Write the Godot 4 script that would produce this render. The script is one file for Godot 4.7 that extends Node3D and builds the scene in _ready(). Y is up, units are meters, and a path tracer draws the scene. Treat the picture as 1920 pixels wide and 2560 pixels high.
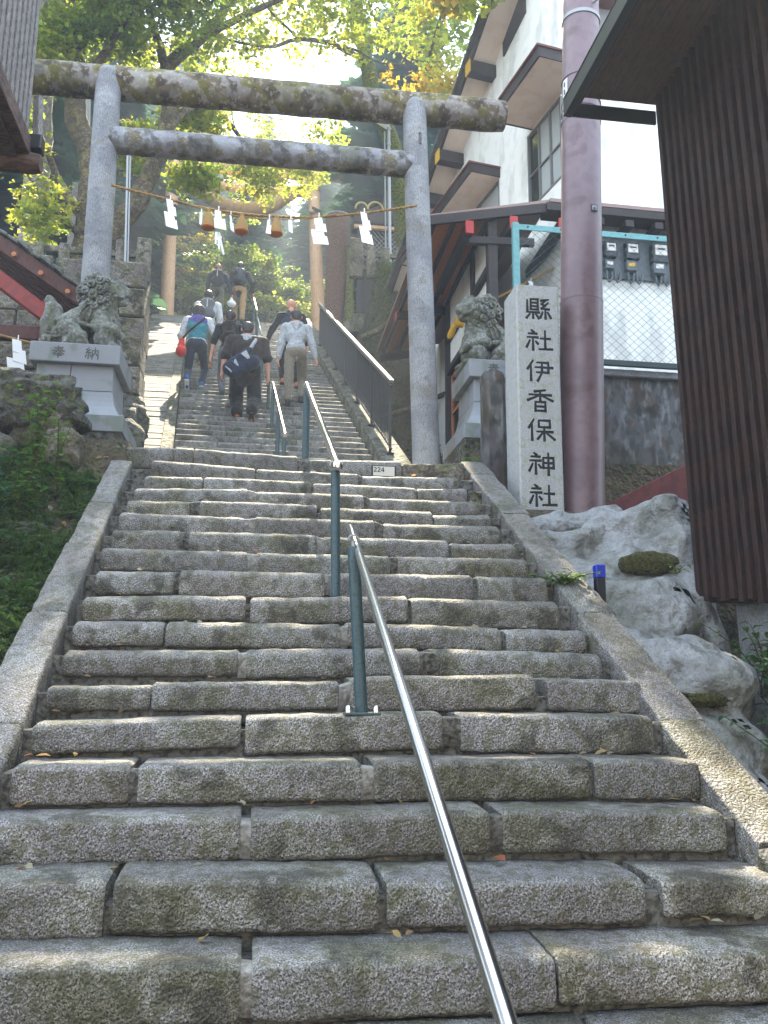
extends Node3D

# ---------------------------------------------------------------- mesh builder
class MB:
	var v := PackedVector3Array()
	var n := PackedVector3Array()
	var c := PackedColorArray()
	var i := PackedInt32Array()
	var col := Color(1, 1, 1)
	func pt(a: Vector3, nn: Vector3) -> int:
		v.append(a); n.append(nn); c.append(col)
		return v.size() - 1
	func tri(a: Vector3, b: Vector3, d: Vector3) -> void:
		var nn := (b - a).cross(d - a).normalized()
		var k := pt(a, nn); pt(b, nn); pt(d, nn)
		i.append_array([k, k + 2, k + 1])
	func quad(a: Vector3, b: Vector3, d: Vector3, e: Vector3) -> void:
		var nn := (d - a).cross(e - b).normalized()
		var k := pt(a, nn); pt(b, nn); pt(d, nn); pt(e, nn)
		i.append_array([k, k + 2, k + 1, k, k + 3, k + 2])
	# eight corners, index bits x=1 y=2 z=4, chamfered by bev
	func hexa(P: Array, bev := 0.0) -> void:
		var F := [[0, 4, 6, 2], [1, 3, 7, 5], [0, 1, 5, 4], [2, 6, 7, 3], [0, 2, 3, 1], [4, 5, 7, 6]]
		if bev <= 0.0:
			for f in F:
				quad(P[f[0]], P[f[1]], P[f[2]], P[f[3]])
			return
		var In := {}
		for q in 6:
			var f: Array = F[q]
			for k in 4:
				var a: Vector3 = P[f[k]]
				var e1: Vector3 = P[f[(k + 1) % 4]] - a
				var e2: Vector3 = P[f[(k + 3) % 4]] - a
				In[q * 8 + f[k]] = a + e1.normalized() * minf(bev, e1.length() * 0.45) + e2.normalized() * minf(bev, e2.length() * 0.45)
			quad(In[q * 8 + f[0]], In[q * 8 + f[1]], In[q * 8 + f[2]], In[q * 8 + f[3]])
		for q in 6:
			var f: Array = F[q]
			for k in 4:
				var a: int = f[k]
				var b: int = f[(k + 1) % 4]
				for r in range(q + 1, 6):
					if a in F[r] and b in F[r]:
						quad(In[q * 8 + b], In[q * 8 + a], In[r * 8 + a], In[r * 8 + b])
		for k in 8:
			var qs := []
			for q in 6:
				if k in F[q]:
					qs.append(In[q * 8 + k])
			var mid: Vector3 = (P[0] + P[7]) * 0.5
			if (qs[1] - qs[0]).cross(qs[2] - qs[0]).dot(P[k] - mid) > 0.0:
				tri(qs[0], qs[1], qs[2])
			else:
				tri(qs[0], qs[2], qs[1])
	func box(ce: Vector3, size: Vector3, bev := 0.0, b := Basis()) -> void:
		var P := []
		for k in 8:
			P.append(ce + b * Vector3(size.x * (0.5 if k & 1 else -0.5), size.y * (0.5 if k & 2 else -0.5), size.z * (0.5 if k & 4 else -0.5)))
		hexa(P, bev)
	# beam of rectangular section from a to d; w across, h up
	func beam(a: Vector3, d: Vector3, w: float, h: float, bev := 0.0, up := Vector3.UP) -> void:
		var z := (d - a).normalized()
		var x := up.cross(z).normalized()
		var y := z.cross(x)
		box((a + d) * 0.5, Vector3(w, h, (d - a).length()), bev, Basis(x, y, z))
	# smooth grid: rows of equal length; normal = along row x along column
	func grid(rows: Array, cu := false, cv := false, flip := false) -> void:
		var R := rows.size()
		var C: int = rows[0].size()
		var k0 := v.size()
		for r in R:
			for q in C:
				pt(rows[r][q], Vector3.ZERO)
		for r in (R if cv else R - 1):
			for q in (C if cu else C - 1):
				var a := k0 + r * C + q
				var b := k0 + r * C + (q + 1) % C
				var d := k0 + ((r + 1) % R) * C + (q + 1) % C
				var e := k0 + ((r + 1) % R) * C + q
				var nn := (v[d] - v[a]).cross(v[e] - v[b])
				if flip:
					nn = -nn
				n[a] += nn; n[b] += nn; n[d] += nn; n[e] += nn
				if flip:
					i.append_array([a, b, d, a, d, e])
				else:
					i.append_array([a, d, b, a, e, d])
		for k in range(k0, v.size()):
			n[k] = n[k].normalized()
	func tube(pts: Array, radii, sides := 8, caps := true) -> void:
		var rows := []
		var N := pts.size()
		var ref := Vector3.ZERO
		for k in N:
			var d: Vector3 = (pts[mini(k + 1, N - 1)] - pts[maxi(k - 1, 0)]).normalized()
			if ref == Vector3.ZERO:
				ref = Vector3.RIGHT if absf(d.x) < 0.8 else Vector3.FORWARD
			var x := (ref - d * ref.dot(d)).normalized()
			ref = x
			var y := d.cross(x)
			var rr: float = radii[k] if radii is Array else radii
			var row := PackedVector3Array()
			for s in sides:
				var t := TAU * s / sides
				row.append(pts[k] + (x * cos(t) + y * sin(t)) * rr)
			rows.append(row)
		grid(rows, true, false)
		if caps:
			for s in range(1, sides - 1):
				tri(rows[0][0], rows[0][s + 1], rows[0][s])
				tri(rows[N - 1][0], rows[N - 1][s], rows[N - 1][s + 1])
	# profile: array of [radius, y] bottom to top, about o
	func lathe(prof: Array, sides: int, o: Vector3, b := Basis()) -> void:
		var rows := []
		for q in prof:
			var row := PackedVector3Array()
			for s in sides:
				var t := TAU * s / sides
				row.append(o + b * Vector3(sin(t) * q[0], q[1], cos(t) * q[0]))
			rows.append(row)
		grid(rows, true, false)
	# polygon (x,y) CCW extruded from z0 (back) to z1 (front)
	func prism(poly: PackedVector2Array, z0: float, z1: float, xf := Transform3D()) -> void:
		if Geometry2D.is_polygon_clockwise(poly):
			poly.reverse()
		var T := Geometry2D.triangulate_polygon(poly)
		for k in range(0, T.size(), 3):
			var a := poly[T[k]]; var b := poly[T[k + 1]]; var d := poly[T[k + 2]]
			if (b - a).cross(d - a) < 0.0:
				var t := b; b = d; d = t
			tri(xf * Vector3(a.x, a.y, z1), xf * Vector3(b.x, b.y, z1), xf * Vector3(d.x, d.y, z1))
			tri(xf * Vector3(a.x, a.y, z0), xf * Vector3(d.x, d.y, z0), xf * Vector3(b.x, b.y, z0))
		for k in poly.size():
			var a := poly[k]; var b := poly[(k + 1) % poly.size()]
			quad(xf * Vector3(a.x, a.y, z0), xf * Vector3(b.x, b.y, z0), xf * Vector3(b.x, b.y, z1), xf * Vector3(a.x, a.y, z1))
	# a knobbly lump
	func lump(o: Vector3, r: Vector3, amp: float, sd: int, rings := 10, segs := 14, b := Basis()) -> void:
		var f := FastNoiseLite.new()
		f.seed = sd; f.frequency = 1.1; f.fractal_octaves = 3
		var rows := []
		for q in rings + 1:
			var row := PackedVector3Array()
			var t := PI * q / rings
			for s in segs:
				var u := TAU * s / segs
				var d := Vector3(sin(t) * sin(u), -cos(t), sin(t) * cos(u))
				var e := Vector3(signf(d.x) * pow(absf(d.x), 0.75), signf(d.y) * pow(absf(d.y), 0.75), signf(d.z) * pow(absf(d.z), 0.75))
				row.append(o + b * (e * r * (1.0 + amp * (f.get_noise_3dv(d * 1.0 + Vector3(sd, 0, 0)) * 1.6 + f.get_noise_3dv(d * 3.1 + Vector3(0, sd, 0)) * 0.5))))
			rows.append(row)
		grid(rows, true, false)
	func mesh(off := Vector3.ZERO) -> ArrayMesh:
		var vv := v
		if off != Vector3.ZERO:
			vv = PackedVector3Array()
			vv.resize(v.size())
			for k in v.size():
				vv[k] = v[k] - off
		var a := []
		a.resize(Mesh.ARRAY_MAX)
		a[Mesh.ARRAY_VERTEX] = vv
		a[Mesh.ARRAY_NORMAL] = n
		a[Mesh.ARRAY_COLOR] = c
		a[Mesh.ARRAY_INDEX] = i
		var m := ArrayMesh.new()
		m.add_surface_from_arrays(Mesh.PRIMITIVE_TRIANGLES, a)
		return m

# ---------------------------------------------------------------- fields meshed as surface nets
# prims: [a, b, ra, rb] tapered capsules; optional fifth value: squash basis is not used
func nets(mb: MB, prims: Array, cell: float, k: float, bump := 0.0, bump_freq := 8.0, sd := 1) -> void:
	var lo := Vector3(1e9, 1e9, 1e9)
	var hi := -lo
	for p in prims:
		var r := Vector3.ONE * (maxf(p[2], p[3]) + cell * 3.0 + bump)
		lo = lo.min(p[0] - r).min(p[1] - r)
		hi = hi.max(p[0] + r).max(p[1] + r)
	var nx := int((hi.x - lo.x) / cell) + 2
	var ny := int((hi.y - lo.y) / cell) + 2
	var nz := int((hi.z - lo.z) / cell) + 2
	var f := PackedFloat32Array()
	f.resize(nx * ny * nz)
	f.fill(1.0)
	for p in prims:
		var A: Vector3 = p[0]
		var AB: Vector3 = p[1] - p[0]
		var L2 := maxf(AB.length_squared(), 1e-9)
		var ra: float = p[2]
		var dr: float = p[3] - ra
		var m := maxf(p[2], p[3]) + k + cell * 2.0
		var q0 := ((A.min(p[1]) - lo - Vector3.ONE * m) / cell).floor()
		var q1 := ((A.max(p[1]) - lo + Vector3.ONE * m) / cell).ceil()
		for z in range(maxi(int(q0.z), 0), mini(int(q1.z) + 1, nz)):
			for y in range(maxi(int(q0.y), 0), mini(int(q1.y) + 1, ny)):
				var at := (z * ny + y) * nx
				for x in range(maxi(int(q0.x), 0), mini(int(q1.x) + 1, nx)):
					var w := lo + Vector3(x, y, z) * cell - A
					var t := clampf(w.dot(AB) / L2, 0.0, 1.0)
					var d := (w - AB * t).length() - ra - dr * t
					var e := f[at + x]
					var h := maxf(k - absf(d - e), 0.0) / k
					f[at + x] = minf(d, e) - h * h * k * 0.25
	if bump > 0.0:
		var no := FastNoiseLite.new()
		no.seed = sd; no.frequency = bump_freq; no.fractal_octaves = 2
		for z in nz:
			for y in ny:
				for x in nx:
					var at := (z * ny + y) * nx + x
					if absf(f[at]) < cell * 3.0 + bump:
						f[at] += no.get_noise_3dv(lo + Vector3(x, y, z) * cell) * bump * 2.0
	var idx := PackedInt32Array()
	idx.resize(nx * ny * nz)
	idx.fill(-1)
	var base := mb.v.size()
	var O := [0, 1, nx, nx + 1, nx * ny, nx * ny + 1, nx * ny + nx, nx * ny + nx + 1]
	for z in nz - 1:
		for y in ny - 1:
			var row := (z * ny + y) * nx
			for x in nx - 1:
				var at := row + x
				var f0 := f[at]
				if f0 > cell * 2.0 or f0 < -cell * 2.0:
					continue
				var mask := 0
				for q in 8:
					if f[at + O[q]] < 0.0:
						mask |= 1 << q
				if mask == 0 or mask == 255:
					continue
				var s := Vector3.ZERO
				var cnt := 0
				for q in 8:
					for ax in 3:
						var q2 := q | (1 << ax)
						if q2 == q:
							continue
						if ((mask >> q) & 1) != ((mask >> q2) & 1):
							var a := f[at + O[q]]
							var t := a / (a - f[at + O[q2]])
							var P := Vector3(q & 1, (q >> 1) & 1, q >> 2)
							P[ax] = t
							s += P
							cnt += 1
				idx[at] = mb.pt(lo + (Vector3(x, y, z) + s / cnt) * cell, Vector3.ZERO)
	var st := [1, nx, nx * ny]
	for z in range(1, nz - 1):
		for y in range(1, ny - 1):
			var row := (z * ny + y) * nx
			for x in range(1, nx - 1):
				var at := row + x
				if idx[at] < 0:
					continue
				for ax in 3:
					var a := f[at]
					var b := f[at + st[ax]]
					if (a < 0.0) == (b < 0.0):
						continue
					var u: int = st[(ax + 1) % 3]
					var w: int = st[(ax + 2) % 3]
					var q0 := idx[at]; var q1 := idx[at - u]; var q2 := idx[at - u - w]; var q3 := idx[at - w]
					if q0 < 0 or q1 < 0 or q2 < 0 or q3 < 0:
						continue
					if a < 0.0:
						mb.i.append_array([q0, q2, q1, q0, q3, q2])
					else:
						mb.i.append_array([q0, q1, q2, q0, q2, q3])
					var nn := (mb.v[q2] - mb.v[q0]).cross(mb.v[q3] - mb.v[q1])
					if a >= 0.0:
						nn = -nn
					mb.n[q0] += nn; mb.n[q1] += nn; mb.n[q2] += nn; mb.n[q3] += nn
	for q in range(base, mb.v.size()):
		mb.n[q] = mb.n[q].normalized()

# ---------------------------------------------------------------- naming
var used := {}
var org := {}
func numbered(s: String) -> String:
	if not used.has(s):
		used[s] = 0
		return s
	used[s] += 1
	return "%s_%03d" % [s, used[s]]
func tag(o: Node, label: String, cat: String, group := "", kind := "") -> Node:
	if label: o.set_meta("label", label)
	if cat: o.set_meta("category", cat)
	if group: o.set_meta("group", group)
	if kind: o.set_meta("kind", kind)
	return o
func thing(called: String, label: String, cat: String, at := Vector3.ZERO, group := "", kind := "") -> Node3D:
	var o := Node3D.new()
	o.name = numbered(called)
	o.position = at
	org[o] = at
	tag(o, label, cat, group, kind)
	add_child(o)
	return o
func part(parent: Node, called: String, mb: MB, m: Material, label := "") -> MeshInstance3D:
	var o := MeshInstance3D.new()
	o.name = called
	org[o] = org[parent]
	o.mesh = mb.mesh(org[parent])
	o.material_override = m
	if label: o.set_meta("label", label)
	parent.add_child(o, true)
	return o
func solo(called: String, mb: MB, m: Material, label: String, cat: String, at := Vector3.ZERO, group := "", kind := "") -> MeshInstance3D:
	var o := MeshInstance3D.new()
	o.name = numbered(called)
	o.position = at
	org[o] = at
	o.mesh = mb.mesh(at)
	o.material_override = m
	tag(o, label, cat, group, kind)
	add_child(o)
	return o
func scatter(parent: Node, called: String, mesh: Mesh, m: Material, xf: Array, tint: Array) -> MultiMeshInstance3D:
	var mm := MultiMesh.new()
	mm.transform_format = MultiMesh.TRANSFORM_3D
	mm.use_colors = tint.size() > 0
	mm.mesh = mesh
	mm.instance_count = xf.size()
	for k in xf.size():
		mm.set_instance_transform(k, xf[k])
		if tint.size():
			mm.set_instance_color(k, tint[k])
	var o := MultiMeshInstance3D.new()
	o.multimesh = mm
	o.material_override = m
	if parent == self:
		o.name = numbered(called)
		add_child(o)
	else:
		o.name = called
		o.set_meta("kind", "stuff")
		parent.add_child(o, true)
		o.position = -org[parent]
	return o

# ---------------------------------------------------------------- textures and materials
func noise_bytes(size: int, freq: float, oct: int, sd: int, type := 0) -> PackedByteArray:
	var f := FastNoiseLite.new()
	f.noise_type = [FastNoiseLite.TYPE_SIMPLEX_SMOOTH, FastNoiseLite.TYPE_CELLULAR, FastNoiseLite.TYPE_VALUE][type]
	f.frequency = freq
	f.seed = sd
	f.fractal_type = FastNoiseLite.FRACTAL_FBM if oct > 1 else FastNoiseLite.FRACTAL_NONE
	f.fractal_octaves = oct
	if type == 1:
		f.cellular_return_type = FastNoiseLite.RETURN_CELL_VALUE
	var im := f.get_seamless_image(size, size)
	im.convert(Image.FORMAT_L8)
	return im.get_data()
# layers: [freq (cycles per pixel), octaves, type, colour, lo, hi, strength, x stretch]
func tex(size: int, base: Color, layers: Array, sd := 1) -> ImageTexture:
	var N := size * size
	var r := PackedFloat32Array(); r.resize(N); r.fill(base.r)
	var g := PackedFloat32Array(); g.resize(N); g.fill(base.g)
	var b := PackedFloat32Array(); b.resize(N); b.fill(base.b)
	for L in layers:
		sd += 7
		var d := noise_bytes(size, L[0], L[1], sd, L[2])
		var lut := PackedFloat32Array()
		lut.resize(256)
		for k in 256:
			lut[k] = smoothstep(L[4], L[5], k / 255.0) * L[6]
		var cr: float = L[3].r
		var cg: float = L[3].g
		var cb: float = L[3].b
		var sx: int = L[7] if L.size() > 7 else 1
		var sy: int = L[8] if L.size() > 8 else 1
		for k in N:
			var q := k
			if sx > 1 or sy > 1:
				q = ((k / size) * sy % size) * size + ((k % size) * sx) % size
			var t := lut[d[q]]
			if t > 0.0:
				r[k] += (cr - r[k]) * t
				g[k] += (cg - g[k]) * t
				b[k] += (cb - b[k]) * t
	var o := PackedByteArray()
	o.resize(N * 3)
	for k in N:
		o[k * 3] = int(clampf(r[k], 0.0, 1.0) * 255.0)
		o[k * 3 + 1] = int(clampf(g[k], 0.0, 1.0) * 255.0)
		o[k * 3 + 2] = int(clampf(b[k], 0.0, 1.0) * 255.0)
	return ImageTexture.create_from_image(Image.create_from_data(size, size, false, Image.FORMAT_RGB8, o))
func height(size: int, freq: float, oct: int, sd: int, type := 0) -> ImageTexture:
	var d := noise_bytes(size, freq, oct, sd, type)
	return ImageTexture.create_from_image(Image.create_from_data(size, size, false, Image.FORMAT_L8, d))
func lin(r: float, g: float, b: float) -> Color:
	return Color(r, g, b).linear_to_srgb()
# metres: the size of one tile of the texture in the world
func mat(called: String, t, metres: float, rough := 0.85, h = null, cm := 0.0, spec := 0.5) -> StandardMaterial3D:
	var m := StandardMaterial3D.new()
	m.resource_name = called
	m.roughness = rough
	m.metallic_specular = spec
	if t is Texture2D:
		m.albedo_texture = t
	else:
		m.albedo_color = t
	m.uv1_triplanar = true
	m.uv1_world_triplanar = true
	m.uv1_scale = Vector3.ONE / metres
	m.uv1_triplanar_sharpness = 4.0
	if h != null:
		m.heightmap_enabled = true
		m.heightmap_texture = h
		m.heightmap_scale = cm
	return m
# a second, larger pattern multiplied over the first
func patchy(m: StandardMaterial3D, t: Texture2D, metres: float) -> StandardMaterial3D:
	m.detail_enabled = true
	m.detail_albedo = t
	m.detail_blend_mode = BaseMaterial3D.BLEND_MODE_MUL
	m.detail_uv_layer = BaseMaterial3D.DETAIL_UV_2
	m.uv2_triplanar = true
	m.uv2_world_triplanar = true
	m.uv2_scale = Vector3.ONE / metres
	return m
func V(x: float, y: float, z: float) -> Vector3:
	return Vector3(x, y, z)

# ---------------------------------------------------------------- scene
var rng := RandomNumberGenerator.new()
var M := {}
var wob := FastNoiseLite.new()
const SLOPE := 0.564

func _ready() -> void:
	var cam := Camera3D.new()
	cam.name = "camera"
	cam.position = V(-0.121, 0.803, 2.780)
	cam.rotation = Vector3(deg_to_rad(11.057), deg_to_rad(-8.198), deg_to_rad(0.496))
	cam.fov = 60.02
	cam.near = 0.05
	cam.far = 400.0
	add_child(cam)
	var sky_mat := ProceduralSkyMaterial.new()
	sky_mat.sky_top_color = lin(0.37, 0.48, 0.65)
	sky_mat.sky_horizon_color = lin(0.62, 0.70, 0.78)
	sky_mat.sky_curve = 0.12
	sky_mat.ground_bottom_color = lin(0.10, 0.10, 0.09)
	sky_mat.ground_horizon_color = lin(0.3, 0.32, 0.3)
	sky_mat.sun_angle_max = 25.0
	var sky := Sky.new()
	sky.sky_material = sky_mat
	var env := Environment.new()
	env.background_mode = Environment.BG_SKY
	env.sky = sky
	env.background_energy_multiplier = 0.8
	env.tonemap_mode = Environment.TONE_MAPPER_LINEAR
	env.tonemap_exposure = 9.8
	env.sdfgi_enabled = true
	env.ssao_enabled = true
	env.ssil_enabled = true
	env.fog_enabled = true
	env.fog_density = 0.005
	env.fog_light_color = Color(0.90, 0.95, 1.0)
	var we := WorldEnvironment.new()
	we.name = "world_environment"
	we.environment = env
	add_child(we)
	var sun := DirectionalLight3D.new()
	sun.name = "sun"
	sun.light_color = Color(1.0, 0.94, 0.82)
	sun.light_energy = 1.6
	sun.light_angular_distance = 0.5
	sun.shadow_enabled = true
	sun.rotation_degrees = Vector3(-48.0, 180.0 - 1.0, 0.0)
	add_child(sun)
	rng.seed = 20241
	wob.seed = 5
	wob.frequency = 7.0
	wob.fractal_octaves = 3
	make_materials()
	build_ground()
	build_lower_steps()
	build_curbs()
	build_upper_steps()
	build_torii()
	build_right_side()
	build_white_building()
	build_slat_building()
	build_left_side()
	build_guardians()
	build_rails()
	build_far_things()
	build_people()
	build_trees()
	build_plants()
	build_small_things()
	build_street()

func make_materials() -> void:
	var W := Color(1, 1, 1)
	var h_fine := height(512, 0.06, 3, 11)
	var h_mid := height(512, 0.02, 4, 12)
	var t_granite := tex(512, Color(0.51, 0.505, 0.50), [
		[0.012, 4, 0, Color(0.42, 0.42, 0.41), 0.45, 0.7, 0.8],
		[0.10, 3, 0, Color(0.70, 0.685, 0.67), 0.52, 0.64, 0.85],
		[0.11, 2, 0, Color(0.20, 0.20, 0.20), 0.55, 0.68, 0.85],
		[0.3, 1, 0, Color(0.78, 0.75, 0.71), 0.68, 0.8, 0.8],
		[0.016, 5, 0, Color(0.36, 0.35, 0.26), 0.54, 0.70, 0.55]], 3)
	var t_patch := tex(512, Color(1, 1, 1), [
		[0.008, 5, 0, Color(0.72, 0.71, 0.60), 0.48, 0.70, 0.9],
		[0.014, 4, 0, Color(0.50, 0.48, 0.44), 0.6, 0.75, 0.7],
		[0.006, 3, 0, Color(0.86, 0.84, 0.86), 0.45, 0.7, 0.8]], 33)
	M.granite_pale = mat("pale granite", tex(512, Color(0.66, 0.66, 0.655), [
		[0.12, 2, 0, Color(0.80, 0.80, 0.80), 0.52, 0.66, 0.9], [0.13, 2, 0, Color(0.40, 0.41, 0.42), 0.58, 0.70, 0.9], [0.012, 4, 0, Color(0.58, 0.60, 0.50), 0.56, 0.75, 0.6]], 9), 0.55, 0.8, h_fine, 0.5)
	M.granite = patchy(mat("granite", t_granite, 0.55, 0.85, h_fine, 0.9), t_patch, 2.3)
	M.granites = []
	for k in 5:
		var gm: StandardMaterial3D = M.granite.duplicate()
		gm.albedo_color = [Color(0.96, 0.96, 0.96), Color(0.90, 0.905, 0.89), Color(0.99, 0.985, 0.965), Color(0.87, 0.87, 0.845), Color(0.95, 0.96, 0.96)][k]
		gm.uv1_offset = V(0.31, 0.17, 0.43) * k
		gm.uv2_offset = V(0.23, 0.41, 0.13) * k
		M.granites.append(gm)
	M.granite_old = patchy(mat("weathered granite", t_granite, 0.8, 0.9, h_mid, 2.5), tex(256, Color(0.85, 0.84, 0.80), [
		[0.02, 5, 0, Color(0.52, 0.54, 0.36), 0.45, 0.62, 0.8], [0.03, 4, 0, Color(0.40, 0.38, 0.34), 0.55, 0.75, 0.8]], 41), 1.7)
	M.granite_new = patchy(mat("cut granite", tex(512, Color(0.50, 0.51, 0.525), [
		[0.3, 1, 0, Color(0.36, 0.37, 0.40), 0.52, 0.66, 0.9], [0.25, 1, 0, Color(0.62, 0.63, 0.65), 0.58, 0.72, 0.8]], 51), 0.35, 0.45), tex(256, Color(1, 1, 1), [
		[0.012, 4, 0, Color(0.80, 0.86, 0.74), 0.55, 0.75, 0.7]], 52), 1.5)
	M.statue = patchy(mat("statue stone", tex(512, Color(0.43, 0.43, 0.405), [
		[0.2, 2, 0, Color(0.29, 0.30, 0.27), 0.5, 0.7, 0.9], [0.02, 4, 0, Color(0.56, 0.565, 0.54), 0.5, 0.7, 0.7]], 61), 0.5, 0.85, h_fine, 0.5), tex(256, Color(1, 1, 1), [
		[0.016, 4, 0, Color(0.70, 0.72, 0.52), 0.5, 0.7, 0.8], [0.02, 3, 0, Color(0.62, 0.62, 0.58), 0.58, 0.8, 0.8]], 62), 0.9)
	M.mortar = mat("mortar", tex(256, Color(0.36, 0.35, 0.33), [[0.05, 4, 0, Color(0.20, 0.19, 0.17), 0.45, 0.7, 0.9], [0.02, 3, 0, Color(0.42, 0.42, 0.38), 0.55, 0.8, 0.6]], 71), 0.6, 0.95, h_mid, 1.5)
	M.pale_mortar = mat("pale mortar", tex(256, Color(0.54, 0.53, 0.51), [[0.06, 4, 0, Color(0.42, 0.41, 0.39), 0.45, 0.7, 0.8]], 72), 0.6, 0.95, h_mid, 1.0)
	M.concrete = patchy(mat("old concrete", tex(512, Color(0.60, 0.60, 0.605), [
		[0.05, 4, 0, Color(0.50, 0.50, 0.51), 0.45, 0.7, 0.8, 4, 1], [0.03, 4, 0, Color(0.42, 0.41, 0.40), 0.60, 0.72, 0.7, 6, 1], [0.2, 1, 0, Color(0.36, 0.36, 0.36), 0.68, 0.8, 0.8]], 81), 1.1, 0.88, h_fine, 0.3), tex(256, Color(1, 1, 1), [
		[0.012, 4, 0, Color(0.80, 0.80, 0.82), 0.45, 0.7, 0.8], [0.02, 4, 0, Color(0.78, 0.74, 0.64), 0.6, 0.8, 0.5]], 82), 1.9)
	M.mossy_concrete = patchy(mat("mossy concrete", tex(512, Color(0.55, 0.53, 0.50), [
		[0.009, 5, 0, Color(0.40, 0.35, 0.25), 0.44, 0.56, 0.9], [0.012, 5, 0, Color(0.27, 0.22, 0.17), 0.52, 0.66, 0.85],
		[0.008, 5, 0, Color(0.42, 0.39, 0.16), 0.56, 0.7, 0.9], [0.04, 4, 0, Color(0.66, 0.64, 0.60), 0.64, 0.72, 0.7]], 91), 1.6, 0.95, h_mid, 1.2), t_patch, 3.1)
	M.concrete_moss = patchy(mat("stained concrete", tex(512, Color(0.54, 0.54, 0.55), [
		[0.012, 5, 0, Color(0.40, 0.36, 0.26), 0.54, 0.68, 0.8], [0.012, 5, 0, Color(0.34, 0.33, 0.32), 0.50, 0.72, 0.8], [0.08, 3, 0, Color(0.66, 0.66, 0.66), 0.64, 0.76, 0.5]], 95), 1.4, 0.92, h_mid, 1.2), t_patch, 2.9)
	M.wall_stain = patchy(mat("rust stained concrete", tex(512, Color(0.34, 0.33, 0.33), [
		[0.010, 5, 0, Color(0.47, 0.47, 0.47), 0.5, 0.75, 0.8, 3, 1], [0.010, 5, 0, Color(0.28, 0.21, 0.14), 0.58, 0.78, 0.7, 2, 1], [0.02, 5, 0, Color(0.20, 0.21, 0.20), 0.50, 0.75, 0.7, 2, 1]], 101), 2.6, 0.92, h_mid, 0.8), t_patch, 4.7)
	M.rock = patchy(mat("pale rock", tex(512, Color(0.56, 0.565, 0.57), [
		[0.02, 5, 0, Color(0.50, 0.50, 0.51), 0.40, 0.75, 0.8], [0.16, 2, 0, Color(0.38, 0.38, 0.39), 0.60, 0.75, 0.7], [0.03, 4, 0, Color(0.44, 0.44, 0.42), 0.58, 0.75, 0.7]], 111), 1.2, 0.95, h_mid, 3.0), tex(256, Color(1, 1, 1), [
		[0.012, 5, 0, Color(0.78, 0.79, 0.72), 0.5, 0.75, 0.8], [0.02, 5, 0, Color(0.55, 0.54, 0.50), 0.60, 0.75, 0.7]], 112), 2.2)
	M.dark_rock = patchy(mat("dark mossy rock", tex(512, Color(0.38, 0.37, 0.35), [
		[0.02, 5, 0, Color(0.24, 0.23, 0.21), 0.45, 0.65, 0.9], [0.014, 4, 0, Color(0.32, 0.34, 0.15), 0.55, 0.68, 0.8], [0.1, 2, 0, Color(0.5, 0.49, 0.46), 0.62, 0.75, 0.6]], 121), 1.0, 0.97, h_mid, 4.0), t_patch, 1.9)
	M.wall_stone = patchy(mat("tuff block", tex(512, Color(0.50, 0.47, 0.42), [
		[0.05, 4, 0, Color(0.38, 0.35, 0.30), 0.45, 0.65, 0.9], [0.014, 4, 0, Color(0.37, 0.38, 0.20), 0.54, 0.7, 0.8], [0.12, 2, 0, Color(0.28, 0.26, 0.23), 0.62, 0.75, 0.8]], 131), 0.9, 0.97, h_mid, 2.5), t_patch, 2.1)
	M.earth = patchy(mat("earth", tex(512, Color(0.26, 0.21, 0.15), [
		[0.03, 5, 0, Color(0.34, 0.29, 0.20), 0.45, 0.65, 0.9], [0.02, 5, 0, Color(0.25, 0.27, 0.10), 0.52, 0.66, 0.8], [0.12, 2, 0, Color(0.45, 0.38, 0.28), 0.66, 0.76, 0.7]], 141), 1.1, 1.0, h_mid, 5.0), t_patch, 3.3)
	M.moss = mat("moss", tex(256, Color(0.25, 0.26, 0.09), [[0.08, 4, 0, Color(0.35, 0.33, 0.14), 0.45, 0.65, 0.9], [0.05, 4, 0, Color(0.17, 0.15, 0.08), 0.55, 0.7, 0.8]], 151), 0.5, 1.0, h_fine, 2.0)
	M.plaster = patchy(mat("white plaster", tex(256, Color(0.90, 0.89, 0.86), [[0.02, 4, 0, Color(0.85, 0.85, 0.82), 0.45, 0.7, 0.8]], 161), 1.5, 0.9, h_fine, 0.05), tex(256, Color(1, 1, 1), [
		[0.012, 4, 0, Color(0.86, 0.86, 0.86), 0.58, 0.8, 0.7, 3, 1]], 162), 5.0)
	M.soffit = mat("cream soffit", tex(256, Color(0.86, 0.80, 0.74), [[0.02, 4, 0, Color(0.82, 0.75, 0.68), 0.45, 0.7, 0.6]], 171), 1.5, 0.9)
	M.dark_wood = mat("dark stained timber", tex(256, Color(0.17, 0.12, 0.10), [[0.03, 4, 0, Color(0.10, 0.07, 0.06), 0.45, 0.7, 0.9, 4, 1], [0.05, 3, 0, Color(0.26, 0.19, 0.16), 0.6, 0.75, 0.6, 5, 1]], 181), 0.8, 0.7, h_fine, 0.1)
	M.slat_wood = patchy(mat("dark red slat timber", tex(512, Color(0.20, 0.11, 0.09), [[0.02, 4, 0, Color(0.13, 0.085, 0.08), 0.45, 0.65, 0.9, 6, 1], [0.03, 3, 0, Color(0.27, 0.18, 0.16), 0.6, 0.75, 0.7, 7, 1]], 191), 0.7, 0.6, h_fine, 0.08, 0.3), tex(256, Color(1, 1, 1), [[0.02, 3, 0, Color(0.7, 0.7, 0.75), 0.5, 0.7, 0.7]], 192), 1.3)
	M.soffit_wood = mat("brown soffit board", tex(256, Color(0.68, 0.43, 0.25), [[0.02, 4, 0, Color(0.60, 0.36, 0.20), 0.45, 0.7, 0.9, 1, 6]], 201), 0.9, 0.75)
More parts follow.
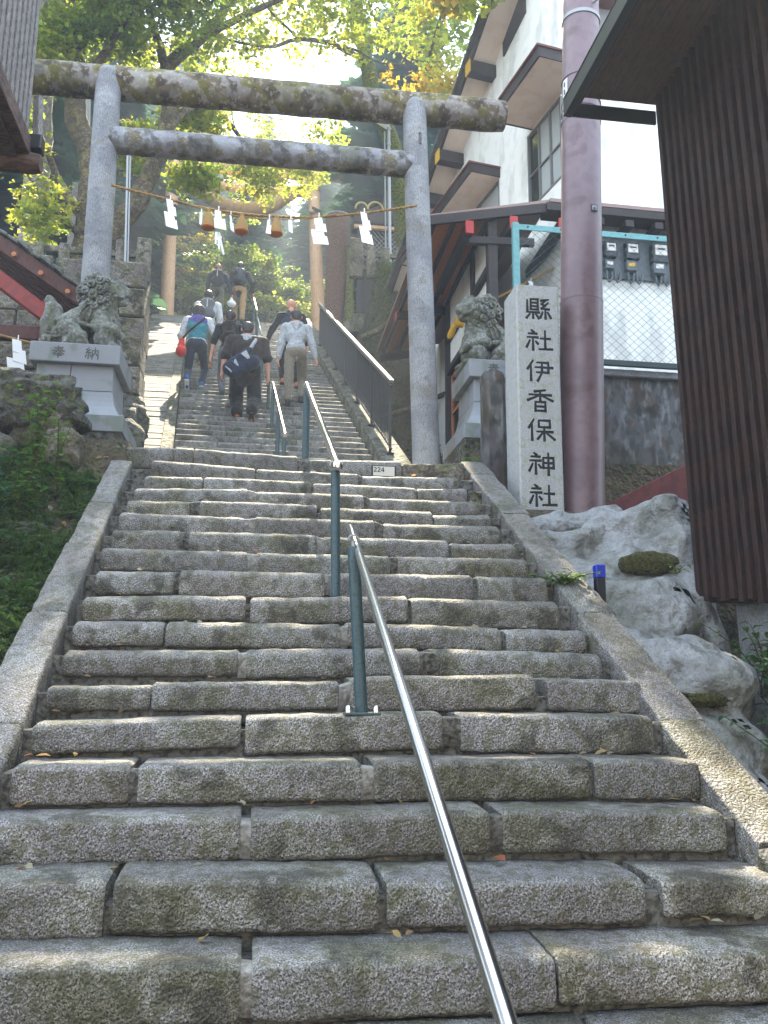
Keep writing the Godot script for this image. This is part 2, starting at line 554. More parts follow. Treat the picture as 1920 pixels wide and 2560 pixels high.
	M.red_wood = mat("vermilion paint", tex(256, Color(0.50, 0.13, 0.08), [[0.03, 4, 0, Color(0.42, 0.11, 0.07), 0.45, 0.7, 0.8], [0.08, 2, 0, Color(0.40, 0.16, 0.12), 0.66, 0.78, 0.6]], 211), 0.9, 0.6)
	M.old_red = mat("dull red roof timber", tex(256, Color(0.30, 0.15, 0.10), [[0.03, 4, 0, Color(0.21, 0.10, 0.07), 0.45, 0.7, 0.8, 3, 1]], 212), 0.9, 0.75)
	M.grey_wood = mat("grey weathered timber", tex(512, Color(0.50, 0.48, 0.47), [[0.02, 4, 0, Color(0.36, 0.34, 0.33), 0.45, 0.65, 0.9, 8, 1], [0.03, 3, 0, Color(0.62, 0.61, 0.61), 0.58, 0.72, 0.7, 6, 1]], 221), 0.8, 0.85, h_fine, 0.15)
	M.brown_wood = mat("brown weathered timber", tex(256, Color(0.36, 0.27, 0.24), [[0.03, 4, 0, Color(0.22, 0.17, 0.15), 0.45, 0.65, 0.9, 1, 4]], 222), 0.9, 0.85, h_fine, 0.2)
	M.pale_wood = mat("pale hinoki timber", tex(256, Color(0.78, 0.62, 0.46), [[0.02, 4, 0, Color(0.70, 0.53, 0.38), 0.45, 0.7, 0.8, 5, 1]], 231), 1.2, 0.6)
	M.bark = patchy(mat("bark", tex(512, Color(0.38, 0.33, 0.25), [[0.04, 4, 0, Color(0.24, 0.20, 0.15), 0.45, 0.62, 0.9, 2, 1], [0.012, 4, 0, Color(0.46, 0.42, 0.20), 0.52, 0.68, 0.8], [0.03, 3, 0, Color(0.55, 0.52, 0.46), 0.62, 0.75, 0.7]], 241), 0.9, 0.97, h_mid, 3.0), t_patch, 2.0)
	M.moss_bark = mat("mossy bark", tex(256, Color(0.36, 0.38, 0.10), [[0.04, 4, 0, Color(0.24, 0.20, 0.12), 0.5, 0.68, 0.9]], 242), 0.8, 1.0, h_mid, 3.0)
	M.grey_bark = mat("grey bark", tex(256, Color(0.50, 0.47, 0.43), [[0.05, 4, 0, Color(0.36, 0.33, 0.30), 0.45, 0.65, 0.9], [0.02, 3, 0, Color(0.60, 0.58, 0.54), 0.58, 0.72, 0.7]], 243), 0.9, 0.97, h_mid, 3.0)
	M.red_bark = mat("cedar bark", tex(256, Color(0.46, 0.34, 0.28), [[0.04, 4, 0, Color(0.30, 0.22, 0.18), 0.45, 0.65, 0.9, 4, 1]], 244), 0.9, 0.97, h_mid, 3.0)
	M.pole = patchy(mat("mauve coated steel", tex(256, Color(0.44, 0.355, 0.375), [[0.02, 4, 0, Color(0.40, 0.32, 0.34), 0.45, 0.7, 0.8], [0.35, 1, 0, Color(0.50, 0.39, 0.41), 0.6, 0.75, 0.6]], 251), 0.8, 0.42), tex(256, Color(1, 1, 1), [[0.012, 4, 0, Color(0.9, 0.88, 0.9), 0.5, 0.75, 0.8], [0.02, 4, 0, Color(0.8, 0.76, 0.72), 0.66, 0.8, 0.7]], 252), 1.9)
	M.teal = mat("teal paint", tex(256, Color(0.19, 0.29, 0.31), [[0.05, 4, 0, Color(0.16, 0.25, 0.27), 0.45, 0.7, 0.8], [0.1, 2, 0, Color(0.12, 0.16, 0.17), 0.68, 0.78, 0.7]], 261), 0.5, 0.45)
	M.pale_teal = mat("turquoise paint", tex(256, Color(0.38, 0.60, 0.60), [[0.03, 4, 0, Color(0.33, 0.53, 0.53), 0.45, 0.7, 0.7]], 262), 0.5, 0.5)
	M.steel = mat("polished steel", Color(0.80, 0.80, 0.80), 1.0, 0.22)
	M.steel.metallic = 1.0
	M.dull_steel = mat("dull steel", Color(0.55, 0.55, 0.55), 1.0, 0.5)
	M.dull_steel.metallic = 0.8
	M.black_iron = mat("brown black iron", Color(0.09, 0.075, 0.075), 1.0, 0.45)
	M.gutter = mat("black gutter", Color(0.075, 0.08, 0.09), 1.0, 0.45)
	M.wire = mat("green wire", Color(0.22, 0.36, 0.35), 1.0, 0.5)
	M.rope = mat("straw rope", tex(256, Color(0.60, 0.47, 0.27), [[0.1, 3, 0, Color(0.42, 0.31, 0.17), 0.48, 0.68, 0.9, 1, 3]], 271), 0.25, 0.95)
	M.paper = mat("white paper", Color(0.93, 0.93, 0.92), 1.0, 0.8)
	M.paper.backlight_enabled = true
	M.paper.backlight = Color(0.8, 0.8, 0.8)
	M.letter = mat("dark letter paint", Color(0.10, 0.105, 0.12), 1.0, 0.8)
	M.shade_letter = mat("carving shade grey", Color(0.30, 0.30, 0.29), 1.0, 0.95)  # flat dark grey in place of the shade inside shallow carving
	M.red_tip = mat("red cap", Color(0.62, 0.13, 0.10), 1.0, 0.6)
	M.yellow_tip = mat("yellow cap", Color(0.80, 0.62, 0.08), 1.0, 0.6)
	M.red_brown = mat("red brown trim", Color(0.36, 0.12, 0.09), 1.0, 0.6)
	M.copper = mat("brown sheet roof", Color(0.52, 0.42, 0.38), 1.0, 0.5)
	M.tile_roof = mat("grey roof tile", tex(256, Color(0.36, 0.36, 0.34), [[0.05, 4, 0, Color(0.26, 0.27, 0.22), 0.45, 0.7, 0.9]], 281), 0.8, 0.8)
	M.dark = mat("dark plastic", Color(0.10, 0.10, 0.11), 1.0, 0.5)
	M.meter = mat("grey meter case", Color(0.30, 0.31, 0.32), 1.0, 0.5)
	M.meter_face = mat("meter face", Color(0.78, 0.76, 0.72), 1.0, 0.3)
	M.glass = mat("window glass", Color(0.05, 0.06, 0.06), 1.0, 0.06, null, 0.0, 0.9)
	M.blind = mat("grey blind", Color(0.62, 0.64, 0.63), 1.0, 0.6)
	M.frame = mat("grey window frame", Color(0.42, 0.41, 0.40), 1.0, 0.5)
	M.gold = mat("gilt", Color(0.60, 0.50, 0.24), 1.0, 0.4)
	M.skin = mat("skin", Color(0.74, 0.53, 0.43), 1.0, 0.6)
	M.skin.subsurf_scatter_enabled = true
	M.skin.subsurf_scatter_strength = 0.1

# a rough bar of stone swept from a to b; u and v span its section, v = u x (b - a)
func sweep(mb: MB, a: Vector3, b: Vector3, u: Vector3, v: Vector3, sect: Array, N: int, amp: float, chip := 0.012) -> void:
	var rows := []
	var d := (b - a).normalized()
	var mid := Vector2.ZERO
	for s in sect:
		mid += s
	mid /= sect.size()
	for k in N + 3:
		var t := clampf((k - 1.0) / N, 0.0, 1.0)
		var shrink := chip if k == 0 or k == N + 2 else 0.0
		var o := a.lerp(b, t)
		if k == 1: o += d * chip
		if k == N + 1: o -= d * chip
		var row := PackedVector3Array()
		for s in sect:
			var q: Vector2 = s
			if shrink > 0.0:
				q = q.move_toward(mid, shrink)
			var p := o + u * q.x + v * q.y
			var w := wob.get_noise_3dv(p)
			var w2 := wob.get_noise_3dv(p + Vector3(31, 7, 3))
			row.append(p + u * w * amp + v * w2 * amp)
		rows.append(row)
	mb.grid(rows, true, false)
	for e in [0, rows.size() - 1]:
		var c := Vector3.ZERO
		for p in rows[e]:
			c += p
		c /= rows[e].size()
		for q in rows[e].size():
			var p0: Vector3 = rows[e][q]
			var p1: Vector3 = rows[e][(q + 1) % rows[e].size()]
			if e == 0: mb.tri(c, p1, p0)
			else: mb.tri(c, p0, p1)

func step_section(depth: float, h: float, worn := 0.0) -> Array:
	if worn > 0.0:
		return [Vector2(-depth, 0), Vector2(-depth * 0.5, 0.0), Vector2(-0.095, -0.002), Vector2(-0.06, -0.007), Vector2(-0.034, -0.016), Vector2(-0.014, -0.028), Vector2(-0.002, -0.046), Vector2(0.003, -h * 0.42), Vector2(0.004, -h * 0.65),
			Vector2(0.001, -h + 0.022), Vector2(-0.006, -h + 0.007), Vector2(-0.024, -h), Vector2(-depth, -h)]
	return [Vector2(-depth, 0), Vector2(-depth * 0.5, 0.0), Vector2(-0.07, -0.001), Vector2(-0.04, -0.003), Vector2(-0.020, -0.008), Vector2(-0.007, -0.015), Vector2(-0.001, -0.026), Vector2(0.002, -h * 0.36), Vector2(0.004, -h * 0.6),
		Vector2(0.001, -h + 0.022), Vector2(-0.006, -h + 0.007), Vector2(-0.024, -h), Vector2(-depth, -h)]

const LOWER := [
	[-0.011, [-1.05, -0.125, 0.029, 0.011], [-0.092, 0.821, 0.008, -0], [0.83, 2.111, -0, -0.011]],
	[-0.283, [-1.108, -0.559, 0.187, 0.189], [-0.533, 0.316, 0.192, 0.174], [0.343, 1.238, 0.17, 0.162], [1.301, 1.995, 0.158, 0.141]],
	[-0.592, [-1.047, -0.145, 0.332, 0.336], [-0.108, 0.776, 0.332, 0.347], [0.825, 1.718, 0.346, 0.332]],
	[-0.863, [-1.012, -0.578, 0.492, 0.495], [-0.544, 0.323, 0.495, 0.501], [0.373, 1.276, 0.504, 0.506], [1.297, 1.761, 0.507, 0.501]],
	[-1.179, [-1.02, -0.164, 0.637, 0.668], [-0.144, 0.721, 0.668, 0.688], [0.805, 1.707, 0.683, 0.676]],
	[-1.454, [-1.033, -0.582, 0.787, 0.794], [-0.574, 0.284, 0.807, 0.82], [0.339, 1.241, 0.841, 0.861], [1.303, 1.782, 0.848, 0.837]],
	[-1.758, [-1.036, -0.193, 0.962, 0.974], [-0.155, 0.73, 0.98, 0.995], [0.801, 1.706, 0.996, 0.981]],
	[-2.046, [-1.057, -0.596, 1.123, 1.131], [-0.585, 0.347, 1.132, 1.132], [0.379, 1.242, 1.145, 1.13], [1.272, 1.731, 1.122, 1.123]],
	[-2.343, [-1.074, -0.176, 1.285, 1.308], [-0.148, 0.766, 1.299, 1.327], [0.787, 1.683, 1.316, 1.312]],
	[-2.632, [-1.063, -0.611, 1.463, 1.473], [-0.577, 0.299, 1.486, 1.488], [0.331, 1.229, 1.489, 1.502], [1.263, 1.715, 1.491, 1.492]],
	[-2.926, [-1.09, -0.18, 1.649, 1.648], [-0.127, 0.746, 1.645, 1.65], [0.796, 1.681, 1.651, 1.656]],
	[-3.218, [-1.079, -0.637, 1.815, 1.822], [-0.579, 0.281, 1.824, 1.825], [0.328, 1.203, 1.813, 1.816], [1.226, 1.686, 1.794, 1.803]],
	[-3.511, [-1.085, -0.218, 1.991, 1.982], [-0.145, 0.721, 1.991, 1.995], [0.783, 1.651, 1.974, 1.983]],
	[-3.805, [-1.081, -0.629, 2.138, 2.144], [-0.557, 0.315, 2.159, 2.158], [0.346, 1.208, 2.138, 2.136], [1.22, 1.667, 2.111, 2.124]],
	[-4.098, [-1.076, -0.211, 2.294, 2.323], [-0.145, 0.71, 2.306, 2.312], [0.752, 1.665, 2.287, 2.29]],
	[-4.393, [-1.045, -0.586, 2.464, 2.47], [-0.57, 0.304, 2.474, 2.471], [0.324, 1.189, 2.461, 2.456], [1.203, 1.625, 2.45, 2.464]],
	[-4.681, [-1.031, -0.165, 2.671, 2.637], [-0.151, 0.725, 2.63, 2.622], [0.764, 1.619, 2.606, 2.629]],
	[-4.966, [-1.287, -0.881, 2.851, 2.864], [-0.874, -0.711, 2.864, 2.865], [-0.704, 0.206, 2.861, 2.831], [0.322, 1.153, 2.81, 2.829]],
]


func build_lower_steps() -> void:
	var stairs := thing("stone_staircase", "broad flight of rough granite block steps in the foreground", "staircase", V(0.35, -0.8, 0.5), "", "structure")
	var rows := []
	for k in range(-4, 0):
		var row := [-k * 0.2925 - 0.01]
		var x := -1.25 + (0.4 if k % 2 else 0.0)
		while x < 1.75:
			var x1 := minf(x + 0.88, 1.95)
			row.append([maxf(x, -1.1), x1 - 0.03, k * 0.165, k * 0.165])
			x += 0.88
		rows.append(row)
	rows.append_array(LOWER)
	var under := -0.83
	for k in rows.size():
		var row: Array = rows[k]
		var z: float = row[0]
		var next_z: float = rows[k + 1][0] if k + 1 < rows.size() else z - 0.5
		var depth: float = z - next_z + 0.06
		var sum := 0.0
		var lo := 9.0
		for q in range(1, row.size()):
			var s: Array = row[q]
			var mb := MB.new()
			var h := minf(s[2], s[3]) - under - 0.004
			sweep(mb, V(s[0], s[2], z), V(s[1], s[3], z), V(0, 0, 1), V(0, 1, 0), step_section(depth, h, 1.0 if k > 9 else 0.0), int(ceil((s[1] - s[0]) / 0.05)), 0.0085)
			part(stairs, "step_stone", mb, M.granites[(k * 7 + q * 3) % 5])
			sum += (s[2] + s[3]) * 0.5
			lo = minf(lo, minf(s[2], s[3]))
		# mortar bed behind the joints
		var m2 := MB.new()
		var xl := -1.08 - 0.03 * maxf(0.0, -z) if k < 21 else -1.3
		m2.box(V((xl + 1.80) * 0.5, (lo - 0.03 + under - 0.05) * 0.5, z - 0.035 - depth * 0.5), V(1.80 - xl, lo - under + 0.02, depth), 0.004)
		part(stairs, "mortar_bed", m2, M.mortar)
		# pale mortar plugs in the wider joints
		for q in range(1, row.size() - 1):
			var s: Array = row[q]
			var s2: Array = row[q + 1]
			if s2[0] - s[1] > 0.032 and (k * 3 + q) % 3 != 0:
				var m3 := MB.new()
				sweep(m3, V(s[1] - 0.004, s[3] - 0.02, z - 0.012), V(s2[0] + 0.004, s2[2] - 0.022, z - 0.012), V(0, 0, 1), V(0, 1, 0), [Vector2(-0.1, 0), Vector2(-0.01, 0), Vector2(0, -0.01), Vector2(0, -0.125), Vector2(-0.1, -0.125)], 2, 0.008, 0.002)
				part(stairs, "mortar_plug", m3, M.pale_mortar if (k + q) % 2 else M.mortar)
		# narrow filler stones against the right curb
		var last: Array = row[row.size() - 1]
		if 1.80 - last[1] > 0.06 and k < 21:
			var m4 := MB.new()
			m4.box(V((last[1] + 0.012 + 1.775) * 0.5, last[3] - 0.105, z - 0.09), V(1.775 - last[1] - 0.02, 0.15, 0.13), 0.012)
			part(stairs, "filler_stone", m4, M.dark_rock if k % 2 else M.mortar)
		under = sum / (row.size() - 1)
	# paved edge of the terrace beside the last step
	for q in 2:
		var m5 := MB.new()
		if q == 0:
			sweep(m5, V(1.17, 2.795, -4.98), V(1.74, 2.83, -4.98), V(0, 0, 1), V(0, 1, 0), step_section(0.5, 0.2), 8, 0.012)
		else:
			sweep(m5, V(-1.75, 2.84, -5.0), V(-1.30, 2.852, -4.97), V(0, 0, 1), V(0, 1, 0), step_section(0.5, 0.22), 8, 0.012)
		part(stairs, "edge_stone", m5, M.wall_stone)

func build_curbs() -> void:
	for side in 2:
		var label := "sloping granite curb along the right edge of the front steps" if side else "sloping granite curb along the left edge of the front steps, beside the planted bank"
		var t := thing("stone_curb", label, "curb", V(1.9 if side else -1.15, -0.8, 1.2), "sloping stone curbs")
		var z := 1.35
		var k := 0
		var top_end := -5.2 if side else -4.78
		while z > top_end + 0.1:
			var z1 := maxf(z - (0.86 + 0.14 * sin(k * 2.3 + side)), top_end)
			if z1 - top_end < 0.25: z1 = top_end
			var a := V(1.77 if side else -1.02 + 0.038 * z, 0, z)
			var b := V(1.755 if side else -1.02 + 0.038 * z1, 0, z1 + 0.014)
			var w := 0.225 if side else 0.22 + 0.012 * z
			a.y = -z * SLOPE - 0.028
			b.y = -(z1 + 0.014) * SLOPE - 0.028 + 0.006 * sin(k * 5.0)
			a.y += 0.006 * cos(k * 3.0)
			var x0 := 0.0 if side else -w
			var mb := MB.new()
			var sec := [Vector2(x0 + 0.012, -0.002), Vector2(x0 + w * 0.5, 0.003), Vector2(x0 + w - 0.015, 0), Vector2(x0 + w - 0.003, -0.008), Vector2(x0 + w, -0.03), Vector2(x0 + w, -0.42), Vector2(x0, -0.42), Vector2(x0, -0.02), Vector2(x0 + 0.003, -0.008)]
			sweep(mb, a, b, V(1, 0, 0), V(0, 1, 0), sec, 12, 0.009, 0.004)
			part(t, "curb_stone", mb, M.granites[k % 3])
			z = z1
			k += 1

func upper_left(z: float) -> float:
	return -1.316 + 0.082 * (z + 9.54) - 0.01
func upper_right(z: float) -> float:
	return 1.361 + 0.045 * (z + 9.98) + 0.02

func build_upper_steps() -> void:
	# terrace paving
	var terr := thing("paved_terrace", "stone paved landing between the two flights, in front of the stone gate", "landing", V(0.2, 2.6, -6.2), "", "structure")
	for r in 4:
		for q in 6:
			var x0 := -1.75 + q * 0.62 + (0.25 if r % 2 else 0.0)
			var mb := MB.new()
			mb.box(V(x0 + 0.31, 2.70, -5.75 - r * 0.5), V(0.612, 0.24 + rng.randf() * 0.008, 0.492), 0.008)
			part(terr, "paving_slab", mb, M.granite)
	var st := thing("stone_staircase", "long narrow upper flight of stone steps that the walkers climb", "staircase", V(0, 2.8, -7.3), "", "structure")
	var z := -7.35
	var y := 2.83
	var upper_section := [Vector2(-0.34, 0), Vector2(-0.095, -0.003), Vector2(-0.05, -0.012), Vector2(-0.018, -0.026), Vector2(-0.002, -0.046), Vector2(0.002, -0.10), Vector2(-0.004, -0.174), Vector2(-0.34, -0.174)]
	for k in 52:
		var t := 0.2925
		var r := 0.1645
		y += r
		var xl := upper_left(z)
		var xr := upper_right(z)
		var n := 3 + (k % 2)
		var x := xl
		for q in n:
			var x1 := xr if q == n - 1 else x + (xr - xl) / n * rng.randf_range(0.85, 1.15)
			var mb := MB.new()
			var e := rng.randf_range(-0.006, 0.006)
			sweep(mb, V(x + 0.005, y + e, z + e), V(x1 - 0.005, y + e * 0.5, z), V(0, 0, 1), V(0, 1, 0), upper_section, 4, 0.012, 0.008)
			part(st, "step_stone", mb, M.granites[(k * 7 + q * 3) % 5])
			x = x1
		z -= t
	# the top landing
	var mb := MB.new()
	mb.box(V(-0.8, y - 0.35, z - 2.3), V(7.0, 0.6, 4.6))
	part(st, "top_landing", mb, M.granite_old)
	# ramp of flagstones left of the upper flight
	var ramp := thing("stone_ramp", "sloping strip of grey flagstones with a kerb, left of the upper steps", "ramp", V(-1.9, 2.8, -7.3), "", "structure")
	z = -7.2
	var j := 0
	while z > -22.3:
		var z1 := z - 0.62
		var f := func(zz: float) -> float: return 2.90 + (-7.3 - zz) * 0.5635
		var mb2 := MB.new()
		var xa := upper_left(z) - 0.01
		var xb := upper_left(z1) - 0.01
		mb2.hexa([V(xb - 0.17, f.call(z1) - 0.5, z1), V(xb, f.call(z1) - 0.5, z1), V(xb - 0.17, f.call(z1) + 0.02, z1), V(xb, f.call(z1) + 0.02, z1),
			V(xa - 0.17, f.call(z) - 0.5, z - 0.006), V(xa, f.call(z) - 0.5, z - 0.006), V(xa - 0.17, f.call(z) + 0.02, z - 0.006), V(xa, f.call(z) + 0.02, z - 0.006)], 0.012)
		part(ramp, "kerb_stone", mb2, M.granite_old)
		for q in 4:
			var za := z - q * 0.155
			var zb := za - 0.148
			var mb3 := MB.new()
			var e := rng.randf_range(-0.012, 0.012)
			var x0 := xa - 0.18
			var w := 0.52 + 0.025 * (-za - 7.2)
			mb3.hexa([V(x0 - w, f.call(zb) - 0.4, zb), V(x0, f.call(zb) - 0.4, zb), V(x0 - w, f.call(zb) + e, zb), V(x0, f.call(zb) + e, zb),
				V(x0 - w, f.call(za) - 0.4, za), V(x0, f.call(za) - 0.4, za), V(x0 - w, f.call(za) + e, za), V(x0, f.call(za) + e, za)], 0.01)
			part(ramp, "flagstone", mb3, M.granites[(j + q * 2) % 5])
		z = z1
		j += 1
	# right kerb that carries the black fence
	var rk := thing("stone_curb", "sloping stone curb under the dark iron fence, right of the upper steps", "curb", V(1.6, 2.8, -7.3), "sloping stone curbs")
	z = -7.3
	while z > -22.4:
		var z1 := z - 0.9
		var f2 := func(zz: float) -> float: return 2.83 + 0.30 + (-7.35 - zz) * 0.5635
		var mb4 := MB.new()
		var xa := upper_right(z) + 0.012
		var xb := upper_right(z1) + 0.012
		mb4.hexa([V(xb, f2.call(z1) - 0.6, z1), V(xb + 0.36, f2.call(z1) - 0.6, z1), V(xb, f2.call(z1), z1), V(xb + 0.36, f2.call(z1), z1),
			V(xa, f2.call(z) - 0.6, z - 0.006), V(xa + 0.36, f2.call(z) - 0.6, z - 0.006), V(xa, f2.call(z), z - 0.006), V(xa + 0.36, f2.call(z), z - 0.006)], 0.012)
		part(rk, "curb_stone", mb4, M.granite_old)
		z = z1

func stair_y(z: float) -> float:
	var zz := -z
	if zz < -1.2: return -0.83
	if zz < 4.97: return maxf(zz * SLOPE, -0.83)
	if zz < 7.3: return 2.83
	if zz < 22.6: return 2.83 + (zz - 7.3) * SLOPE
	return 11.45
func sm(a: float, b: float, x: float) -> float:
	return smoothstep(a, b, x)

func ground_y(x: float, z: float) -> float:
	var zz := -z
	var s := stair_y(z)
	var y := s - 0.45
	var bump := wob.get_noise_2d(x * 0.09, z * 0.09) * 0.25
	if x < -1.25:
		var d := -1.25 - x
		# planted bank, then the shrine yard, then the plateau over the block wall
		var bank := s - 0.20 + 0.10 * minf(d, 1.2) + bump * sm(0.1, 0.8, d)
		var yard := 2.95
		var plat := 6.25 + maxf(0.0, zz - 9.3) * 0.27
		y = lerpf(bank, yard, sm(4.6, 5.2, zz))
		if zz > 7.0:
			var inner := s - 0.35
			var w := sm(0.95 + 0.055 * (zz - 9.0), 1.15 + 0.055 * (zz - 9.0), d)
			var back := lerpf(yard, maxf(plat, s), sm(9.15, 9.4, zz)) if d > 0.9 else inner
			y = lerpf(inner, back + bump, w)
	elif x > 1.95:
		var d := x - 1.95
		var low := lerpf(s - 0.35, -0.35 + 0.22 * maxf(zz, 0.0), sm(0.0, 0.9, d)) + bump * 0.6
		var mid := 2.30
		y = lerpf(low, mid, sm(3.9, 4.4, zz))
		y = lerpf(y, 3.15, sm(5.35, 5.6, zz) * (1.0 - sm(0.75, 1.0, d)))
		y = lerpf(y, 4.55, sm(6.9, 7.05, zz) * sm(0.8, 0.95, d))
		var bankr := 3.3 + sm(11.3, 15.1, zz) * 6.35
		if zz > 8.0:
			var w := sm(0.0, 0.35, d)
			y = lerpf(s - 0.15, maxf(bankr, lerpf(3.3, s, sm(15.0, 20.0, zz))), w) + bump * w * 1.6 * sm(9.0, 12.0, zz)
	# wooded hill behind everything
	if zz > 25.0:
		y += minf((zz - 25.0) * 0.47, 26.0) + bump * 4.0
	var side := maxf(absf(x) - 9.0, 0.0)
	if zz > 6.0:
		y += side * 0.25 * sm(6.0, 14.0, zz)
	if zz < 1.3 and zz < -1.0:
		y = -0.83
	if zz > -1.0 and absf(x) > 8.0:
		y = lerpf(y, maxf(y, s), 0.5)
	return y

func build_ground() -> void:
	var xs := []
	var zs := []
	var x := -120.0
	while x < 120.0:
		xs.append(x)
		x += 12.0 if absf(x) > 40.0 else 3.0 if absf(x) > 13.0 else 0.9 if absf(x) > 6.0 else 0.22
	var z := -130.0
	while z < 60.0:
		zs.append(z)
		z += 10.0 if z < -60.0 or z > 10.0 else 2.5 if z < -27.0 else 0.45 if z < -17.0 else 0.2 if z < 2.0 else 2.0
	var mb := MB.new()
	var rows := []
	for zz in zs:
		var row := PackedVector3Array()
		for xx in xs:
			row.append(V(xx, ground_y(xx, zz) + wob.get_noise_2d(xx * 0.5, zz * 0.5) * 0.05, zz))
		rows.append(row)
	mb.grid(rows)
	var g := MeshInstance3D.new()
	# normal = column x row: columns run +x, rows run +z, so turn it over
	var mb2 := MB.new()
	rows.reverse()
	mb2.grid(rows)
	g.mesh = mb2.mesh()
	g.name = "ground"
	g.material_override = M.earth
	tag(g, "earth bank and wooded hillside beside and behind the steps", "ground", "", "structure")
	add_child(g)

func build_torii() -> void:
	var t := thing("torii_gate", "large grey concrete shrine gate with mossy lintel over the landing", "shrine gate", V(-0.15, 2.83, -6.3))
	var P := [[V(-1.90, 2.78, -6.3), V(-1.935, 7.40, -6.3)], [V(1.655, 2.78, -6.3), V(1.50, 7.40, -6.3)]]
	for p in P:
		var mb := MB.new()
		var pts := []
		var rad := []
		for k in 15:
			var u := k / 14.0
			pts.append((p[0] as Vector3).lerp(p[1], u))
			rad.append(lerpf(0.150, 0.137, u))
		# the shaft runs up against the lintel and ends in a rounded head
		for q in [[0.03, 0.13], [0.07, 0.105], [0.095, 0.06], [0.10, 0.005]]:
			pts.append(p[1] + V(0, q[0], 0.0))
			rad.append(q[1])
		mb.tube(pts, rad, 28)
		part(t, "pillar", mb, M.concrete)
	var lintel := func(a: Vector3, b: Vector3, r: float, called: String, m: Material) -> void:
		var mb := MB.new()
		var pts := []
		var rad := []
		for k in 41:
			var u := k / 40.0
			var e := minf(u, 1.0 - u) * (b - a).length()
			pts.append(a.lerp(b, u))
			rad.append(r * (1.0 + 0.02 * sin(k * 1.7)) * (1.0 if e > 0.03 else 0.93))
		mb.tube(pts, rad, 26)
		part(t, called, mb, m)
	lintel.call(V(-3.05, 7.36, -6.38), V(2.60, 7.46, -6.38), 0.185, "lintel", M.mossy_concrete)
	lintel.call(V(-1.88, 6.63, -6.3), V(1.50, 6.66, -6.3), 0.145, "tie_beam", M.concrete_moss)
	# wedge slot in the right pillar above the tie beam
	var mb2 := MB.new()
	mb2.box(V(1.545, 6.92, -6.165), V(0.035, 0.15, 0.02), 0.006)
	part(t, "wedge_slot", mb2, M.mortar)

	# second gate at the top of the stairs
	var t2 := thing("torii_gate", "pale new timber shrine gate at the top of the steps", "shrine gate", V(-0.85, 11.45, -23.4))
	var zc := -23.4
	for p in [[V(-3.12, 11.3, zc), V(-3.20, 16.93, zc)], [V(1.56, 11.3, zc), V(1.24, 16.93, zc)]]:
		var mb := MB.new()
		mb.tube([p[0], (p[0] as Vector3).lerp(p[1], 0.5), p[1], p[1] + V(0, 0.25, 0), p[1] + V(0, 0.3, 0)], [0.22, 0.20, 0.18, 0.17, 0.09], 20)
		part(t2, "pillar", mb, M.pale_wood)
		for k in 3:
			var mb3 := MB.new()
			var c: Vector3 = p[1] + V(0, -0.50 + k * 0.07, 0)
			var ring := []
			for s in 17:
				ring.append(c + V(cos(TAU * s / 16.0) * 0.205, 0.015 * sin(s * 2.0), sin(TAU * s / 16.0) * 0.205))
			mb3.tube(ring, 0.036, 6, false)
			part(t2, "rope_binding", mb3, M.rope)
	var mk := MB.new()
	mk.tube([V(-4.9, 17.10, zc - 0.12), V(-3.2, 17.06, zc - 0.12), V(-0.9, 17.05, zc - 0.12), V(1.4, 17.10, zc - 0.12), V(2.87, 17.16, zc - 0.12)], 0.20, 18)
	part(t2, "lintel", mk, M.pale_wood)
	var mn := MB.new()
	mn.tube([V(-3.2, 16.38, zc), V(1.3, 16.36, zc)], 0.165, 18)
	part(t2, "tie_beam", mn, M.pale_wood)
	# thick sacred rope sagging between its pillars
	var rt := thing("sacred_rope", "thick twisted straw rope sagging across the pale timber gate", "rope", V(-0.9, 14.6, zc + 0.3))
	for s in 3:
		var pts := []
		var rad := []
		for k in 61:
			var u := k / 60.0
			var c := V(lerpf(-3.1, 1.2, u), 16.72 - 4.0 * u * (1.0 - u) * 1.30, zc + 0.28)
			var thick := 0.055 + 0.115 * sin(PI * u)
			var a := u * 44.0 + s * TAU / 3.0
			pts.append(c + V(0, sin(a), cos(a)) * thick * 0.62)
			rad.append(thick)
		var mb4 := MB.new()
		mb4.tube(pts, rad, 8)
		part(rt, "rope_strand", mb4, M.rope)

	build_front_rope()

# zigzag paper streamer of n folds hanging from p
func streamer(p: Vector3, w: float, h: float, n: int, label: String, group: String, yaw := 0.0) -> void:
	var mb := MB.new()
	var b := Basis(Vector3.UP, yaw)
	var y := 0.0
	var fold := h / n
	var tilt := 0.07
	mb.box(p + b * V(0, 0.02, 0), V(0.012, 0.06, 0.004), 0.0, b)
	for k in n:
		var ww := w * (0.55 + 0.45 * k / maxf(1.0, n - 1.0))
		var xo := (0.10 * w if k % 2 else -0.08 * w)
		var zo := 0.012 * k
		var a := [V(xo - ww * 0.5, y, zo), V(xo + ww * 0.5, y - tilt * w, zo), V(xo + ww * 0.56 + 0.1 * w, y - fold * 1.2, zo + 0.02), V(xo - ww * 0.44 + 0.06 * w, y - fold * 1.08, zo + 0.03)]
		var t := V(0, 0, 0.003)
		mb.hexa([p + b * (a[3] - t), p + b * (a[2] - t), p + b * (a[0] - t), p + b * (a[1] - t), p + b * (a[3] + t), p + b * (a[2] + t), p + b * (a[0] + t), p + b * (a[1] + t)])
		y -= fold * 0.80
	solo("paper_streamer", mb, M.paper, label, "paper streamer", p, group)

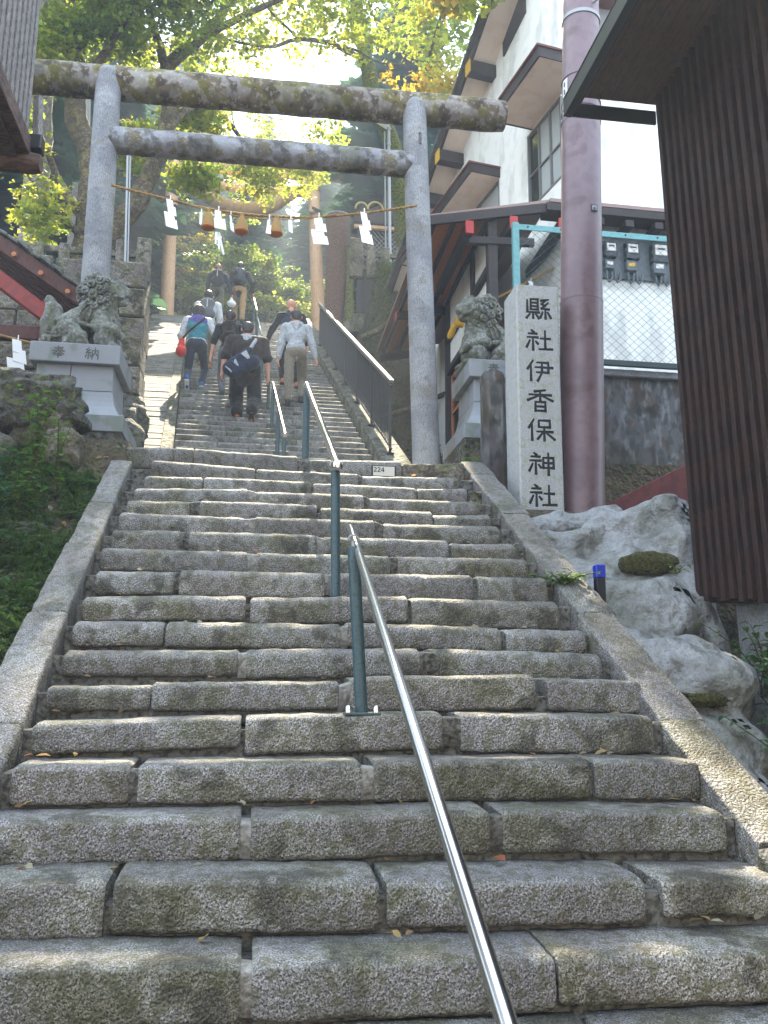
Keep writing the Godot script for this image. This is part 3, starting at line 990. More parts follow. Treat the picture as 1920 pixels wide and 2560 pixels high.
func build_front_rope() -> void:
	var z := -6.12
	var ctrl := [V(-1.79, 5.985, z), V(-1.31, 5.897, z), V(-0.67, 5.793, z), V(0.12, 5.785, z), V(0.775, 5.881, z), V(1.50, 6.05, z)]
	var cur := Curve3D.new()
	for k in ctrl.size():
		var tan: Vector3 = ((ctrl[mini(k + 1, 5)] as Vector3) - ctrl[maxi(k - 1, 0)]) / 6.0
		cur.add_point(ctrl[k], -tan, tan)
	var rt := thing("sacred_rope", "thin straw rope strung between the pillars of the concrete gate", "rope", V(0, 5.6, z))
	var L := cur.get_baked_length()
	for s in 2:
		var pts := []
		for k in 90:
			var o := L * k / 89.0
			var c := cur.sample_baked(o)
			var a := o * 55.0 + s * PI
			pts.append(c + V(0, sin(a), cos(a)) * 0.008)
		var mb := MB.new()
		mb.tube(pts, 0.0105, 5)
		part(rt, "rope_strand", mb, M.rope)
	# loose second cord
	var pts2 := []
	for k in 21:
		var u := k / 20.0
		pts2.append(V(lerpf(-1.12, 0.6, u), 5.86 - 4.0 * u * (1.0 - u) * 0.13 - u * 0.015, z + 0.03))
	var mc := MB.new()
	mc.tube(pts2, 0.006, 5)
	part(rt, "loose_cord", mc, M.rope)
	var g := "white paper streamers on the thin rope"
	streamer(V(-1.17, 5.86, z + 0.03), 0.12, 0.40, 4, "zigzag white paper streamer nearest the left pillar of the concrete gate", g, 0.2)
	streamer(V(-0.66, 5.78, z + 0.03), 0.12, 0.24, 2, "white paper streamer with trailing tails, between the two left straw tassels", g)
	for k in 3:
		var mb := MB.new()
		mb.box(V(-0.655 + 0.03 * k - 0.02, 5.45 - 0.03 * k, z + 0.05), V(0.020, 0.14 + 0.06 * k, 0.003), 0.0, Basis(Vector3.BACK, 0.12 * k))
		solo("paper_tail", mb, M.paper, ["short paper tail under the streamer between the two left tassels, leftmost of three", "middle paper tail under the streamer between the two left tassels", "longest paper tail under the streamer between the two left tassels"][k], "paper streamer", V(-0.8, 5.4, z), g)
	streamer(V(0.415, 5.80, z + 0.03), 0.16, 0.40, 4, "largest white zigzag paper streamer, in front of the right pillar of the timber gate", g, -0.2)
	streamer(V(0.91, 5.90, z + 0.03), 0.125, 0.45, 4, "zigzag white paper streamer nearest the right pillar of the concrete gate", g, 0.1)
	streamer(V(-0.84, 5.74, z + 0.03), 0.05, 0.14, 1, "small white paper slip just left of the leftmost straw tassel", g)
	streamer(V(-0.53, 5.73, z + 0.03), 0.045, 0.2, 2, "narrow slanting paper slip just left of the middle straw tassel", g, 0.5)
	streamer(V(-0.12, 5.73, z + 0.03), 0.05, 0.2, 2, "narrow paper slip beside the right-hand straw tassel", g, -0.4)
	streamer(V(0.11, 5.74, z + 0.03), 0.07, 0.14, 1, "small rounded paper slip hanging between the right tassel and the largest streamer", g)
	var names := ["leftmost of the three straw tassels on the thin rope", "middle of the three straw tassels on the thin rope", "rightmost of the three straw tassels on the thin rope"]
	for k in 3:
		var p := V([-0.765, -0.412, -0.045][k], [5.775, 5.76, 5.765][k], z + 0.02)
		var t := thing("straw_tassel", names[k], "straw tassel", p, "straw tassels")
		var mb := MB.new()
		mb.lathe([[0.0, -0.205], [0.068, -0.206], [0.075, -0.196], [0.073, -0.18], [0.058, -0.11], [0.040, -0.055], [0.024, -0.03], [0.019, -0.012], [0.026, 0.0], [0.012, 0.02], [0.0, 0.022]], 16, p)
		part(t, "straw_bundle", mb, M.rope)
		var md := MB.new()
		md.lathe([[0.0, -0.215], [0.062, -0.214], [0.0765, -0.202], [0.0765, -0.192], [0.07, -0.188]], 16, p)
		part(t, "cut_end", md, M.soffit_wood)

# strokes of a character in a unit box: each a list of points; stroke ends flare
const GLYPH := {
	"ken": [[[.06, .93], [.06, .36]], [[.2, .98], [.5, .98]], [[.2, .98], [.2, .47]], [[.49, .98], [.49, .47]], [[.2, .81], [.49, .81]], [[.2, .64], [.49, .64]], [[.2, .48], [.49, .48]], [[.03, .34], [.54, .34]],
		[[.29, .34], [.29, .06]], [[.16, .26], [.02, .05]], [[.4, .26], [.52, .05]], [[.93, 1.0], [.63, .93]], [[.8, .93], [.65, .76], [.8, .69]], [[.92, .84], [.64, .54], [.95, .52]], [[.8, .53], [.8, .06]], [[.69, .38], [.59, .1]], [[.89, .38], [1.02, .1]]],
	"sha": [[[.2, .99], [.3, .90]], [[.08, .82], [.42, .82]], [[.03, .64], [.46, .64]], [[.26, .64], [.26, .03]], [[.14, .5], [.0, .16]], [[.37, .46], [.46, .33]], [[.56, .6], [.96, .6]], [[.76, .98], [.76, .1]], [[.5, .08], [1.04, .1]]],
	"i": [[[.24, .99], [.02, .58]], [[.15, .74], [.15, .03]], [[.4, .9], [.86, .9]], [[.86, .9], [.86, .42]], [[.33, .67], [1.03, .67]], [[.38, .43], [.86, .43]], [[.6, .9], [.6, .42], [.42, .02]]],
	"ka": [[[.72, 1.0], [.28, .92]], [[.06, .77], [.94, .77]], [[.5, .95], [.5, .52]], [[.45, .74], [.0, .5]], [[.55, .74], [1.0, .5]], [[.3, .43], [.7, .43]], [[.3, .43], [.3, .0]], [[.7, .43], [.7, .0]], [[.3, .22], [.7, .22]], [[.3, .02], [.7, .02]]],
	"ho": [[[.22, .99], [.02, .6]], [[.14, .76], [.14, .02]], [[.42, .95], [.86, .95]], [[.42, .95], [.42, .64]], [[.86, .95], [.86, .64]], [[.42, .64], [.86, .64]], [[.34, .43], [.97, .43]], [[.63, .64], [.63, .02]], [[.58, .4], [.36, .08]], [[.69, .4], [1.04, .08]]],
	"jin": [[[.2, .99], [.3, .90]], [[.08, .82], [.42, .82]], [[.03, .64], [.46, .64]], [[.26, .64], [.26, .03]], [[.14, .5], [.0, .16]], [[.37, .46], [.46, .33]], [[.56, .78], [.97, .78]], [[.56, .78], [.56, .3]], [[.97, .78], [.97, .3]], [[.56, .54], [.97, .54]], [[.56, .32], [.97, .32]], [[.765, 1.0], [.765, .0]]],
	"hou": [[[.15, .86], [.85, .86]], [[.2, .72], [.8, .72]], [[.05, .57], [.95, .57]], [[.5, 1.0], [.5, .57]], [[.48, .57], [.1, .28]], [[.52, .57], [.92, .28]], [[.28, .33], [.72, .33]], [[.22, .19], [.78, .19]], [[.5, .42], [.5, .0]]],
	"nou": [[[.3, 1.0], [.1, .8], [.28, .72]], [[.4, .85], [.08, .55], [.42, .55]], [[.25, .55], [.25, .05]], [[.12, .42], [.04, .15]], [[.36, .42], [.44, .22]], [[.52, .75], [.98, .75]], [[.54, .75], [.54, .02]], [[.97, .75], [.97, .02]], [[.75, 1.0], [.75, .6], [.6, .3]], [[.76, .6], [.9, .32]]],
}
func stroke_poly(a: Vector2, b: Vector2, w0: float, w1: float) -> PackedVector2Array:
	var d := (b - a).normalized()
	var n := Vector2(-d.y, d.x)
	var e := d * w0 * 0.45
	return PackedVector2Array([a - e - n * w0 * 0.5, a - e * 0.2 - n * w0 * 0.5, b + e - n * w1 * 0.5, b + e * 1.3, b + e + n * w1 * 0.5, a - e * 0.5 + n * w0 * 0.5])

func build_right_side() -> void:
	# ---- carved stone pillar
	var p := V(2.357, 2.25, -4.806)
	var mon := CSGCombiner3D.new()
	mon.name = numbered("stone_monument")
	mon.position = p
	tag(mon, "tall square granite pillar carved with a column of dark characters", "monument")
	var body := CSGPolygon3D.new()
	body.name = "shaft"
	var q := 0.202
	var ch := 0.014
	body.polygon = PackedVector2Array([Vector2(-q + ch, -q), Vector2(q - ch, -q), Vector2(q, -q + ch), Vector2(q, q - ch), Vector2(q - ch, q), Vector2(-q + ch, q), Vector2(-q, q - ch), Vector2(-q, -q + ch)])
	body.depth = 2.2
	body.rotation_degrees = V(90, 0, 0)
	body.material = M.granite_pale
	mon.add_child(body)
	var glyphs := ["ken", "sha", "i", "ka", "ho", "jin", "sha"]
	var gy := [4.218, 3.913, 3.62, 3.338, 3.061, 2.75, 2.459]
	for k in 7:
		var w := 0.232
		var h := 0.20
		for s in GLYPH[glyphs[k]]:
			for j in s.size() - 1:
				var a := Vector2((s[j][0] - 0.5) * w, (s[j][1] - 0.5) * h)
				var b := Vector2((s[j + 1][0] - 0.5) * w, (s[j + 1][1] - 0.5) * h)
				var cut := CSGPolygon3D.new()
				cut.name = "carving"
				cut.operation = CSGShape3D.OPERATION_SUBTRACTION
				cut.polygon = stroke_poly(a, b, 0.0185, 0.027)
				cut.depth = 0.03
				cut.position = V(0.005 - 0.004 * k / 7.0, gy[k] - p.y, q + 0.021)
				cut.material = M.letter
				mon.add_child(cut, true)
	add_child(mon)
	# ---- old square post behind it
	var pst := MB.new()
	var c := V(2.075, 0, -5.17)
	var oct := PackedVector2Array()
	for s in [[-.11, -.07], [-.07, -.11], [.07, -.11], [.11, -.07], [.11, .07], [.07, .11], [-.07, .11], [-.11, .07]]:
		oct.append(Vector2(s[0], s[1]))
	var rows := []
	for y in [[2.2, 1.0], [2.6, 1.0], [3.1, 0.985], [3.55, 0.98], [3.74, 0.96], [3.775, 0.86], [3.79, 0.5]]:
		var row := PackedVector3Array()
		for k in 8:
			var o: Vector2 = oct[k] * y[1]
			row.append(c + V(o.x + wob.get_noise_2d(y[0] * 0.3, k) * 0.012, y[0], -o.y))
		rows.append(row)
	for r in rows.size() - 1:
		for k in 8:
			pst.quad(rows[r][k], rows[r][(k + 1) % 8], rows[r + 1][(k + 1) % 8], rows[r + 1][k])
	for k in range(1, 7):
		pst.tri(rows[6][0], rows[6][k], rows[6][k + 1])
	solo("stone_post", pst, M.wall_stain, "stained chamfered concrete post squeezed between the carved pillar and the right lion's pedestal", "post", V(2.075, 2.2, -5.17))
	# ---- utility pole
	var pl := thing("utility_pole", "thick mauve coated steel pole behind the carved stone pillar", "utility pole", V(2.82, 2.3, -4.85))
	var axis := func(y: float) -> Vector3: return V(2.81 + 0.033 * (y - 2.3), y, -4.85)
	var rad := func(y: float) -> float: return 0.206 - 0.0035 * (y - 2.3)
	var tube := func(y0: float, y1: float, grow: float, called: String, m: Material) -> MeshInstance3D:
		var mb := MB.new()
		var pts := []
		var rr := []
		for k in 9:
			var y: float = lerpf(y0, y1, k / 8.0)
			pts.append(axis.call(y))
			rr.append(rad.call(y) + grow)
		mb.tube(pts, rr, 40)
		return part(pl, called, mb, m)
	tube.call(2.2, 4.42, 0.003, "lower_section", M.pole)
	tube.call(4.423, 6.35, 0.0, "middle_section", M.pole)
	tube.call(6.353, 13.5, -0.003, "upper_section", M.pole)
	for y in [4.421, 6.35, 6.46, 6.56, 6.82]:
		tube.call(y - 0.006, y + 0.006, 0.006, "joint_band", M.dull_steel if y > 6.3 and y < 6.4 else M.pole)
	tube.call(7.5, 7.54, 0.007, "steel_band", M.dull_steel)
	var pb := MB.new()
	var tp: Vector3 = axis.call(5.32) + V(0.055, 0, 0.197)
	pb.box(tp, V(0.065, 0.075, 0.008), 0.002)
	var plate := part(pl, "bracket_plate", pb, M.dark)
	var pb2 := MB.new()
	pb2.box(tp + V(0, 0, 0.006), V(0.045, 0.05, 0.008), 0.002)
	pb2.tube([tp, tp + V(0, 0, 0.03)], 0.012, 8)
	part(plate, "bolt", pb2, M.dull_steel)
	var pg := MB.new()
	var fp: Vector3 = axis.call(7.62) + V(0.075, 0, 0.18)
	pg.tube([fp, fp + V(0.05, 0.03, 0.1), fp + V(0.1, 0.2, 0.16)], 0.014, 8)
	part(pl, "foot_peg", pg, M.dull_steel)
	# small number sticker wrapped on the pole's left side
	var ps := MB.new()
	var srow := []
	for k in 5:
		var row := PackedVector3Array()
		for y in [6.42, 6.80]:
			var t := deg_to_rad(-88.0 + k * 6.0)
			row.append((axis.call(y) as Vector3) + V(sin(t), 0, cos(t)) * (rad.call(y) + 0.002))
		srow.append(row)
	ps.grid(srow)
	var stick := part(pl, "sticker", ps, M.paper)
	for k in 4:
		var pn := MB.new()
		var t := deg_to_rad(-76.0)
		pn.box((axis.call(6.74 - k * 0.085) as Vector3) + V(sin(t), 0, cos(t)) * 0.1975, V(0.012, 0.05, 0.004), 0.0, Basis(Vector3.UP, t))
		part(stick, "printed_mark", pn, M.dark)
	# ---- retaining wall with the wire fence on it
	var rw := thing("retaining_wall", "rust stained grey concrete retaining wall under the wire fence", "wall", V(4.4, 2.2, -7.0))
	var wb := MB.new()
	wb.box(V(4.85, 3.35, -7.15), V(3.9, 2.32, 0.3), 0.01)
	part(rw, "wall_face", wb, M.wall_stain)
	var wc := MB.new()
	wc.box(V(4.85, 4.55, -7.12), V(3.94, 0.09, 0.38), 0.012)
	part(rw, "coping", wc, M.concrete)
	var wl := MB.new()
	wl.box(V(4.85, 3.32, -6.995), V(3.9, 0.03, 0.02), 0.004)
	part(rw, "rusty_ledge", wl, M.earth)
	var fn := thing("chain_link_fence", "turquoise framed chain-link fence on the retaining wall behind the pole", "fence", V(4.3, 4.6, -6.9))
	var post := func(x: float) -> void:
		var mb := MB.new()
		mb.box(V(x, 5.49, -6.9), V(0.085, 1.80, 0.06), 0.006)
		part(fn, "post", mb, M.pale_teal)
	post.call(2.87)
	post.call(4.62 + 1.2)
	var rail := MB.new()
	rail.box(V(4.37, 6.33, -6.875), V(2.95, 0.075, 0.012), 0.003)
	rail.box(V(4.37, 6.365, -6.90), V(2.95, 0.008, 0.05), 0.002)
	var tr := part(fn, "top_rail", rail, M.pale_teal)
	for k in 7:
		var bo := MB.new()
		bo.tube([V(3.02 + k * 0.42, 6.335, -6.87), V(3.02 + k * 0.42, 6.335, -6.86)], 0.012, 8)
		part(tr, "bolt", bo, M.dark)
	var br := MB.new()
	br.box(V(4.37, 4.645, -6.88), V(2.95, 0.07, 0.05), 0.004)
	part(fn, "bottom_rail", br, mat("dark green paint", Color(0.09, 0.17, 0.16), 1.0, 0.5))
	var wires := MB.new()
	var stepx := 0.058
	for k in 52:
		var x0 := 2.92 + k * stepx
		var pts := []
		for j in 32:
			var sx := stepx * 0.5 if (j + k) % 2 else -stepx * 0.5
			pts.append(V(x0 + sx, 4.68 + j * 0.0525, -6.9 + (0.006 if (j + k) % 2 else -0.006)))
		wires.tube(pts, 0.0032, 4, false)
	var w := part(fn, "wire_mesh", wires, M.wire)
	w.set_meta("kind", "stuff")
	# ---- sloping red board seen between pole and slatted house
	var rb := MB.new()
	rb.hexa([V(3.02, 2.30, -5.3), V(4.2, 2.55, -5.3), V(3.02, 2.45, -5.3), V(4.2, 3.05, -5.3), V(3.02, 2.30, -5.22), V(4.2, 2.55, -5.22), V(3.02, 2.45, -5.22), V(4.2, 3.05, -5.22)], 0.006)
	solo("sloping_board", rb, mat("faded red board", tex(128, Color(0.45, 0.22, 0.21), [[0.05, 3, 0, Color(0.38, 0.18, 0.18), 0.45, 0.7, 0.8]], 301), 0.8, 0.8), "faded red sloping board beside the foot of the mauve pole", "board", V(3.6, 2.4, -5.26))
	# ---- mortared rock outcrop beside the right curb
	var rk := MB.new()
	nets(rk, [
		[V(2.05, 2.02, -4.3), V(2.75, 2.12, -4.1), 0.17, 0.14], [V(2.5, 2.02, -3.7), V(2.98, 2.12, -3.5), 0.10, 0.12], [V(2.0, 1.86, -3.75), V(2.6, 1.90, -3.6), 0.10, 0.12],
		[V(2.95, 2.05, -3.4), V(2.92, 1.0, -3.05), 0.17, 0.24], [V(2.05, 1.45, -3.55), V(2.6, 1.55, -3.4), 0.26, 0.26], [V(2.1, 1.2, -3.15), V(2.6, 1.25, -2.95), 0.30, 0.30],
		[V(2.0, 0.85, -2.7), V(2.55, 0.75, -2.4), 0.34, 0.34], [V(1.98, 0.86, -2.3), V(2.48, 0.82, -2.0), 0.24, 0.20], [V(2.05, 0.55, -1.95), V(2.42, 0.45, -1.8), 0.22, 0.20], [V(2.0, 0.25, -1.7), V(2.40, 0.1, -1.55), 0.28, 0.24],
		[V(1.98, -0.05, -1.2), V(2.25, -0.3, -1.0), 0.24, 0.2]], 0.028, 0.17, 0.028, 3.2, 78)
	solo("rock_outcrop", rk, M.rock, "pale lumpy mortared rock bulging beside the right curb", "rock", V(2.3, 0.3, -2.6))
	var ms := MB.new()
	ms.lump(V(2.62, 1.66, -3.13), V(0.19, 0.075, 0.12), 0.35, 5)
	solo("moss_patch", ms, M.moss, "dark green moss cushion under the ledge of the pale rock", "moss", V(2.62, 1.6, -3.13))
	var ms2 := MB.new()
	ms2.lump(V(2.25, 0.74, -1.80), V(0.16, 0.035, 0.07), 0.4, 15)
	solo("moss_patch", ms2, M.moss, "mossy strip in the hollow of the pale rock's lower bulge", "moss", V(2.27, 0.9, -1.99))
	# ---- slim dark post with blue top
	var mp := thing("marker_post", "slim dark marker post with a blue top, standing against the right curb", "marker post", V(2.12, 1.0, -2.78))
	var mb1 := MB.new()
	mb1.box(V(2.12, 1.25, -2.78), V(0.062, 0.52, 0.062), 0.006)
	part(mp, "post", mb1, mat("dark navy plastic", Color(0.06, 0.07, 0.10), 1.0, 0.5))
	var mb2 := MB.new()
	mb2.box(V(2.12, 1.552, -2.78), V(0.066, 0.09, 0.066), 0.006)
	part(mp, "blue_cap", mb2, mat("blue plastic", Color(0.07, 0.17, 0.62), 1.0, 0.45))

func build_slat_building() -> void:
	var b := thing("slatted_building", "dark house clad in upright reddish brown timber slats with black gutter", "building", V(3.2, 0.4, -1.5))
	var z := -3.17
	var k := 0
	while z < 1.6:
		var mb := MB.new()
		var yb := 1.41 - 0.02 * (k % 2) - 0.012 * k
		mb.hexa([V(2.875, yb, z + 0.23 - 0.0), V(2.945, yb, z + 0.23), V(2.895, 5.43, z), V(2.965, 5.43, z), V(2.875, yb, z + 0.28), V(2.945, yb, z + 0.28), V(2.895, 5.43, z + 0.05), V(2.965, 5.43, z + 0.05)], 0.004)
		part(b, "slat", mb, M.slat_wood)
		z += 0.108
		k += 1
	var wb := MB.new()
	wb.hexa([V(2.975, 1.38, -2.95), V(6.5, 1.38, -2.95), V(2.99, 5.5, -3.19), V(6.5, 5.5, -3.19), V(2.975, 1.2, 2.2), V(6.5, 1.2, 2.2), V(2.99, 5.5, 2.2), V(6.5, 5.5, 2.2)], 0.01)
	part(b, "wall", wb, M.dark_wood)
	var base := MB.new()
	base.hexa([V(3.15, -1.2, -2.8), V(6.5, -1.2, -2.8), V(3.1, 1.37, -2.85), V(6.5, 1.37, -2.85), V(3.15, -1.2, 2.1), V(6.5, -1.2, 2.1), V(3.1, 1.19, 2.1), V(6.5, 1.19, 2.1)], 0.02)
	part(b, "foundation", base, M.concrete)
	# boarded soffit, roof slab and gutters
	for j in 7:
		var sb := MB.new()
		sb.box(V(2.33 + j * 0.094, 5.455, -0.5), V(0.09, 0.02, 5.55), 0.003)
		part(b, "soffit_board", sb, M.old_red)
	var rf := MB.new()
	rf.hexa([V(2.26, 5.49, -3.34), V(7.0, 5.49, -3.34), V(2.26, 5.60, -3.34), V(7.0, 7.2, -3.34), V(2.26, 5.49, 2.6), V(7.0, 5.49, 2.6), V(2.26, 5.60, 2.6), V(7.0, 7.2, 2.6)], 0.01)
	part(b, "roof", rf, M.gutter)
	var fa := MB.new()
	fa.box(V(2.275, 5.41, -0.5), V(0.03, 0.16, 5.65), 0.004)
	part(b, "fascia_board", fa, M.dark_wood)
	var g := MB.new()
	g.box(V(2.21, 5.40, -0.5), V(0.012, 0.15, 5.7), 0.003)
	g.box(V(2.235, 5.33, -0.5), V(0.06, 0.012, 5.7), 0.003)
	g.box(V(2.21, 5.475, -0.5), V(0.022, 0.014, 5.7), 0.004)
	part(b, "gutter", g, M.gutter)
	var g2 := MB.new()
	g2.box(V(2.235, 5.405, -3.355), V(0.07, 0.17, 0.03), 0.008)
	var gc := part(b, "gutter_end_cap", g2, M.gutter)
	var g4 := MB.new()
	for j in 7:
		var t := TAU * j / 7.0
		g4.tube([V(2.20 + j * 0.012, 5.485 + 0.01 * sin(j * 2.0), -3.37), V(2.207 + j * 0.012, 5.48, -3.372), V(2.212 + j * 0.012, 5.488 + 0.01 * sin(j * 2.0 + 1.0), -3.368)], 0.0035, 5)
	part(gc, "chain", g4, M.dull_steel)
	var g3 := MB.new()
	g3.box(V(2.62, 5.39, -3.36), V(0.74, 0.12, 0.03), 0.006)
	part(b, "end_fascia", g3, M.gutter)

func build_white_building() -> void:
	var b := thing("white_building", "white plastered house with brown trim, hooded windows and a deep verge", "building", V(4.6, 4.5, -9.5))
	var ang := deg_to_rad(9.7)
	var u := V(-sin(ang), 0, -cos(ang))        # along the side wall, away from the camera
	var n := V(-cos(ang), 0, sin(ang))         # out of the side wall, towards the steps
	var c := V(3.9, 0, -7.95)
	var W := func(s: float, y: float, o: float) -> Vector3: return c + u * s + n * o + V(0, y, 0)
	var slab := func(mb: MB, s0: float, s1: float, y0: float, y1: float, o0: float, o1: float, bev := 0.0) -> void:
		mb.hexa([W.call(s1, y0, o0), W.call(s1, y0, o1), W.call(s1, y1, o0), W.call(s1, y1, o1), W.call(s0, y0, o0), W.call(s0, y0, o1), W.call(s0, y1, o0), W.call(s0, y1, o1)], bev)
	# the slab helper runs its corners inside out when o1 > o0, so it is always given o0 > o1
	# side wall, pieced round the two windows; the top follows the verge
	var top := func(s: float) -> float: return 12.25 - 0.553 * s
	var pieces := [[0.0, 1.02, 4.5, 7.77], [1.02, 2.02, 4.5, 9.02], [2.02, 5.2, 4.5, 7.80], [5.2, 6.5, 4.5, 0.0], [0.0, 1.02, 9.02, 0.0], [1.02, 2.02, 9.02, 0.0], [2.02, 5.2, 8.90, 0.0]]
	for p in pieces:
		var mb := MB.new()
		var y0: float = p[2]
		var ya: float = p[3] if p[3] > 0.0 else top.call(p[0])
		var yb: float = p[3] if p[3] > 0.0 else top.call(p[1])
		if p[3] == 0.0 or true:
			mb.hexa([W.call(p[1], y0, 0.0), W.call(p[1], y0, -0.2), W.call(p[1], yb, 0.0), W.call(p[1], yb, -0.2), W.call(p[0], y0, 0.0), W.call(p[0], y0, -0.2), W.call(p[0], ya, 0.0), W.call(p[0], ya, -0.2)])
		part(b, "wall", mb, M.plaster)
	# front wall facing the camera
	var fw := MB.new()
	fw.box(V(7.32, 8.4, -8.22), V(6.8, 7.8, 0.2))
	part(b, "front_wall", fw, M.plaster)
	# far gable behind, so that the house is closed
	var bk := MB.new()
	bk.box(V(6.6, 7.2, -14.35), V(7.6, 5.4, 0.2))
	part(b, "back_wall", bk, M.plaster)
	# roof over the verge: boarded soffit, barge board, roof sheet
	var sl := 0.553
	for j in 2:
		var s0 := -1.2 + j * 4.0
		var s1 := s0 + 4.0
		var so := MB.new()
		so.hexa([W.call(s1, top.call(s1), 0.42), W.call(s1, top.call(s1), -6.5), W.call(s1, top.call(s1) + 0.05, 0.42), W.call(s1, top.call(s1) + 0.05, -6.5),
			W.call(s0, top.call(s0), 0.42), W.call(s0, top.call(s0), -6.5), W.call(s0, top.call(s0) + 0.05, 0.42), W.call(s0, top.call(s0) + 0.05, -6.5)])
		part(b, "soffit", so, M.soffit)
	var bb := MB.new()
	bb.hexa([W.call(6.8, top.call(6.8) - 0.10, 0.47), W.call(6.8, top.call(6.8) - 0.10, 0.42), W.call(6.8, top.call(6.8) + 0.10, 0.47), W.call(6.8, top.call(6.8) + 0.10, 0.42),
		W.call(-1.2, top.call(-1.2) - 0.10, 0.47), W.call(-1.2, top.call(-1.2) - 0.10, 0.42), W.call(-1.2, top.call(-1.2) + 0.10, 0.47), W.call(-1.2, top.call(-1.2) + 0.10, 0.42)], 0.005)
	part(b, "barge_board", bb, M.dark_wood)
	for j in 26:
		var s := -1.2 + j * 0.31
		var rt := MB.new()
		rt.hexa([W.call(s + 0.30, top.call(s + 0.30) + 0.09, 0.52), W.call(s + 0.30, top.call(s + 0.30) + 0.09, -6.5), W.call(s + 0.30, top.call(s + 0.30) + 0.13, 0.52), W.call(s + 0.30, top.call(s + 0.30) + 0.13, -6.5),
			W.call(s, top.call(s) + 0.105, 0.52), W.call(s, top.call(s) + 0.105, -6.5), W.call(s, top.call(s) + 0.16, 0.52), W.call(s, top.call(s) + 0.16, -6.5)])
		part(b, "roof_course", rt, M.tile_roof)
	# purlins with yellow caps
	for s in [0.75, 2.15, 3.55, 4.3]:
		var y: float = top.call(s) - 0.13
		var pm := MB.new()
		slab.call(pm, s - 0.09, s + 0.09, y - 0.12, y + 0.10, 0.47, -0.05, 0.006)
		var pu := part(b, "purlin", pm, M.dark_wood)
		var pc := MB.new()
		slab.call(pc, s - 0.095, s + 0.095, y - 0.125, y + 0.105, 0.485, 0.468, 0.003)
		part(pu, "end_cap", pc, M.yellow_tip)
	# dark wedge bracket
	var wd := MB.new()
	wd.hexa([W.call(1.75, 10.95, 0.03), W.call(1.75, 10.95, -0.02), W.call(1.75, 11.20, 0.03), W.call(1.75, 11.20, -0.02), W.call(0.95, 11.15, 0.03), W.call(0.95, 11.15, -0.02), W.call(0.95, 11.65, 0.03), W.call(0.95, 11.65, -0.02)], 0.004)
	part(b, "gable_board", wd, M.dark_wood)
	# windows: frame, panes, drawn blinds
	for w in [[0.0, 1.02, 7.77, 9.02, 3], [2.02, 5.2, 7.80, 8.90, 4]]:
		var fr := MB.new()
		var t := 0.035
		slab.call(fr, w[0], w[1], w[2], w[2] + t, 0.01, -0.06)
		slab.call(fr, w[0], w[1], w[3] - t, w[3], 0.01, -0.06)
		slab.call(fr, w[1] - t, w[1], w[2] + t, w[3] - t, 0.009, -0.06)
		slab.call(fr, w[0], w[0] + t, w[2] + t, w[3] - t, 0.009, -0.06)
		for j in range(1, w[4]):
			var s: float = lerpf(w[0], w[1], j / float(w[4]))
			slab.call(fr, s - 0.015, s + 0.015, w[2] + t, w[3] - t, 0.004, -0.05)
		var ymid: float = w[2] + 0.55
		slab.call(fr, w[0] + t, w[1] - t, ymid - 0.012, ymid + 0.012, 0.002, -0.05)
		var fo := part(b, "window", fr, M.frame)
		for j in w[4]:
			var s0: float = lerpf(w[0], w[1], j / float(w[4])) + 0.018
			var s1: float = lerpf(w[0], w[1], (j + 1) / float(w[4])) - 0.018
			var far_pane: bool = j == w[4] - 1 and w[0] < 1.0
			var gm := MB.new()
			slab.call(gm, s0, s1, w[2] + t, w[3] - t, -0.030, -0.036)
			part(fo, "pane", gm, M.glass if far_pane else M.blind)
	var inside := MB.new()
	slab.call(inside, 0.0, 5.2, 7.6, 9.1, -0.25, -0.3)
	part(b, "room_lining", inside, M.dark_wood)
	# hoods over the windows
	for h in [[-0.6, 0.85, 9.05, 0.66], [2.0, 5.4, 8.93, 0.52]]:
		var hs := MB.new()
		slab.call(hs, h[0], h[1], h[2], h[2] + 0.04, h[3] - 0.02, -0.02)
		var hd := part(b, "window_hood", hs, M.soffit)
		var hf := MB.new()
		slab.call(hf, h[0] - 0.02, h[1] + 0.02, h[2] - 0.015, h[2] + 0.13, h[3] + 0.01, h[3] - 0.02, 0.004)
		slab.call(hf, h[0] - 0.02, h[0], h[2] - 0.015, h[2] + 0.13, h[3] - 0.022, 0.0, 0.003)
		slab.call(hf, h[1], h[1] + 0.02, h[2] - 0.015, h[2] + 0.13, h[3] - 0.022, 0.0, 0.003)
		part(hd, "fascia", hf, M.dark_wood)
		var hr := MB.new()
		slab.call(hr, h[0] - 0.04, h[1] + 0.04, h[2] + 0.132, h[2] + 0.165, h[3] + 0.04, -0.02, 0.003)
		part(hd, "hood_roof", hr, M.red_brown)
	# narrow upper window and trim on the front wall
	var nw := MB.new()
	nw.box(V(4.62, 9.85, -7.95), V(0.22, 1.3, 0.05), 0.004)
	part(b, "narrow_window", nw, M.frame)
	var nh := MB.new()
	nh.box(V(4.60, 10.62, -7.86), V(0.34, 0.16, 0.24), 0.006)
	part(b, "narrow_hood", nh, M.red_brown)

	# ---- low entrance wing with its own shallow gable
	var a := thing("entrance_wing", "low entrance wing with brown boarded eaves and cream panels below the white house", "building", V(3.4, 3.2, -9.0))
	var wall_x := 2.8
	# cream panels framed in dark timber, along the steps
	var frame := [[4.9, -7.85], [7.1, -10.45]]
	for q in [[-7.9, -8.75, 6.30, 7.0], [-8.75, -10.4, 6.30, 7.0], [-7.9, -9.1, 5.75, 6.22], [-9.1, -10.4, 5.75, 6.22]]:
		var mb := MB.new()
		mb.box(V(wall_x + 0.06, (q[2] + q[3]) * 0.5, (q[0] + q[1]) * 0.5), V(0.06, q[3] - q[2], q[0] - q[1]))
		part(a, "plaster_panel", mb, M.plaster)
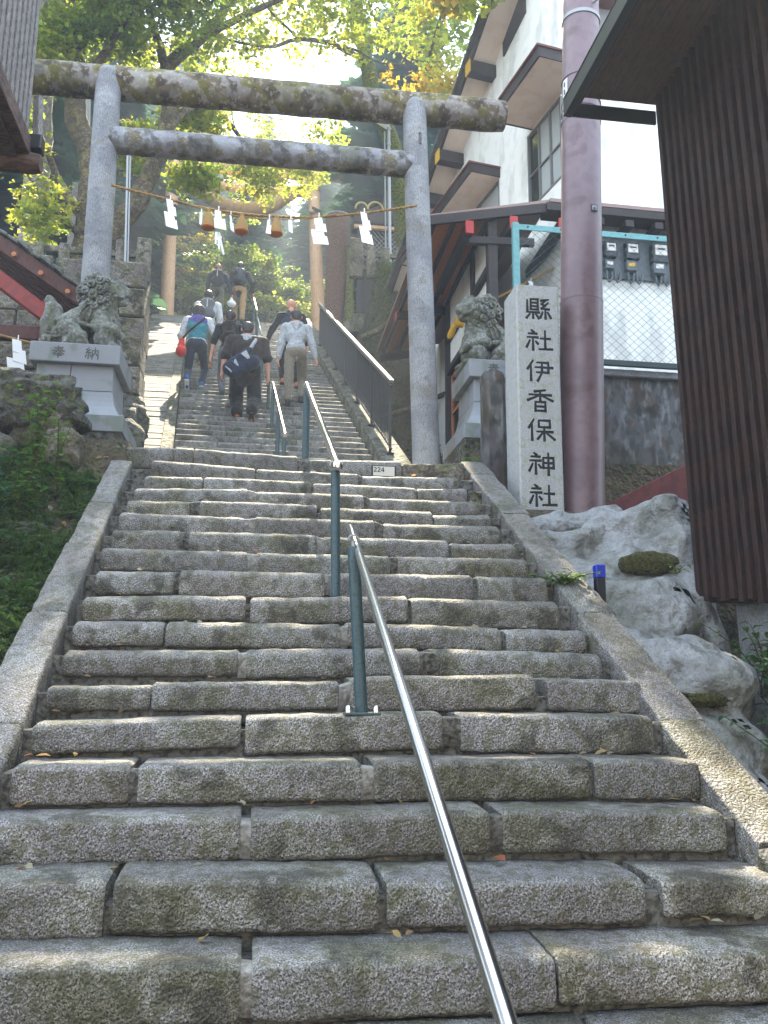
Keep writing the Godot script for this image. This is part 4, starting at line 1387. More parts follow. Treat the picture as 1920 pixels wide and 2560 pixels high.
	for zz in [-7.85, -10.45]:
		var mb := MB.new()
		mb.box(V(wall_x + 0.03, 5.1, zz), V(0.13, 3.9, 0.13), 0.006)
		part(a, "corner_post", mb, M.dark_wood)
	var mid := MB.new()
	mid.box(V(wall_x + 0.03, 6.67, -8.8), V(0.10, 0.75, 0.11), 0.005)
	part(a, "stud", mid, M.dark_wood)
	for y in [6.26, 5.70]:
		var mb := MB.new()
		mb.box(V(wall_x + 0.02, y, -9.15), V(0.12, 0.10, 2.5), 0.005)
		part(a, "beam", mb, M.dark_wood)
	# glazed sliding doors in brown timber
	for k in 4:
		var z0 := -7.95 - k * 0.6
		var dm := MB.new()
		for e in [[0.0, 0.05], [0.54, 0.05]]:
			dm.box(V(wall_x + 0.05, 4.45, z0 - e[0] - 0.025), V(0.045, 2.35, 0.05), 0.003)
		for y in [3.3, 4.1, 5.0, 5.6]:
			dm.box(V(wall_x + 0.05, y, z0 - 0.295), V(0.04, 0.06, 0.48), 0.003)
		var d := part(a, "sliding_door", dm, M.soffit_wood)
		var gl := MB.new()
		gl.box(V(wall_x + 0.055, 4.45, z0 - 0.295), V(0.008, 2.3, 0.50))
		part(d, "pane", gl, M.glass)
	var inn := MB.new()
	inn.box(V(4.6, 4.8, -10.5), V(3.4, 3.4, 0.08))
	part(a, "back_wall", inn, M.plaster)
	var fr2 := MB.new()
	fr2.box(V(6.45, 5.75, -8.10), V(4.9, 2.6, 0.16))
	part(a, "front_wall", fr2, M.plaster, "white front wall with a grubby foot behind the wire fence")
	# boarded eave underside, battens and verge
	var ey := func(x: float) -> float: return 6.80 + (x - 2.0) * 0.205
	for k in 8:
		var x0 := 2.02 + k * 0.105
		var mb := MB.new()
		mb.hexa([V(x0, ey.call(x0), -12.5), V(x0 + 0.102, ey.call(x0 + 0.102), -12.5), V(x0, ey.call(x0) + 0.03, -12.5), V(x0 + 0.102, ey.call(x0 + 0.102) + 0.03, -12.5),
			V(x0, ey.call(x0), -7.75), V(x0 + 0.102, ey.call(x0 + 0.102), -7.75), V(x0, ey.call(x0) + 0.03, -7.75), V(x0 + 0.102, ey.call(x0 + 0.102) + 0.03, -7.75)])
		part(a, "eave_board", mb, M.soffit_wood)
	for x in [2.03, 2.30, 2.56, 2.78]:
		var mb := MB.new()
		mb.beam(V(x, ey.call(x) - 0.035, -12.5), V(x, ey.call(x) - 0.035, -7.75), 0.05, 0.07, 0.004)
		part(a, "eave_batten", mb, M.dark_wood)
	for zz in [-12.5, -10.6]:
		var mb := MB.new()
		mb.beam(V(1.98, ey.call(1.98) - 0.10, zz), V(2.9, ey.call(2.9) - 0.10, zz), 0.10, 0.12, 0.005)
		part(a, "cross_beam", mb, M.dark_wood)
	var rc := MB.new()
	rc.box(V(1.975, 6.70, -10.6), V(0.02, 0.14, 0.12), 0.003)
	part(a, "red_end_cap", rc, M.red_tip)
	var rf := MB.new()
	rf.hexa([V(1.93, 6.83, -12.6), V(3.6, 7.19, -12.6), V(1.93, 6.87, -12.6), V(3.6, 7.24, -12.6), V(1.93, 6.83, -7.70), V(3.6, 7.19, -7.70), V(1.93, 6.87, -7.70), V(3.6, 7.24, -7.70)])
	part(a, "roof_sheet", rf, M.copper)
	var rf2 := MB.new()
	rf2.hexa([V(3.6, 7.19, -8.1), V(9.5, 7.16, -8.1), V(3.6, 7.24, -8.1), V(9.5, 7.21, -8.1), V(3.6, 7.19, -7.66), V(9.5, 7.16, -7.66), V(3.6, 7.24, -7.66), V(9.5, 7.21, -7.66)])
	part(a, "roof_sheet", rf2, M.copper)
	var ed := MB.new()
	ed.beam(V(1.95, 6.79, -7.72), V(3.55, 7.12, -7.72), 0.05, 0.13, 0.004)
	part(a, "verge_board", ed, M.dark_wood)
	var ed2 := MB.new()
	ed2.beam(V(3.55, 7.12, -7.80), V(9.5, 7.09, -7.80), 0.30, 0.11, 0.004)
	part(a, "verge_board", ed2, M.dark_wood)
	for p in [[2.48, 6.75], [3.08, 6.87], [3.75, 6.9]]:
		var mb := MB.new()
		mb.box(V(p[0], p[1] - 0.05, -8.6), V(0.10, 0.15, 1.9), 0.005)
		var pu := part(a, "purlin", mb, M.dark_wood)
		var cp := MB.new()
		cp.box(V(p[0], p[1] - 0.05, -7.635), V(0.11, 0.18, 0.03), 0.004)
		part(pu, "red_end_cap", cp, M.red_tip)
	for k in 5:
		var mb := MB.new()
		mb.box(V(4.3 + k * 0.42, 6.98, -7.85), V(0.12, 0.10, 0.35), 0.005)
		part(a, "rafter_end", mb, M.dark_wood)
	# tie from the gable to the post, and the yellow bracket lamp
	var tb := MB.new()
	tb.beam(V(2.5, 6.60, -7.80), V(3.4, 6.64, -7.80), 0.08, 0.10, 0.004)
	part(a, "gable_tie", tb, M.dark_wood)
	var dv := MB.new()
	dv.box(V(3.45, 4.9, -9.6), V(1.2, 3.2, 0.05))
	part(a, "inner_screen", dv, M.old_red)
	var er := MB.new()
	er.tube([V(2.86, 5.95, -8.3), V(3.3, 6.22, -8.3), V(3.95, 6.62, -8.3)], 0.02, 6)
	solo("sacred_rope", er, M.rope, "slanting straw rope in the entrance behind the wire fence", "rope", V(3.3, 6.2, -8.3))
	streamer(V(3.50, 6.32, -8.26), 0.13, 0.42, 3, "white paper streamer in the entrance behind the wire fence, left of the pole", "", 0.2)
	var lampp := thing("wall_lamp", "yellow bracket lamp on the cream panel beside the right stone lion", "lamp", V(2.72, 6.02, -9.45))
	var lm := MB.new()
	lm.tube([V(2.78, 6.09, -9.3), V(2.66, 6.09, -9.3)], 0.075, 14)
	part(lampp, "back_plate", lm, M.yellow_tip)
	var lm2 := MB.new()
	lm2.tube([V(2.66, 6.07, -9.3), V(2.62, 5.94, -9.42), V(2.60, 5.90, -9.46)], [0.04, 0.055, 0.03], 12)
	part(lampp, "shade", lm2, M.yellow_tip)
	# ---- electricity meters behind the fence
	var brd := MB.new()
	brd.box(V(4.95, 6.62, -8.0), V(1.45, 0.62, 0.04), 0.006)
	solo("meter_board", brd, M.meter, "dark board on the white wall that carries the electricity meters", "board", V(4.95, 6.4, -8.0))
	var mn := ["electricity meter with a bright face, nearest the mauve pole", "middle electricity meter, above a small yellow-labelled box", "largest electricity meter, nearest the slatted house, with looped cables below"]
	for k in 3:
		var x: float = [4.53, 4.84, 5.24][k]
		var sc: float = [0.9, 1.0, 1.2][k]
		var m := thing("electricity_meter", mn[k], "meter", V(x, 6.62, -7.95), "electricity meters behind the fence")
		var cs := MB.new()
		cs.box(V(x, 6.70, -7.93), V(0.20, 0.26, 0.10) * sc, 0.012)
		part(m, "case", cs, M.dark)
		var fc := MB.new()
		fc.box(V(x, 6.72, -7.93 + 0.055 * sc), V(0.145, 0.13, 0.02) * sc, 0.006)
		var fo := part(m, "face", fc, M.meter_face)
		var dl := MB.new()
		dl.box(V(x, 6.735, -7.93 + 0.067 * sc), V(0.09, 0.022, 0.006) * sc)
		part(fo, "dial", dl, M.dark)
		var bx := MB.new()
		bx.box(V(x - 0.02, 6.48, -7.94), V(0.15, 0.15, 0.09) * sc, 0.008)
		var bo := part(m, "breaker_box", bx, M.meter)
		var lb := MB.new()
		lb.box(V(x - 0.02, 6.49, -7.94 + 0.047 * sc), V(0.09, 0.05, 0.006) * sc)
		part(bo, "label_plate", lb, M.yellow_tip if k == 1 else M.meter_face)
		for j in 2:
			var cb := MB.new()
			var dx := -0.06 + j * 0.12
			cb.tube([V(x + dx, 6.40, -7.94), V(x + dx, 6.28, -7.93), V(x + dx + 0.03, 6.23, -7.93), V(x + dx + 0.07, 6.27, -7.93), V(x + dx + 0.08, 6.38, -7.94)], 0.016, 7)
			part(m, "cable", cb, M.meter)

func build_left_side() -> void:
	# ---- grey slatted balcony at the upper left
	var b := thing("slatted_balcony", "grey weathered timber balcony with upright slats and log beam, top left corner", "balcony", V(-2.2, 4.2, -2.2))
	for k in 12:
		var z := -2.86 + k * 0.098
		var mb := MB.new()
		mb.box(V(-1.765, 5.75, z), V(0.035, 2.85, 0.052), 0.004)
		part(b, "slat", mb, M.grey_wood)
	var rl := MB.new()
	rl.box(V(-1.76, 4.33, -2.25), V(0.075, 0.13, 1.45), 0.006)
	part(b, "bottom_rail", rl, M.brown_wood)
	var rl2 := MB.new()
	rl2.beam(V(-1.70, 4.25, -2.98), V(-1.72, 4.75, -2.94), 0.05, 0.05, 0.004)
	part(b, "corner_batten", rl2, M.grey_wood)
	var lg := MB.new()
	lg.tube([V(-4.2, 4.20, -2.86), V(-1.72, 4.24, -2.93), V(-1.66, 4.24, -2.93)], [0.075, 0.072, 0.06], 12)
	part(b, "log_beam", lg, M.brown_wood)
	var jo := MB.new()
	jo.box(V(-1.70, 4.37, -2.92), V(0.09, 0.11, 0.11), 0.008)
	part(b, "joist_end", jo, M.black_iron)
	var wl := MB.new()
	wl.box(V(-3.1, 5.75, -2.2), V(2.5, 2.9, 1.5), 0.01)
	part(b, "house_wall", wl, M.brown_wood)
	var fl := MB.new()
	fl.box(V(-3.0, 4.26, -2.2), V(2.4, 0.06, 1.5), 0.004)
	part(b, "floor_boards", fl, M.brown_wood)
	for zz in [-2.7, -1.7]:
		var ps := MB.new()
		ps.tube([V(-3.6, -0.5, zz), V(-3.6, 4.2, zz)], 0.09, 10)
		part(b, "support_post", ps, M.brown_wood)
	# ---- red pavilion: verge with tiles, timbers, post
	var p := thing("red_pavilion", "red timber pavilion with a tiled verge sloping down behind the left stone lion", "pavilion", V(-3.1, 2.95, -7.4))
	var vy := func(x: float) -> float: return 5.06 + (-2.12 - x) * 0.66
	for k in 18:
		var x := -2.12 - k * 0.125
		var mb := MB.new()
		var e := rng.randf_range(-0.015, 0.02)
		var x2 := x - rng.randf_range(0.10, 0.15)
		var yb: float = vy.call(x2) + 0.03 + e
		var ya: float = vy.call(x) + 0.03
		mb.hexa([V(x2, yb, -7.05), V(x, ya, -7.05), V(x2, yb + 0.035, -7.05), V(x, ya + 0.055 + e, -7.05), V(x2, yb - 0.01, -6.79 + e), V(x, ya - 0.01, -6.79 + e), V(x2, yb + 0.025, -6.79 + e), V(x, ya + 0.045 + e, -6.79 + e)], 0.009)
		part(p, "verge_tile", mb, M.tile_roof)
	for r in 5:
		for k in 9:
			var x := -2.06 - k * 0.25
			var mb := MB.new()
			var za := -6.9 - r * 0.28
			mb.hexa([V(x - 0.245, vy.call(x - 0.245) - 0.01 + 0.02, za - 0.27), V(x, vy.call(x) - 0.01, za - 0.27), V(x - 0.245, vy.call(x - 0.245) + 0.07, za - 0.27), V(x, vy.call(x) + 0.05, za - 0.27),
				V(x - 0.245, vy.call(x - 0.245) + 0.01, za), V(x, vy.call(x) - 0.01, za), V(x - 0.245, vy.call(x - 0.245) + 0.07, za), V(x, vy.call(x) + 0.05, za)], 0.01)
			part(p, "roof_tile", mb, M.tile_roof)
	var bb := MB.new()
	bb.beam(V(-4.3, vy.call(-4.3) - 0.10, -6.84), V(-2.08, vy.call(-2.08) - 0.10, -6.84), 0.05, 0.15, 0.005)
	part(p, "barge_board", bb, M.old_red)
	for k in 7:
		var zz := -7.05 - k * 0.19
		var mb := MB.new()
		mb.beam(V(-4.3, vy.call(-4.3) - 0.11, zz), V(-2.13, vy.call(-2.13) - 0.11, zz), 0.06, 0.08, 0.004)
		part(p, "rafter", mb, M.old_red)
	var ub := MB.new()
	ub.hexa([V(-4.3, vy.call(-4.3) - 0.06, -8.3), V(-2.1, vy.call(-2.1) - 0.06, -8.3), V(-4.3, vy.call(-4.3) - 0.03, -8.3), V(-2.1, vy.call(-2.1) - 0.03, -8.3), V(-4.3, vy.call(-4.3) - 0.06, -6.9), V(-2.1, vy.call(-2.1) - 0.06, -6.9), V(-4.3, vy.call(-4.3) - 0.03, -6.9), V(-2.1, vy.call(-2.1) - 0.03, -6.9)])
	part(p, "roof_boards", ub, M.old_red)
	for k in 5:
		var x := -2.30 - k * 0.30
		var mb := MB.new()
		mb.tube([V(x, vy.call(x) - 0.13, -6.86), V(x, vy.call(x) - 0.13, -6.78)], 0.028, 8)
		part(p, "purlin_end", mb, M.soffit_wood)
	var st := MB.new()
	st.beam(V(-3.7, 5.66, -6.95), V(-2.40, 4.72, -6.95), 0.13, 0.17, 0.01)
	part(p, "strut", st, M.red_wood)
	for q in [[-2.52, -7.0], [-2.52, -8.15]]:
		var mb := MB.new()
		mb.box(V(q[0], 3.95, q[1]), V(0.15, 2.1, 0.15), 0.01)
		part(p, "post", mb, M.red_wood)
	var hb := MB.new()
	hb.beam(V(-4.2, 4.62, -7.05), V(-2.3, 4.62, -7.05), 0.12, 0.16, 0.01)
	part(p, "tie_beam", hb, M.old_red)
	var hb2 := MB.new()
	hb2.beam(V(-2.5, 4.55, -8.3), V(-2.5, 4.55, -6.8), 0.11, 0.13, 0.01)
	part(p, "tie_beam", hb2, M.old_red)
	# rope with a paper streamer hung on the pavilion
	var rp := MB.new()
	var pts := []
	for k in 15:
		var u := k / 14.0
		pts.append(V(lerpf(-3.9, -2.5, u), 4.76 - 0.35 * u + 0.12 * u * (u - 1.0), -6.82))
	rp.tube(pts, 0.016, 6)
	solo("sacred_rope", rp, M.rope, "short straw rope slung under the red pavilion at the left edge", "rope", V(-3.0, 4.5, -6.82))
	streamer(V(-2.77, 4.45, -6.78), 0.17, 0.42, 3, "white paper streamer hung under the red pavilion, left edge", "", 0.3)
	var cl := MB.new()  # cloth shape stands in for the sleeve of a person
	nets(cl, [[V(-3.07, 4.52, -6.6), V(-3.05, 4.16, -6.6), 0.10, 0.085], [V(-3.2, 4.55, -6.62), V(-3.15, 4.2, -6.62), 0.09, 0.09]], 0.03, 0.08, 0.01, 9.0, 3)
	solo("sleeve_cloth", cl, mat("navy cloth", Color(0.06, 0.08, 0.20), 1.0, 0.9), "navy cloth in place of a sleeve at the left edge beneath the red pavilion", "cloth", V(-3.1, 4.2, -6.6))
	# ---- boulders in the bank
	var specs := [
		[V(-2.30, 3.17, -5.05), V(0.62, 0.27, 0.42), 0.14, "long dark flat-topped boulder with a mossy top, left of the lion's pedestal", 1],
		[V(-1.98, 2.92, -4.95), V(0.26, 0.26, 0.22), 0.12, "upright grey block-like boulder beneath the flat mossy one", 2],
		[V(-1.76, 2.72, -4.72), V(0.165, 0.165, 0.15), 0.10, "small rounded grey boulder at the head of the left curb", 3],
		[V(-2.5, 2.55, -4.6), V(0.38, 0.26, 0.3), 0.16, "dark boulder half hidden by leafy plants at the left edge", 4],
		[V(-1.50, 1.15, -2.75), V(0.16, 0.12, 0.24), 0.14, "bluish grey stone beside the middle of the left curb", 5],
		[V(-1.75, 1.75, -3.5), V(0.22, 0.12, 0.24), 0.16, "low dark stone half sunk in the planted bank", 6]]
	for s in specs:
		var mb := MB.new()
		mb.lump(s[0], s[1], s[2] * 1.5, s[4] + 20, 22, 30)
		solo("boulder", mb, M.dark_rock if s[4] in [1, 4, 6] else M.wall_stone, s[3], "boulder", s[0] - V(0, s[1].y, 0), "boulders on the left bank")
	# ---- block retaining wall behind the lion and along the ramp
	var rw := thing("block_wall", "old tuff block retaining wall behind the left stone lion", "wall", V(-2.6, 2.9, -9.2))
	var y := 2.85
	var r := 0
	while y < 6.45:
		var h := 0.40 + 0.05 * sin(r * 3.1)
		var x := -1.66 - 0.015 * r - (0.2 if r % 2 else 0.0)
		var first := true
		while x > -4.6:
			var w := rng.randf_range(0.42, 0.68)
			var xr := (-1.66 - 0.015 * r) if first else x
			var mb := MB.new()
			var zf := -8.98 + rng.randf_range(-0.03, 0.03)
			if y < 5.3 and xr > -2.4: zf += 0.35
			mb.hexa([V(x - w, y + 0.008, zf - 0.6), V(xr - 0.01, y + 0.008, zf - 0.6), V(x - w, y + h, zf - 0.6), V(xr - 0.01, y + h, zf - 0.6), V(x - w, y + 0.008, zf), V(xr - 0.01, y + 0.008, zf), V(x - w, y + h, zf), V(xr - 0.01, y + h, zf)], 0.022)
			part(rw, "stone_block", mb, M.wall_stone)
			x -= w + 0.01
			first = false
		y += h + 0.01
		r += 1
	# side of the wall along the ramp, stepping up with it
	for k in 15:
		var z0 := -9.6 - k * 0.62
		var ztop: float = 6.5 + k * 0.26
		var yb: float = 2.9 + (-z0 - 7.3) * 0.5635 - 0.4
		var n := int(maxf(1.0, (ztop - yb) / 0.45))
		for j in n:
			var ya := lerpf(yb, ztop, j / float(n))
			var yc := lerpf(yb, ztop, (j + 1) / float(n)) - 0.012
			var xo := upper_left(z0) - 0.74 - 0.025 * (-z0 - 7.2) - rng.randf() * 0.05
			var mb := MB.new()
			mb.box(V(xo - 0.25, (ya + yc) * 0.5, z0 - 0.31), V(0.5, yc - ya, 0.608), 0.025)
			part(rw, "stone_block", mb, M.wall_stone)
	# rubble stones at the foot of the ramp
	for k in 11:
		var o := V(-1.98 + 0.10 * (k % 3), 3.0 + 0.13 * k, -6.75 - 0.2 * k)
		var mb := MB.new()
		mb.lump(o, V(0.24, 0.22 + 0.05 * (k % 2), 0.2), 0.22, 40 + k, 9, 12)
		solo("rubble_stone", mb, M.dark_rock, ["lowest", "second lowest", "third lowest", "fourth lowest", "fifth lowest", "middle", "fifth highest", "fourth highest", "third highest", "second highest", "highest"][k] + " mossy stone of the rubble edging between left pedestal and ramp", "stone", o, "rubble edging of the ramp")
	# stone picket posts on the wall, with rails
	var pk := thing("stone_picket_fence", "row of weathered stone picket posts on the block wall, behind the left lion", "fence", V(-3.0, 6.4, -9.3))
	for q in [[-1.87, 0.20, 7.03], [-2.18, 0.15, 6.98], [-2.95, 0.14, 6.86], [-3.30, 0.14, 6.85], [-3.65, 0.14, 6.86], [-4.0, 0.15, 6.88], [-4.4, 0.15, 6.88]]:
		var mb := MB.new()
		mb.box(V(q[0], (q[2] + 6.35) * 0.5, -9.3), V(q[1], q[2] - 6.35, 0.14), 0.016)
		part(pk, "post", mb, M.wall_stone)
	for yy in [6.55, 6.78]:
		var mb := MB.new()
		mb.box(V(-3.15, yy, -9.3), V(2.7, 0.09, 0.07), 0.008)
		part(pk, "rail", mb, M.wall_stone)
	# ---- upright things behind
	var bd := MB.new()
	bd.beam(V(-3.52, 7.2, -12.0), V(-3.50, 9.4, -12.0), 0.10, 0.03, 0.004, V(0, 0, 1))
	solo("memorial_board", bd, M.grey_wood, "narrow pale upright board behind the left tree trunk", "board", V(-3.52, 7.0, -12.0))
	var bd2 := MB.new()
	bd2.tube([V(-3.25, 6.9, -12.4), V(-3.52, 11.8, -12.4)], [0.055, 0.045], 8)
	solo("banner_pole", bd2, M.dull_steel, "tall pale pole leaning behind the forked tree on the left", "pole", V(-3.25, 6.9, -12.4))
	var lp := MB.new()
	lp.tube([V(-2.08, 6.2, -9.15), V(-2.165, 8.25, -9.15)], 0.018, 8)
	lp.tube([V(-2.045, 6.2, -9.15), V(-2.13, 8.25, -9.15)], 0.012, 6)
	solo("conduit_pole", lp, M.dull_steel, "thin steel conduit pole just right of the concrete gate's left pillar", "pole", V(-2.08, 6.2, -9.15))

# ------------------------------------------------------------------ guardian lions
func pedestal(cx: float, zf: float, base: float, label: String, mirrored: bool) -> Node3D:
	var cz := zf - 0.42
	var t := thing("stone_pedestal", label, "pedestal", V(cx, base, cz), "pedestals of the stone lions")
	var ring := func(hw: float, y: float) -> Array: return [V(cx - hw, y, cz - hw), V(cx + hw, y, cz - hw), V(cx - hw, y, cz + hw), V(cx + hw, y, cz + hw)]
	var block := func(x0: float, x1: float, hw0: float, hw1: float, y0: float, y1: float, called: String, m: Material) -> void:
		var mb := MB.new()
		mb.hexa([V(cx + x0 * hw0, y0, cz - hw0), V(cx + x1 * hw0, y0, cz - hw0), V(cx + x0 * hw1, y1, cz - hw1), V(cx + x1 * hw1, y1, cz - hw1),
			V(cx + x0 * hw0, y0, cz + hw0), V(cx + x1 * hw0, y0, cz + hw0), V(cx + x0 * hw1, y1, cz + hw1), V(cx + x1 * hw1, y1, cz + hw1)], 0.006)
		part(t, called, mb, m)
	block.call(-1.0, 1.0, 0.49, 0.49, base - 0.32, base - 0.002, "footing", M.dark_rock)
	block.call(-1.0, 1.0, 0.50, 0.50, base, base + 0.165, "plinth", M.granite_new)
	# flared lower course, in slices that curve inwards
	var hw := [0.455, 0.425, 0.400, 0.382, 0.370, 0.362]
	for j in 2:
		var mb := MB.new()
		var rows := []
		for k in 6:
			var y: float = base + 0.167 + k * 0.052
			var h: float = hw[k]
			var xa := -h if j == 0 else h * 0.22 + 0.004
			var xb := h * 0.22 - 0.004 if j == 0 else h
			rows.append(PackedVector3Array([V(cx + xa, y, cz + h), V(cx + xb, y, cz + h), V(cx + xb, y, cz - h), V(cx + xa, y, cz - h)]))
		for k in 5:
			for q in 4:
				mb.quad(rows[k][q], rows[k][(q + 1) % 4], rows[k + 1][(q + 1) % 4], rows[k + 1][q])
		mb.quad(rows[5][0], rows[5][1], rows[5][2], rows[5][3])
		part(t, "flared_block", mb, M.granite_new)
	block.call(-1.0, -0.12, 0.358, 0.352, base + 0.433, base + 0.69, "upper_block", M.granite_new)
	block.call(-0.10, 1.0, 0.358, 0.352, base + 0.433, base + 0.69, "upper_block", M.granite_new)
	block.call(-1.0, 1.0, 0.415, 0.418, base + 0.692, base + 0.885, "top_slab", M.granite_new)
	# two characters as raised strokes, dark grey for the shade of shallow carving
	for k in 2:
		var mb := MB.new()
		for s in GLYPH["hou" if k == 0 else "nou"]:
			for j in s.size() - 1:
				var a := Vector2((s[j][0] - 0.5) * 0.125, (s[j][1] - 0.5) * 0.115)
				var b := Vector2((s[j + 1][0] - 0.5) * 0.125, (s[j + 1][1] - 0.5) * 0.115)
				mb.prism(stroke_poly(a, b, 0.008, 0.012), -0.004, 0.0018 + 0.0003 * j + 0.0002 * (mb.v.size() % 7), Transform3D(Basis(), V(cx - 0.155 + 0.31 * k, base + 0.79, cz + 0.417)))
		part(t, "carved_character", mb, M.shade_letter)
	return t

# m = 1 faces +x, m = -1 faces -x
func lion(cx: float, cy: float, cz: float, m: float, label: String) -> void:
	var P := []
	var a := func(x0: float, y0: float, z0: float, x1: float, y1: float, z1: float, r0: float, r1: float) -> void:
		P.append([V(cx + x0 * m, cy + y0, cz + z0), V(cx + x1 * m, cy + y1, cz + z1), r0, r1])
	# trunk: haunch, back, chest, neck
	a.call(-0.20, 0.19, 0.02, -0.16, 0.24, 0.0, 0.155, 0.165)
	a.call(-0.16, 0.28, 0.0, 0.14, 0.48, 0.0, 0.150, 0.150)
	a.call(0.13, 0.40, 0.0, 0.20, 0.26, 0.02, 0.150, 0.115)
	a.call(0.12, 0.52, 0.0, 0.20, 0.64, 0.03, 0.145, 0.135)
	# hind leg and foot
	a.call(-0.16, 0.20, 0.13, -0.04, 0.12, 0.16, 0.105, 0.085)
	a.call(-0.04, 0.12, 0.16, -0.14, 0.06, 0.17, 0.07, 0.055)
	a.call(-0.14, 0.05, 0.17, 0.02, 0.045, 0.18, 0.055, 0.05)
	a.call(-0.16, 0.18, -0.13, 0.0, 0.06, -0.15, 0.10, 0.06)
	# near foreleg lies over the cub, far foreleg stands
	a.call(0.15, 0.36, 0.10, 0.18, 0.25, 0.17, 0.085, 0.07)
	a.call(0.12, 0.245, 0.18, 0.30, 0.205, 0.19, 0.062, 0.058)
	a.call(0.30, 0.205, 0.19, 0.38, 0.13, 0.17, 0.05, 0.035)
	a.call(0.24, 0.34, -0.08, 0.27, 0.08, -0.09, 0.085, 0.06)
	a.call(0.26, 0.05, -0.09, 0.34, 0.04, -0.08, 0.055, 0.045)
	# head: skull, brow, muzzle, jaw, nose, cheeks
	a.call(0.20, 0.67, 0.03, 0.25, 0.68, 0.04, 0.125, 0.115)
	a.call(0.27, 0.745, 0.07, 0.33, 0.735, 0.03, 0.04, 0.035)
	a.call(0.27, 0.745, -0.02, 0.33, 0.735, 0.0, 0.04, 0.03)
	a.call(0.30, 0.665, 0.05, 0.365, 0.655, 0.05, 0.075, 0.06)
	a.call(0.37, 0.69, 0.05, 0.385, 0.68, 0.05, 0.035, 0.03)
	a.call(0.27, 0.575, 0.05, 0.345, 0.565, 0.05, 0.055, 0.045)
	a.call(0.28, 0.62, 0.11, 0.33, 0.60, 0.105, 0.035, 0.03)
	# chest tufts, toes, collar bell
	for q in [-1.0, 1.0]:
		a.call(0.245, 0.50, 0.05 * q, 0.285, 0.40, 0.03 * q, 0.045, 0.02)
	for q in 3:
		a.call(0.35, 0.035, -0.12 + 0.035 * q, 0.375, 0.03, -0.12 + 0.035 * q, 0.024, 0.02)
		a.call(0.0, 0.035, 0.145 + 0.034 * q, 0.03, 0.03, 0.145 + 0.034 * q, 0.023, 0.02)
	a.call(0.25, 0.775, 0.10, 0.33, 0.755, 0.085, 0.022, 0.02)
	a.call(0.25, 0.775, -0.03, 0.33, 0.755, -0.01, 0.022, 0.02)
	a.call(0.27, 0.55, 0.06, 0.22, 0.50, 0.09, 0.035, 0.02)
	# crest and ears
	a.call(0.14, 0.79, 0.02, 0.04, 0.855, 0.02, 0.055, 0.03)
	a.call(0.04, 0.855, 0.02, -0.02, 0.835, 0.02, 0.03, 0.012)
	a.call(0.15, 0.76, 0.12, 0.06, 0.79, 0.14, 0.045, 0.018)
	var body := MB.new()
	nets(body, P, 0.0105, 0.024, 0.005, 18.0, 9)
	var t := thing("stone_lion", label, "statue", V(cx, cy, cz), "guardian lions")
	var bd := part(t, "body", body, M.statue)
	# mane: snail curls with a groove round each
	var spots := [[0.03, 0.71, 0.10, 0.052], [-0.02, 0.62, 0.12, 0.05], [0.06, 0.58, 0.145, 0.052], [0.13, 0.64, 0.15, 0.05], [0.12, 0.745, 0.13, 0.048], [0.03, 0.50, 0.135, 0.042], [0.14, 0.535, 0.15, 0.045], [0.21, 0.57, 0.14, 0.04],
		[0.20, 0.74, 0.135, 0.04], [0.22, 0.49, 0.13, 0.035], [-0.03, 0.72, 0.02, 0.06], [-0.05, 0.60, 0.02, 0.06], [0.03, 0.74, -0.08, 0.055], [-0.03, 0.56, -0.1, 0.05], [0.07, 0.64, -0.14, 0.05], [0.24, 0.80, 0.06, 0.03], [0.27, 0.785, 0.09, 0.026], [0.24, 0.80, -0.02, 0.03], [0.08, 0.80, 0.09, 0.042], [0.16, 0.80, 0.05, 0.04], [0.30, 0.79, 0.03, 0.026], [0.08, 0.46, 0.15, 0.038], [0.19, 0.66, 0.155, 0.034], [-0.07, 0.66, 0.07, 0.045], [0.25, 0.62, 0.135, 0.028], [0.0, 0.79, 0.04, 0.045]]
	for s in spots:
		var o := V(cx + s[0] * m, cy + s[1], cz + s[2])
		var out := V(0.25 * -m, 0.15, 1.0 if s[2] > 0.0 else -1.0).normalized()
		var side := out.cross(Vector3.UP).normalized()
		var up := side.cross(out)
		var pts := []
		var rad := []
		for k in 22:
			var u := k / 21.0
			var an: float = u * TAU * 1.55 + s[0] * 20.0
			var rr: float = s[3] * (1.0 - u * 0.85)
			pts.append(o + (side * cos(an) + up * sin(an)) * rr + out * (0.012 + u * s[3] * 0.6))
			rad.append(s[3] * (0.36 - 0.12 * u))
		var curl := MB.new()
		curl.tube(pts, rad, 8)
		part(t, "mane_curl", curl, M.statue)
	# flame tail with curls at its root
	var tail := MB.new()
	nets(tail, [
		[V(cx - 0.33 * m, cy + 0.12, cz), V(cx - 0.36 * m, cy + 0.30, cz), 0.10, 0.095], [V(cx - 0.36 * m, cy + 0.30, cz), V(cx - 0.34 * m, cy + 0.45, cz), 0.095, 0.085], [V(cx - 0.34 * m, cy + 0.45, cz), V(cx - 0.385 * m, cy + 0.56, cz), 0.075, 0.045],
		[V(cx - 0.385 * m, cy + 0.56, cz), V(cx - 0.41 * m, cy + 0.605, cz), 0.04, 0.012], [V(cx - 0.27 * m, cy + 0.36, cz), V(cx - 0.30 * m, cy + 0.47, cz), 0.05, 0.04],
		[V(cx - 0.36 * m, cy + 0.08, cz + 0.06), V(cx - 0.36 * m, cy + 0.10, cz + 0.08), 0.075, 0.06], [V(cx - 0.22 * m, cy + 0.34, cz + 0.06), V(cx + 0.02 * m, cy + 0.26, cz + 0.14), 0.035, 0.03]], 0.0125, 0.03, 0.003, 14.0, 4)
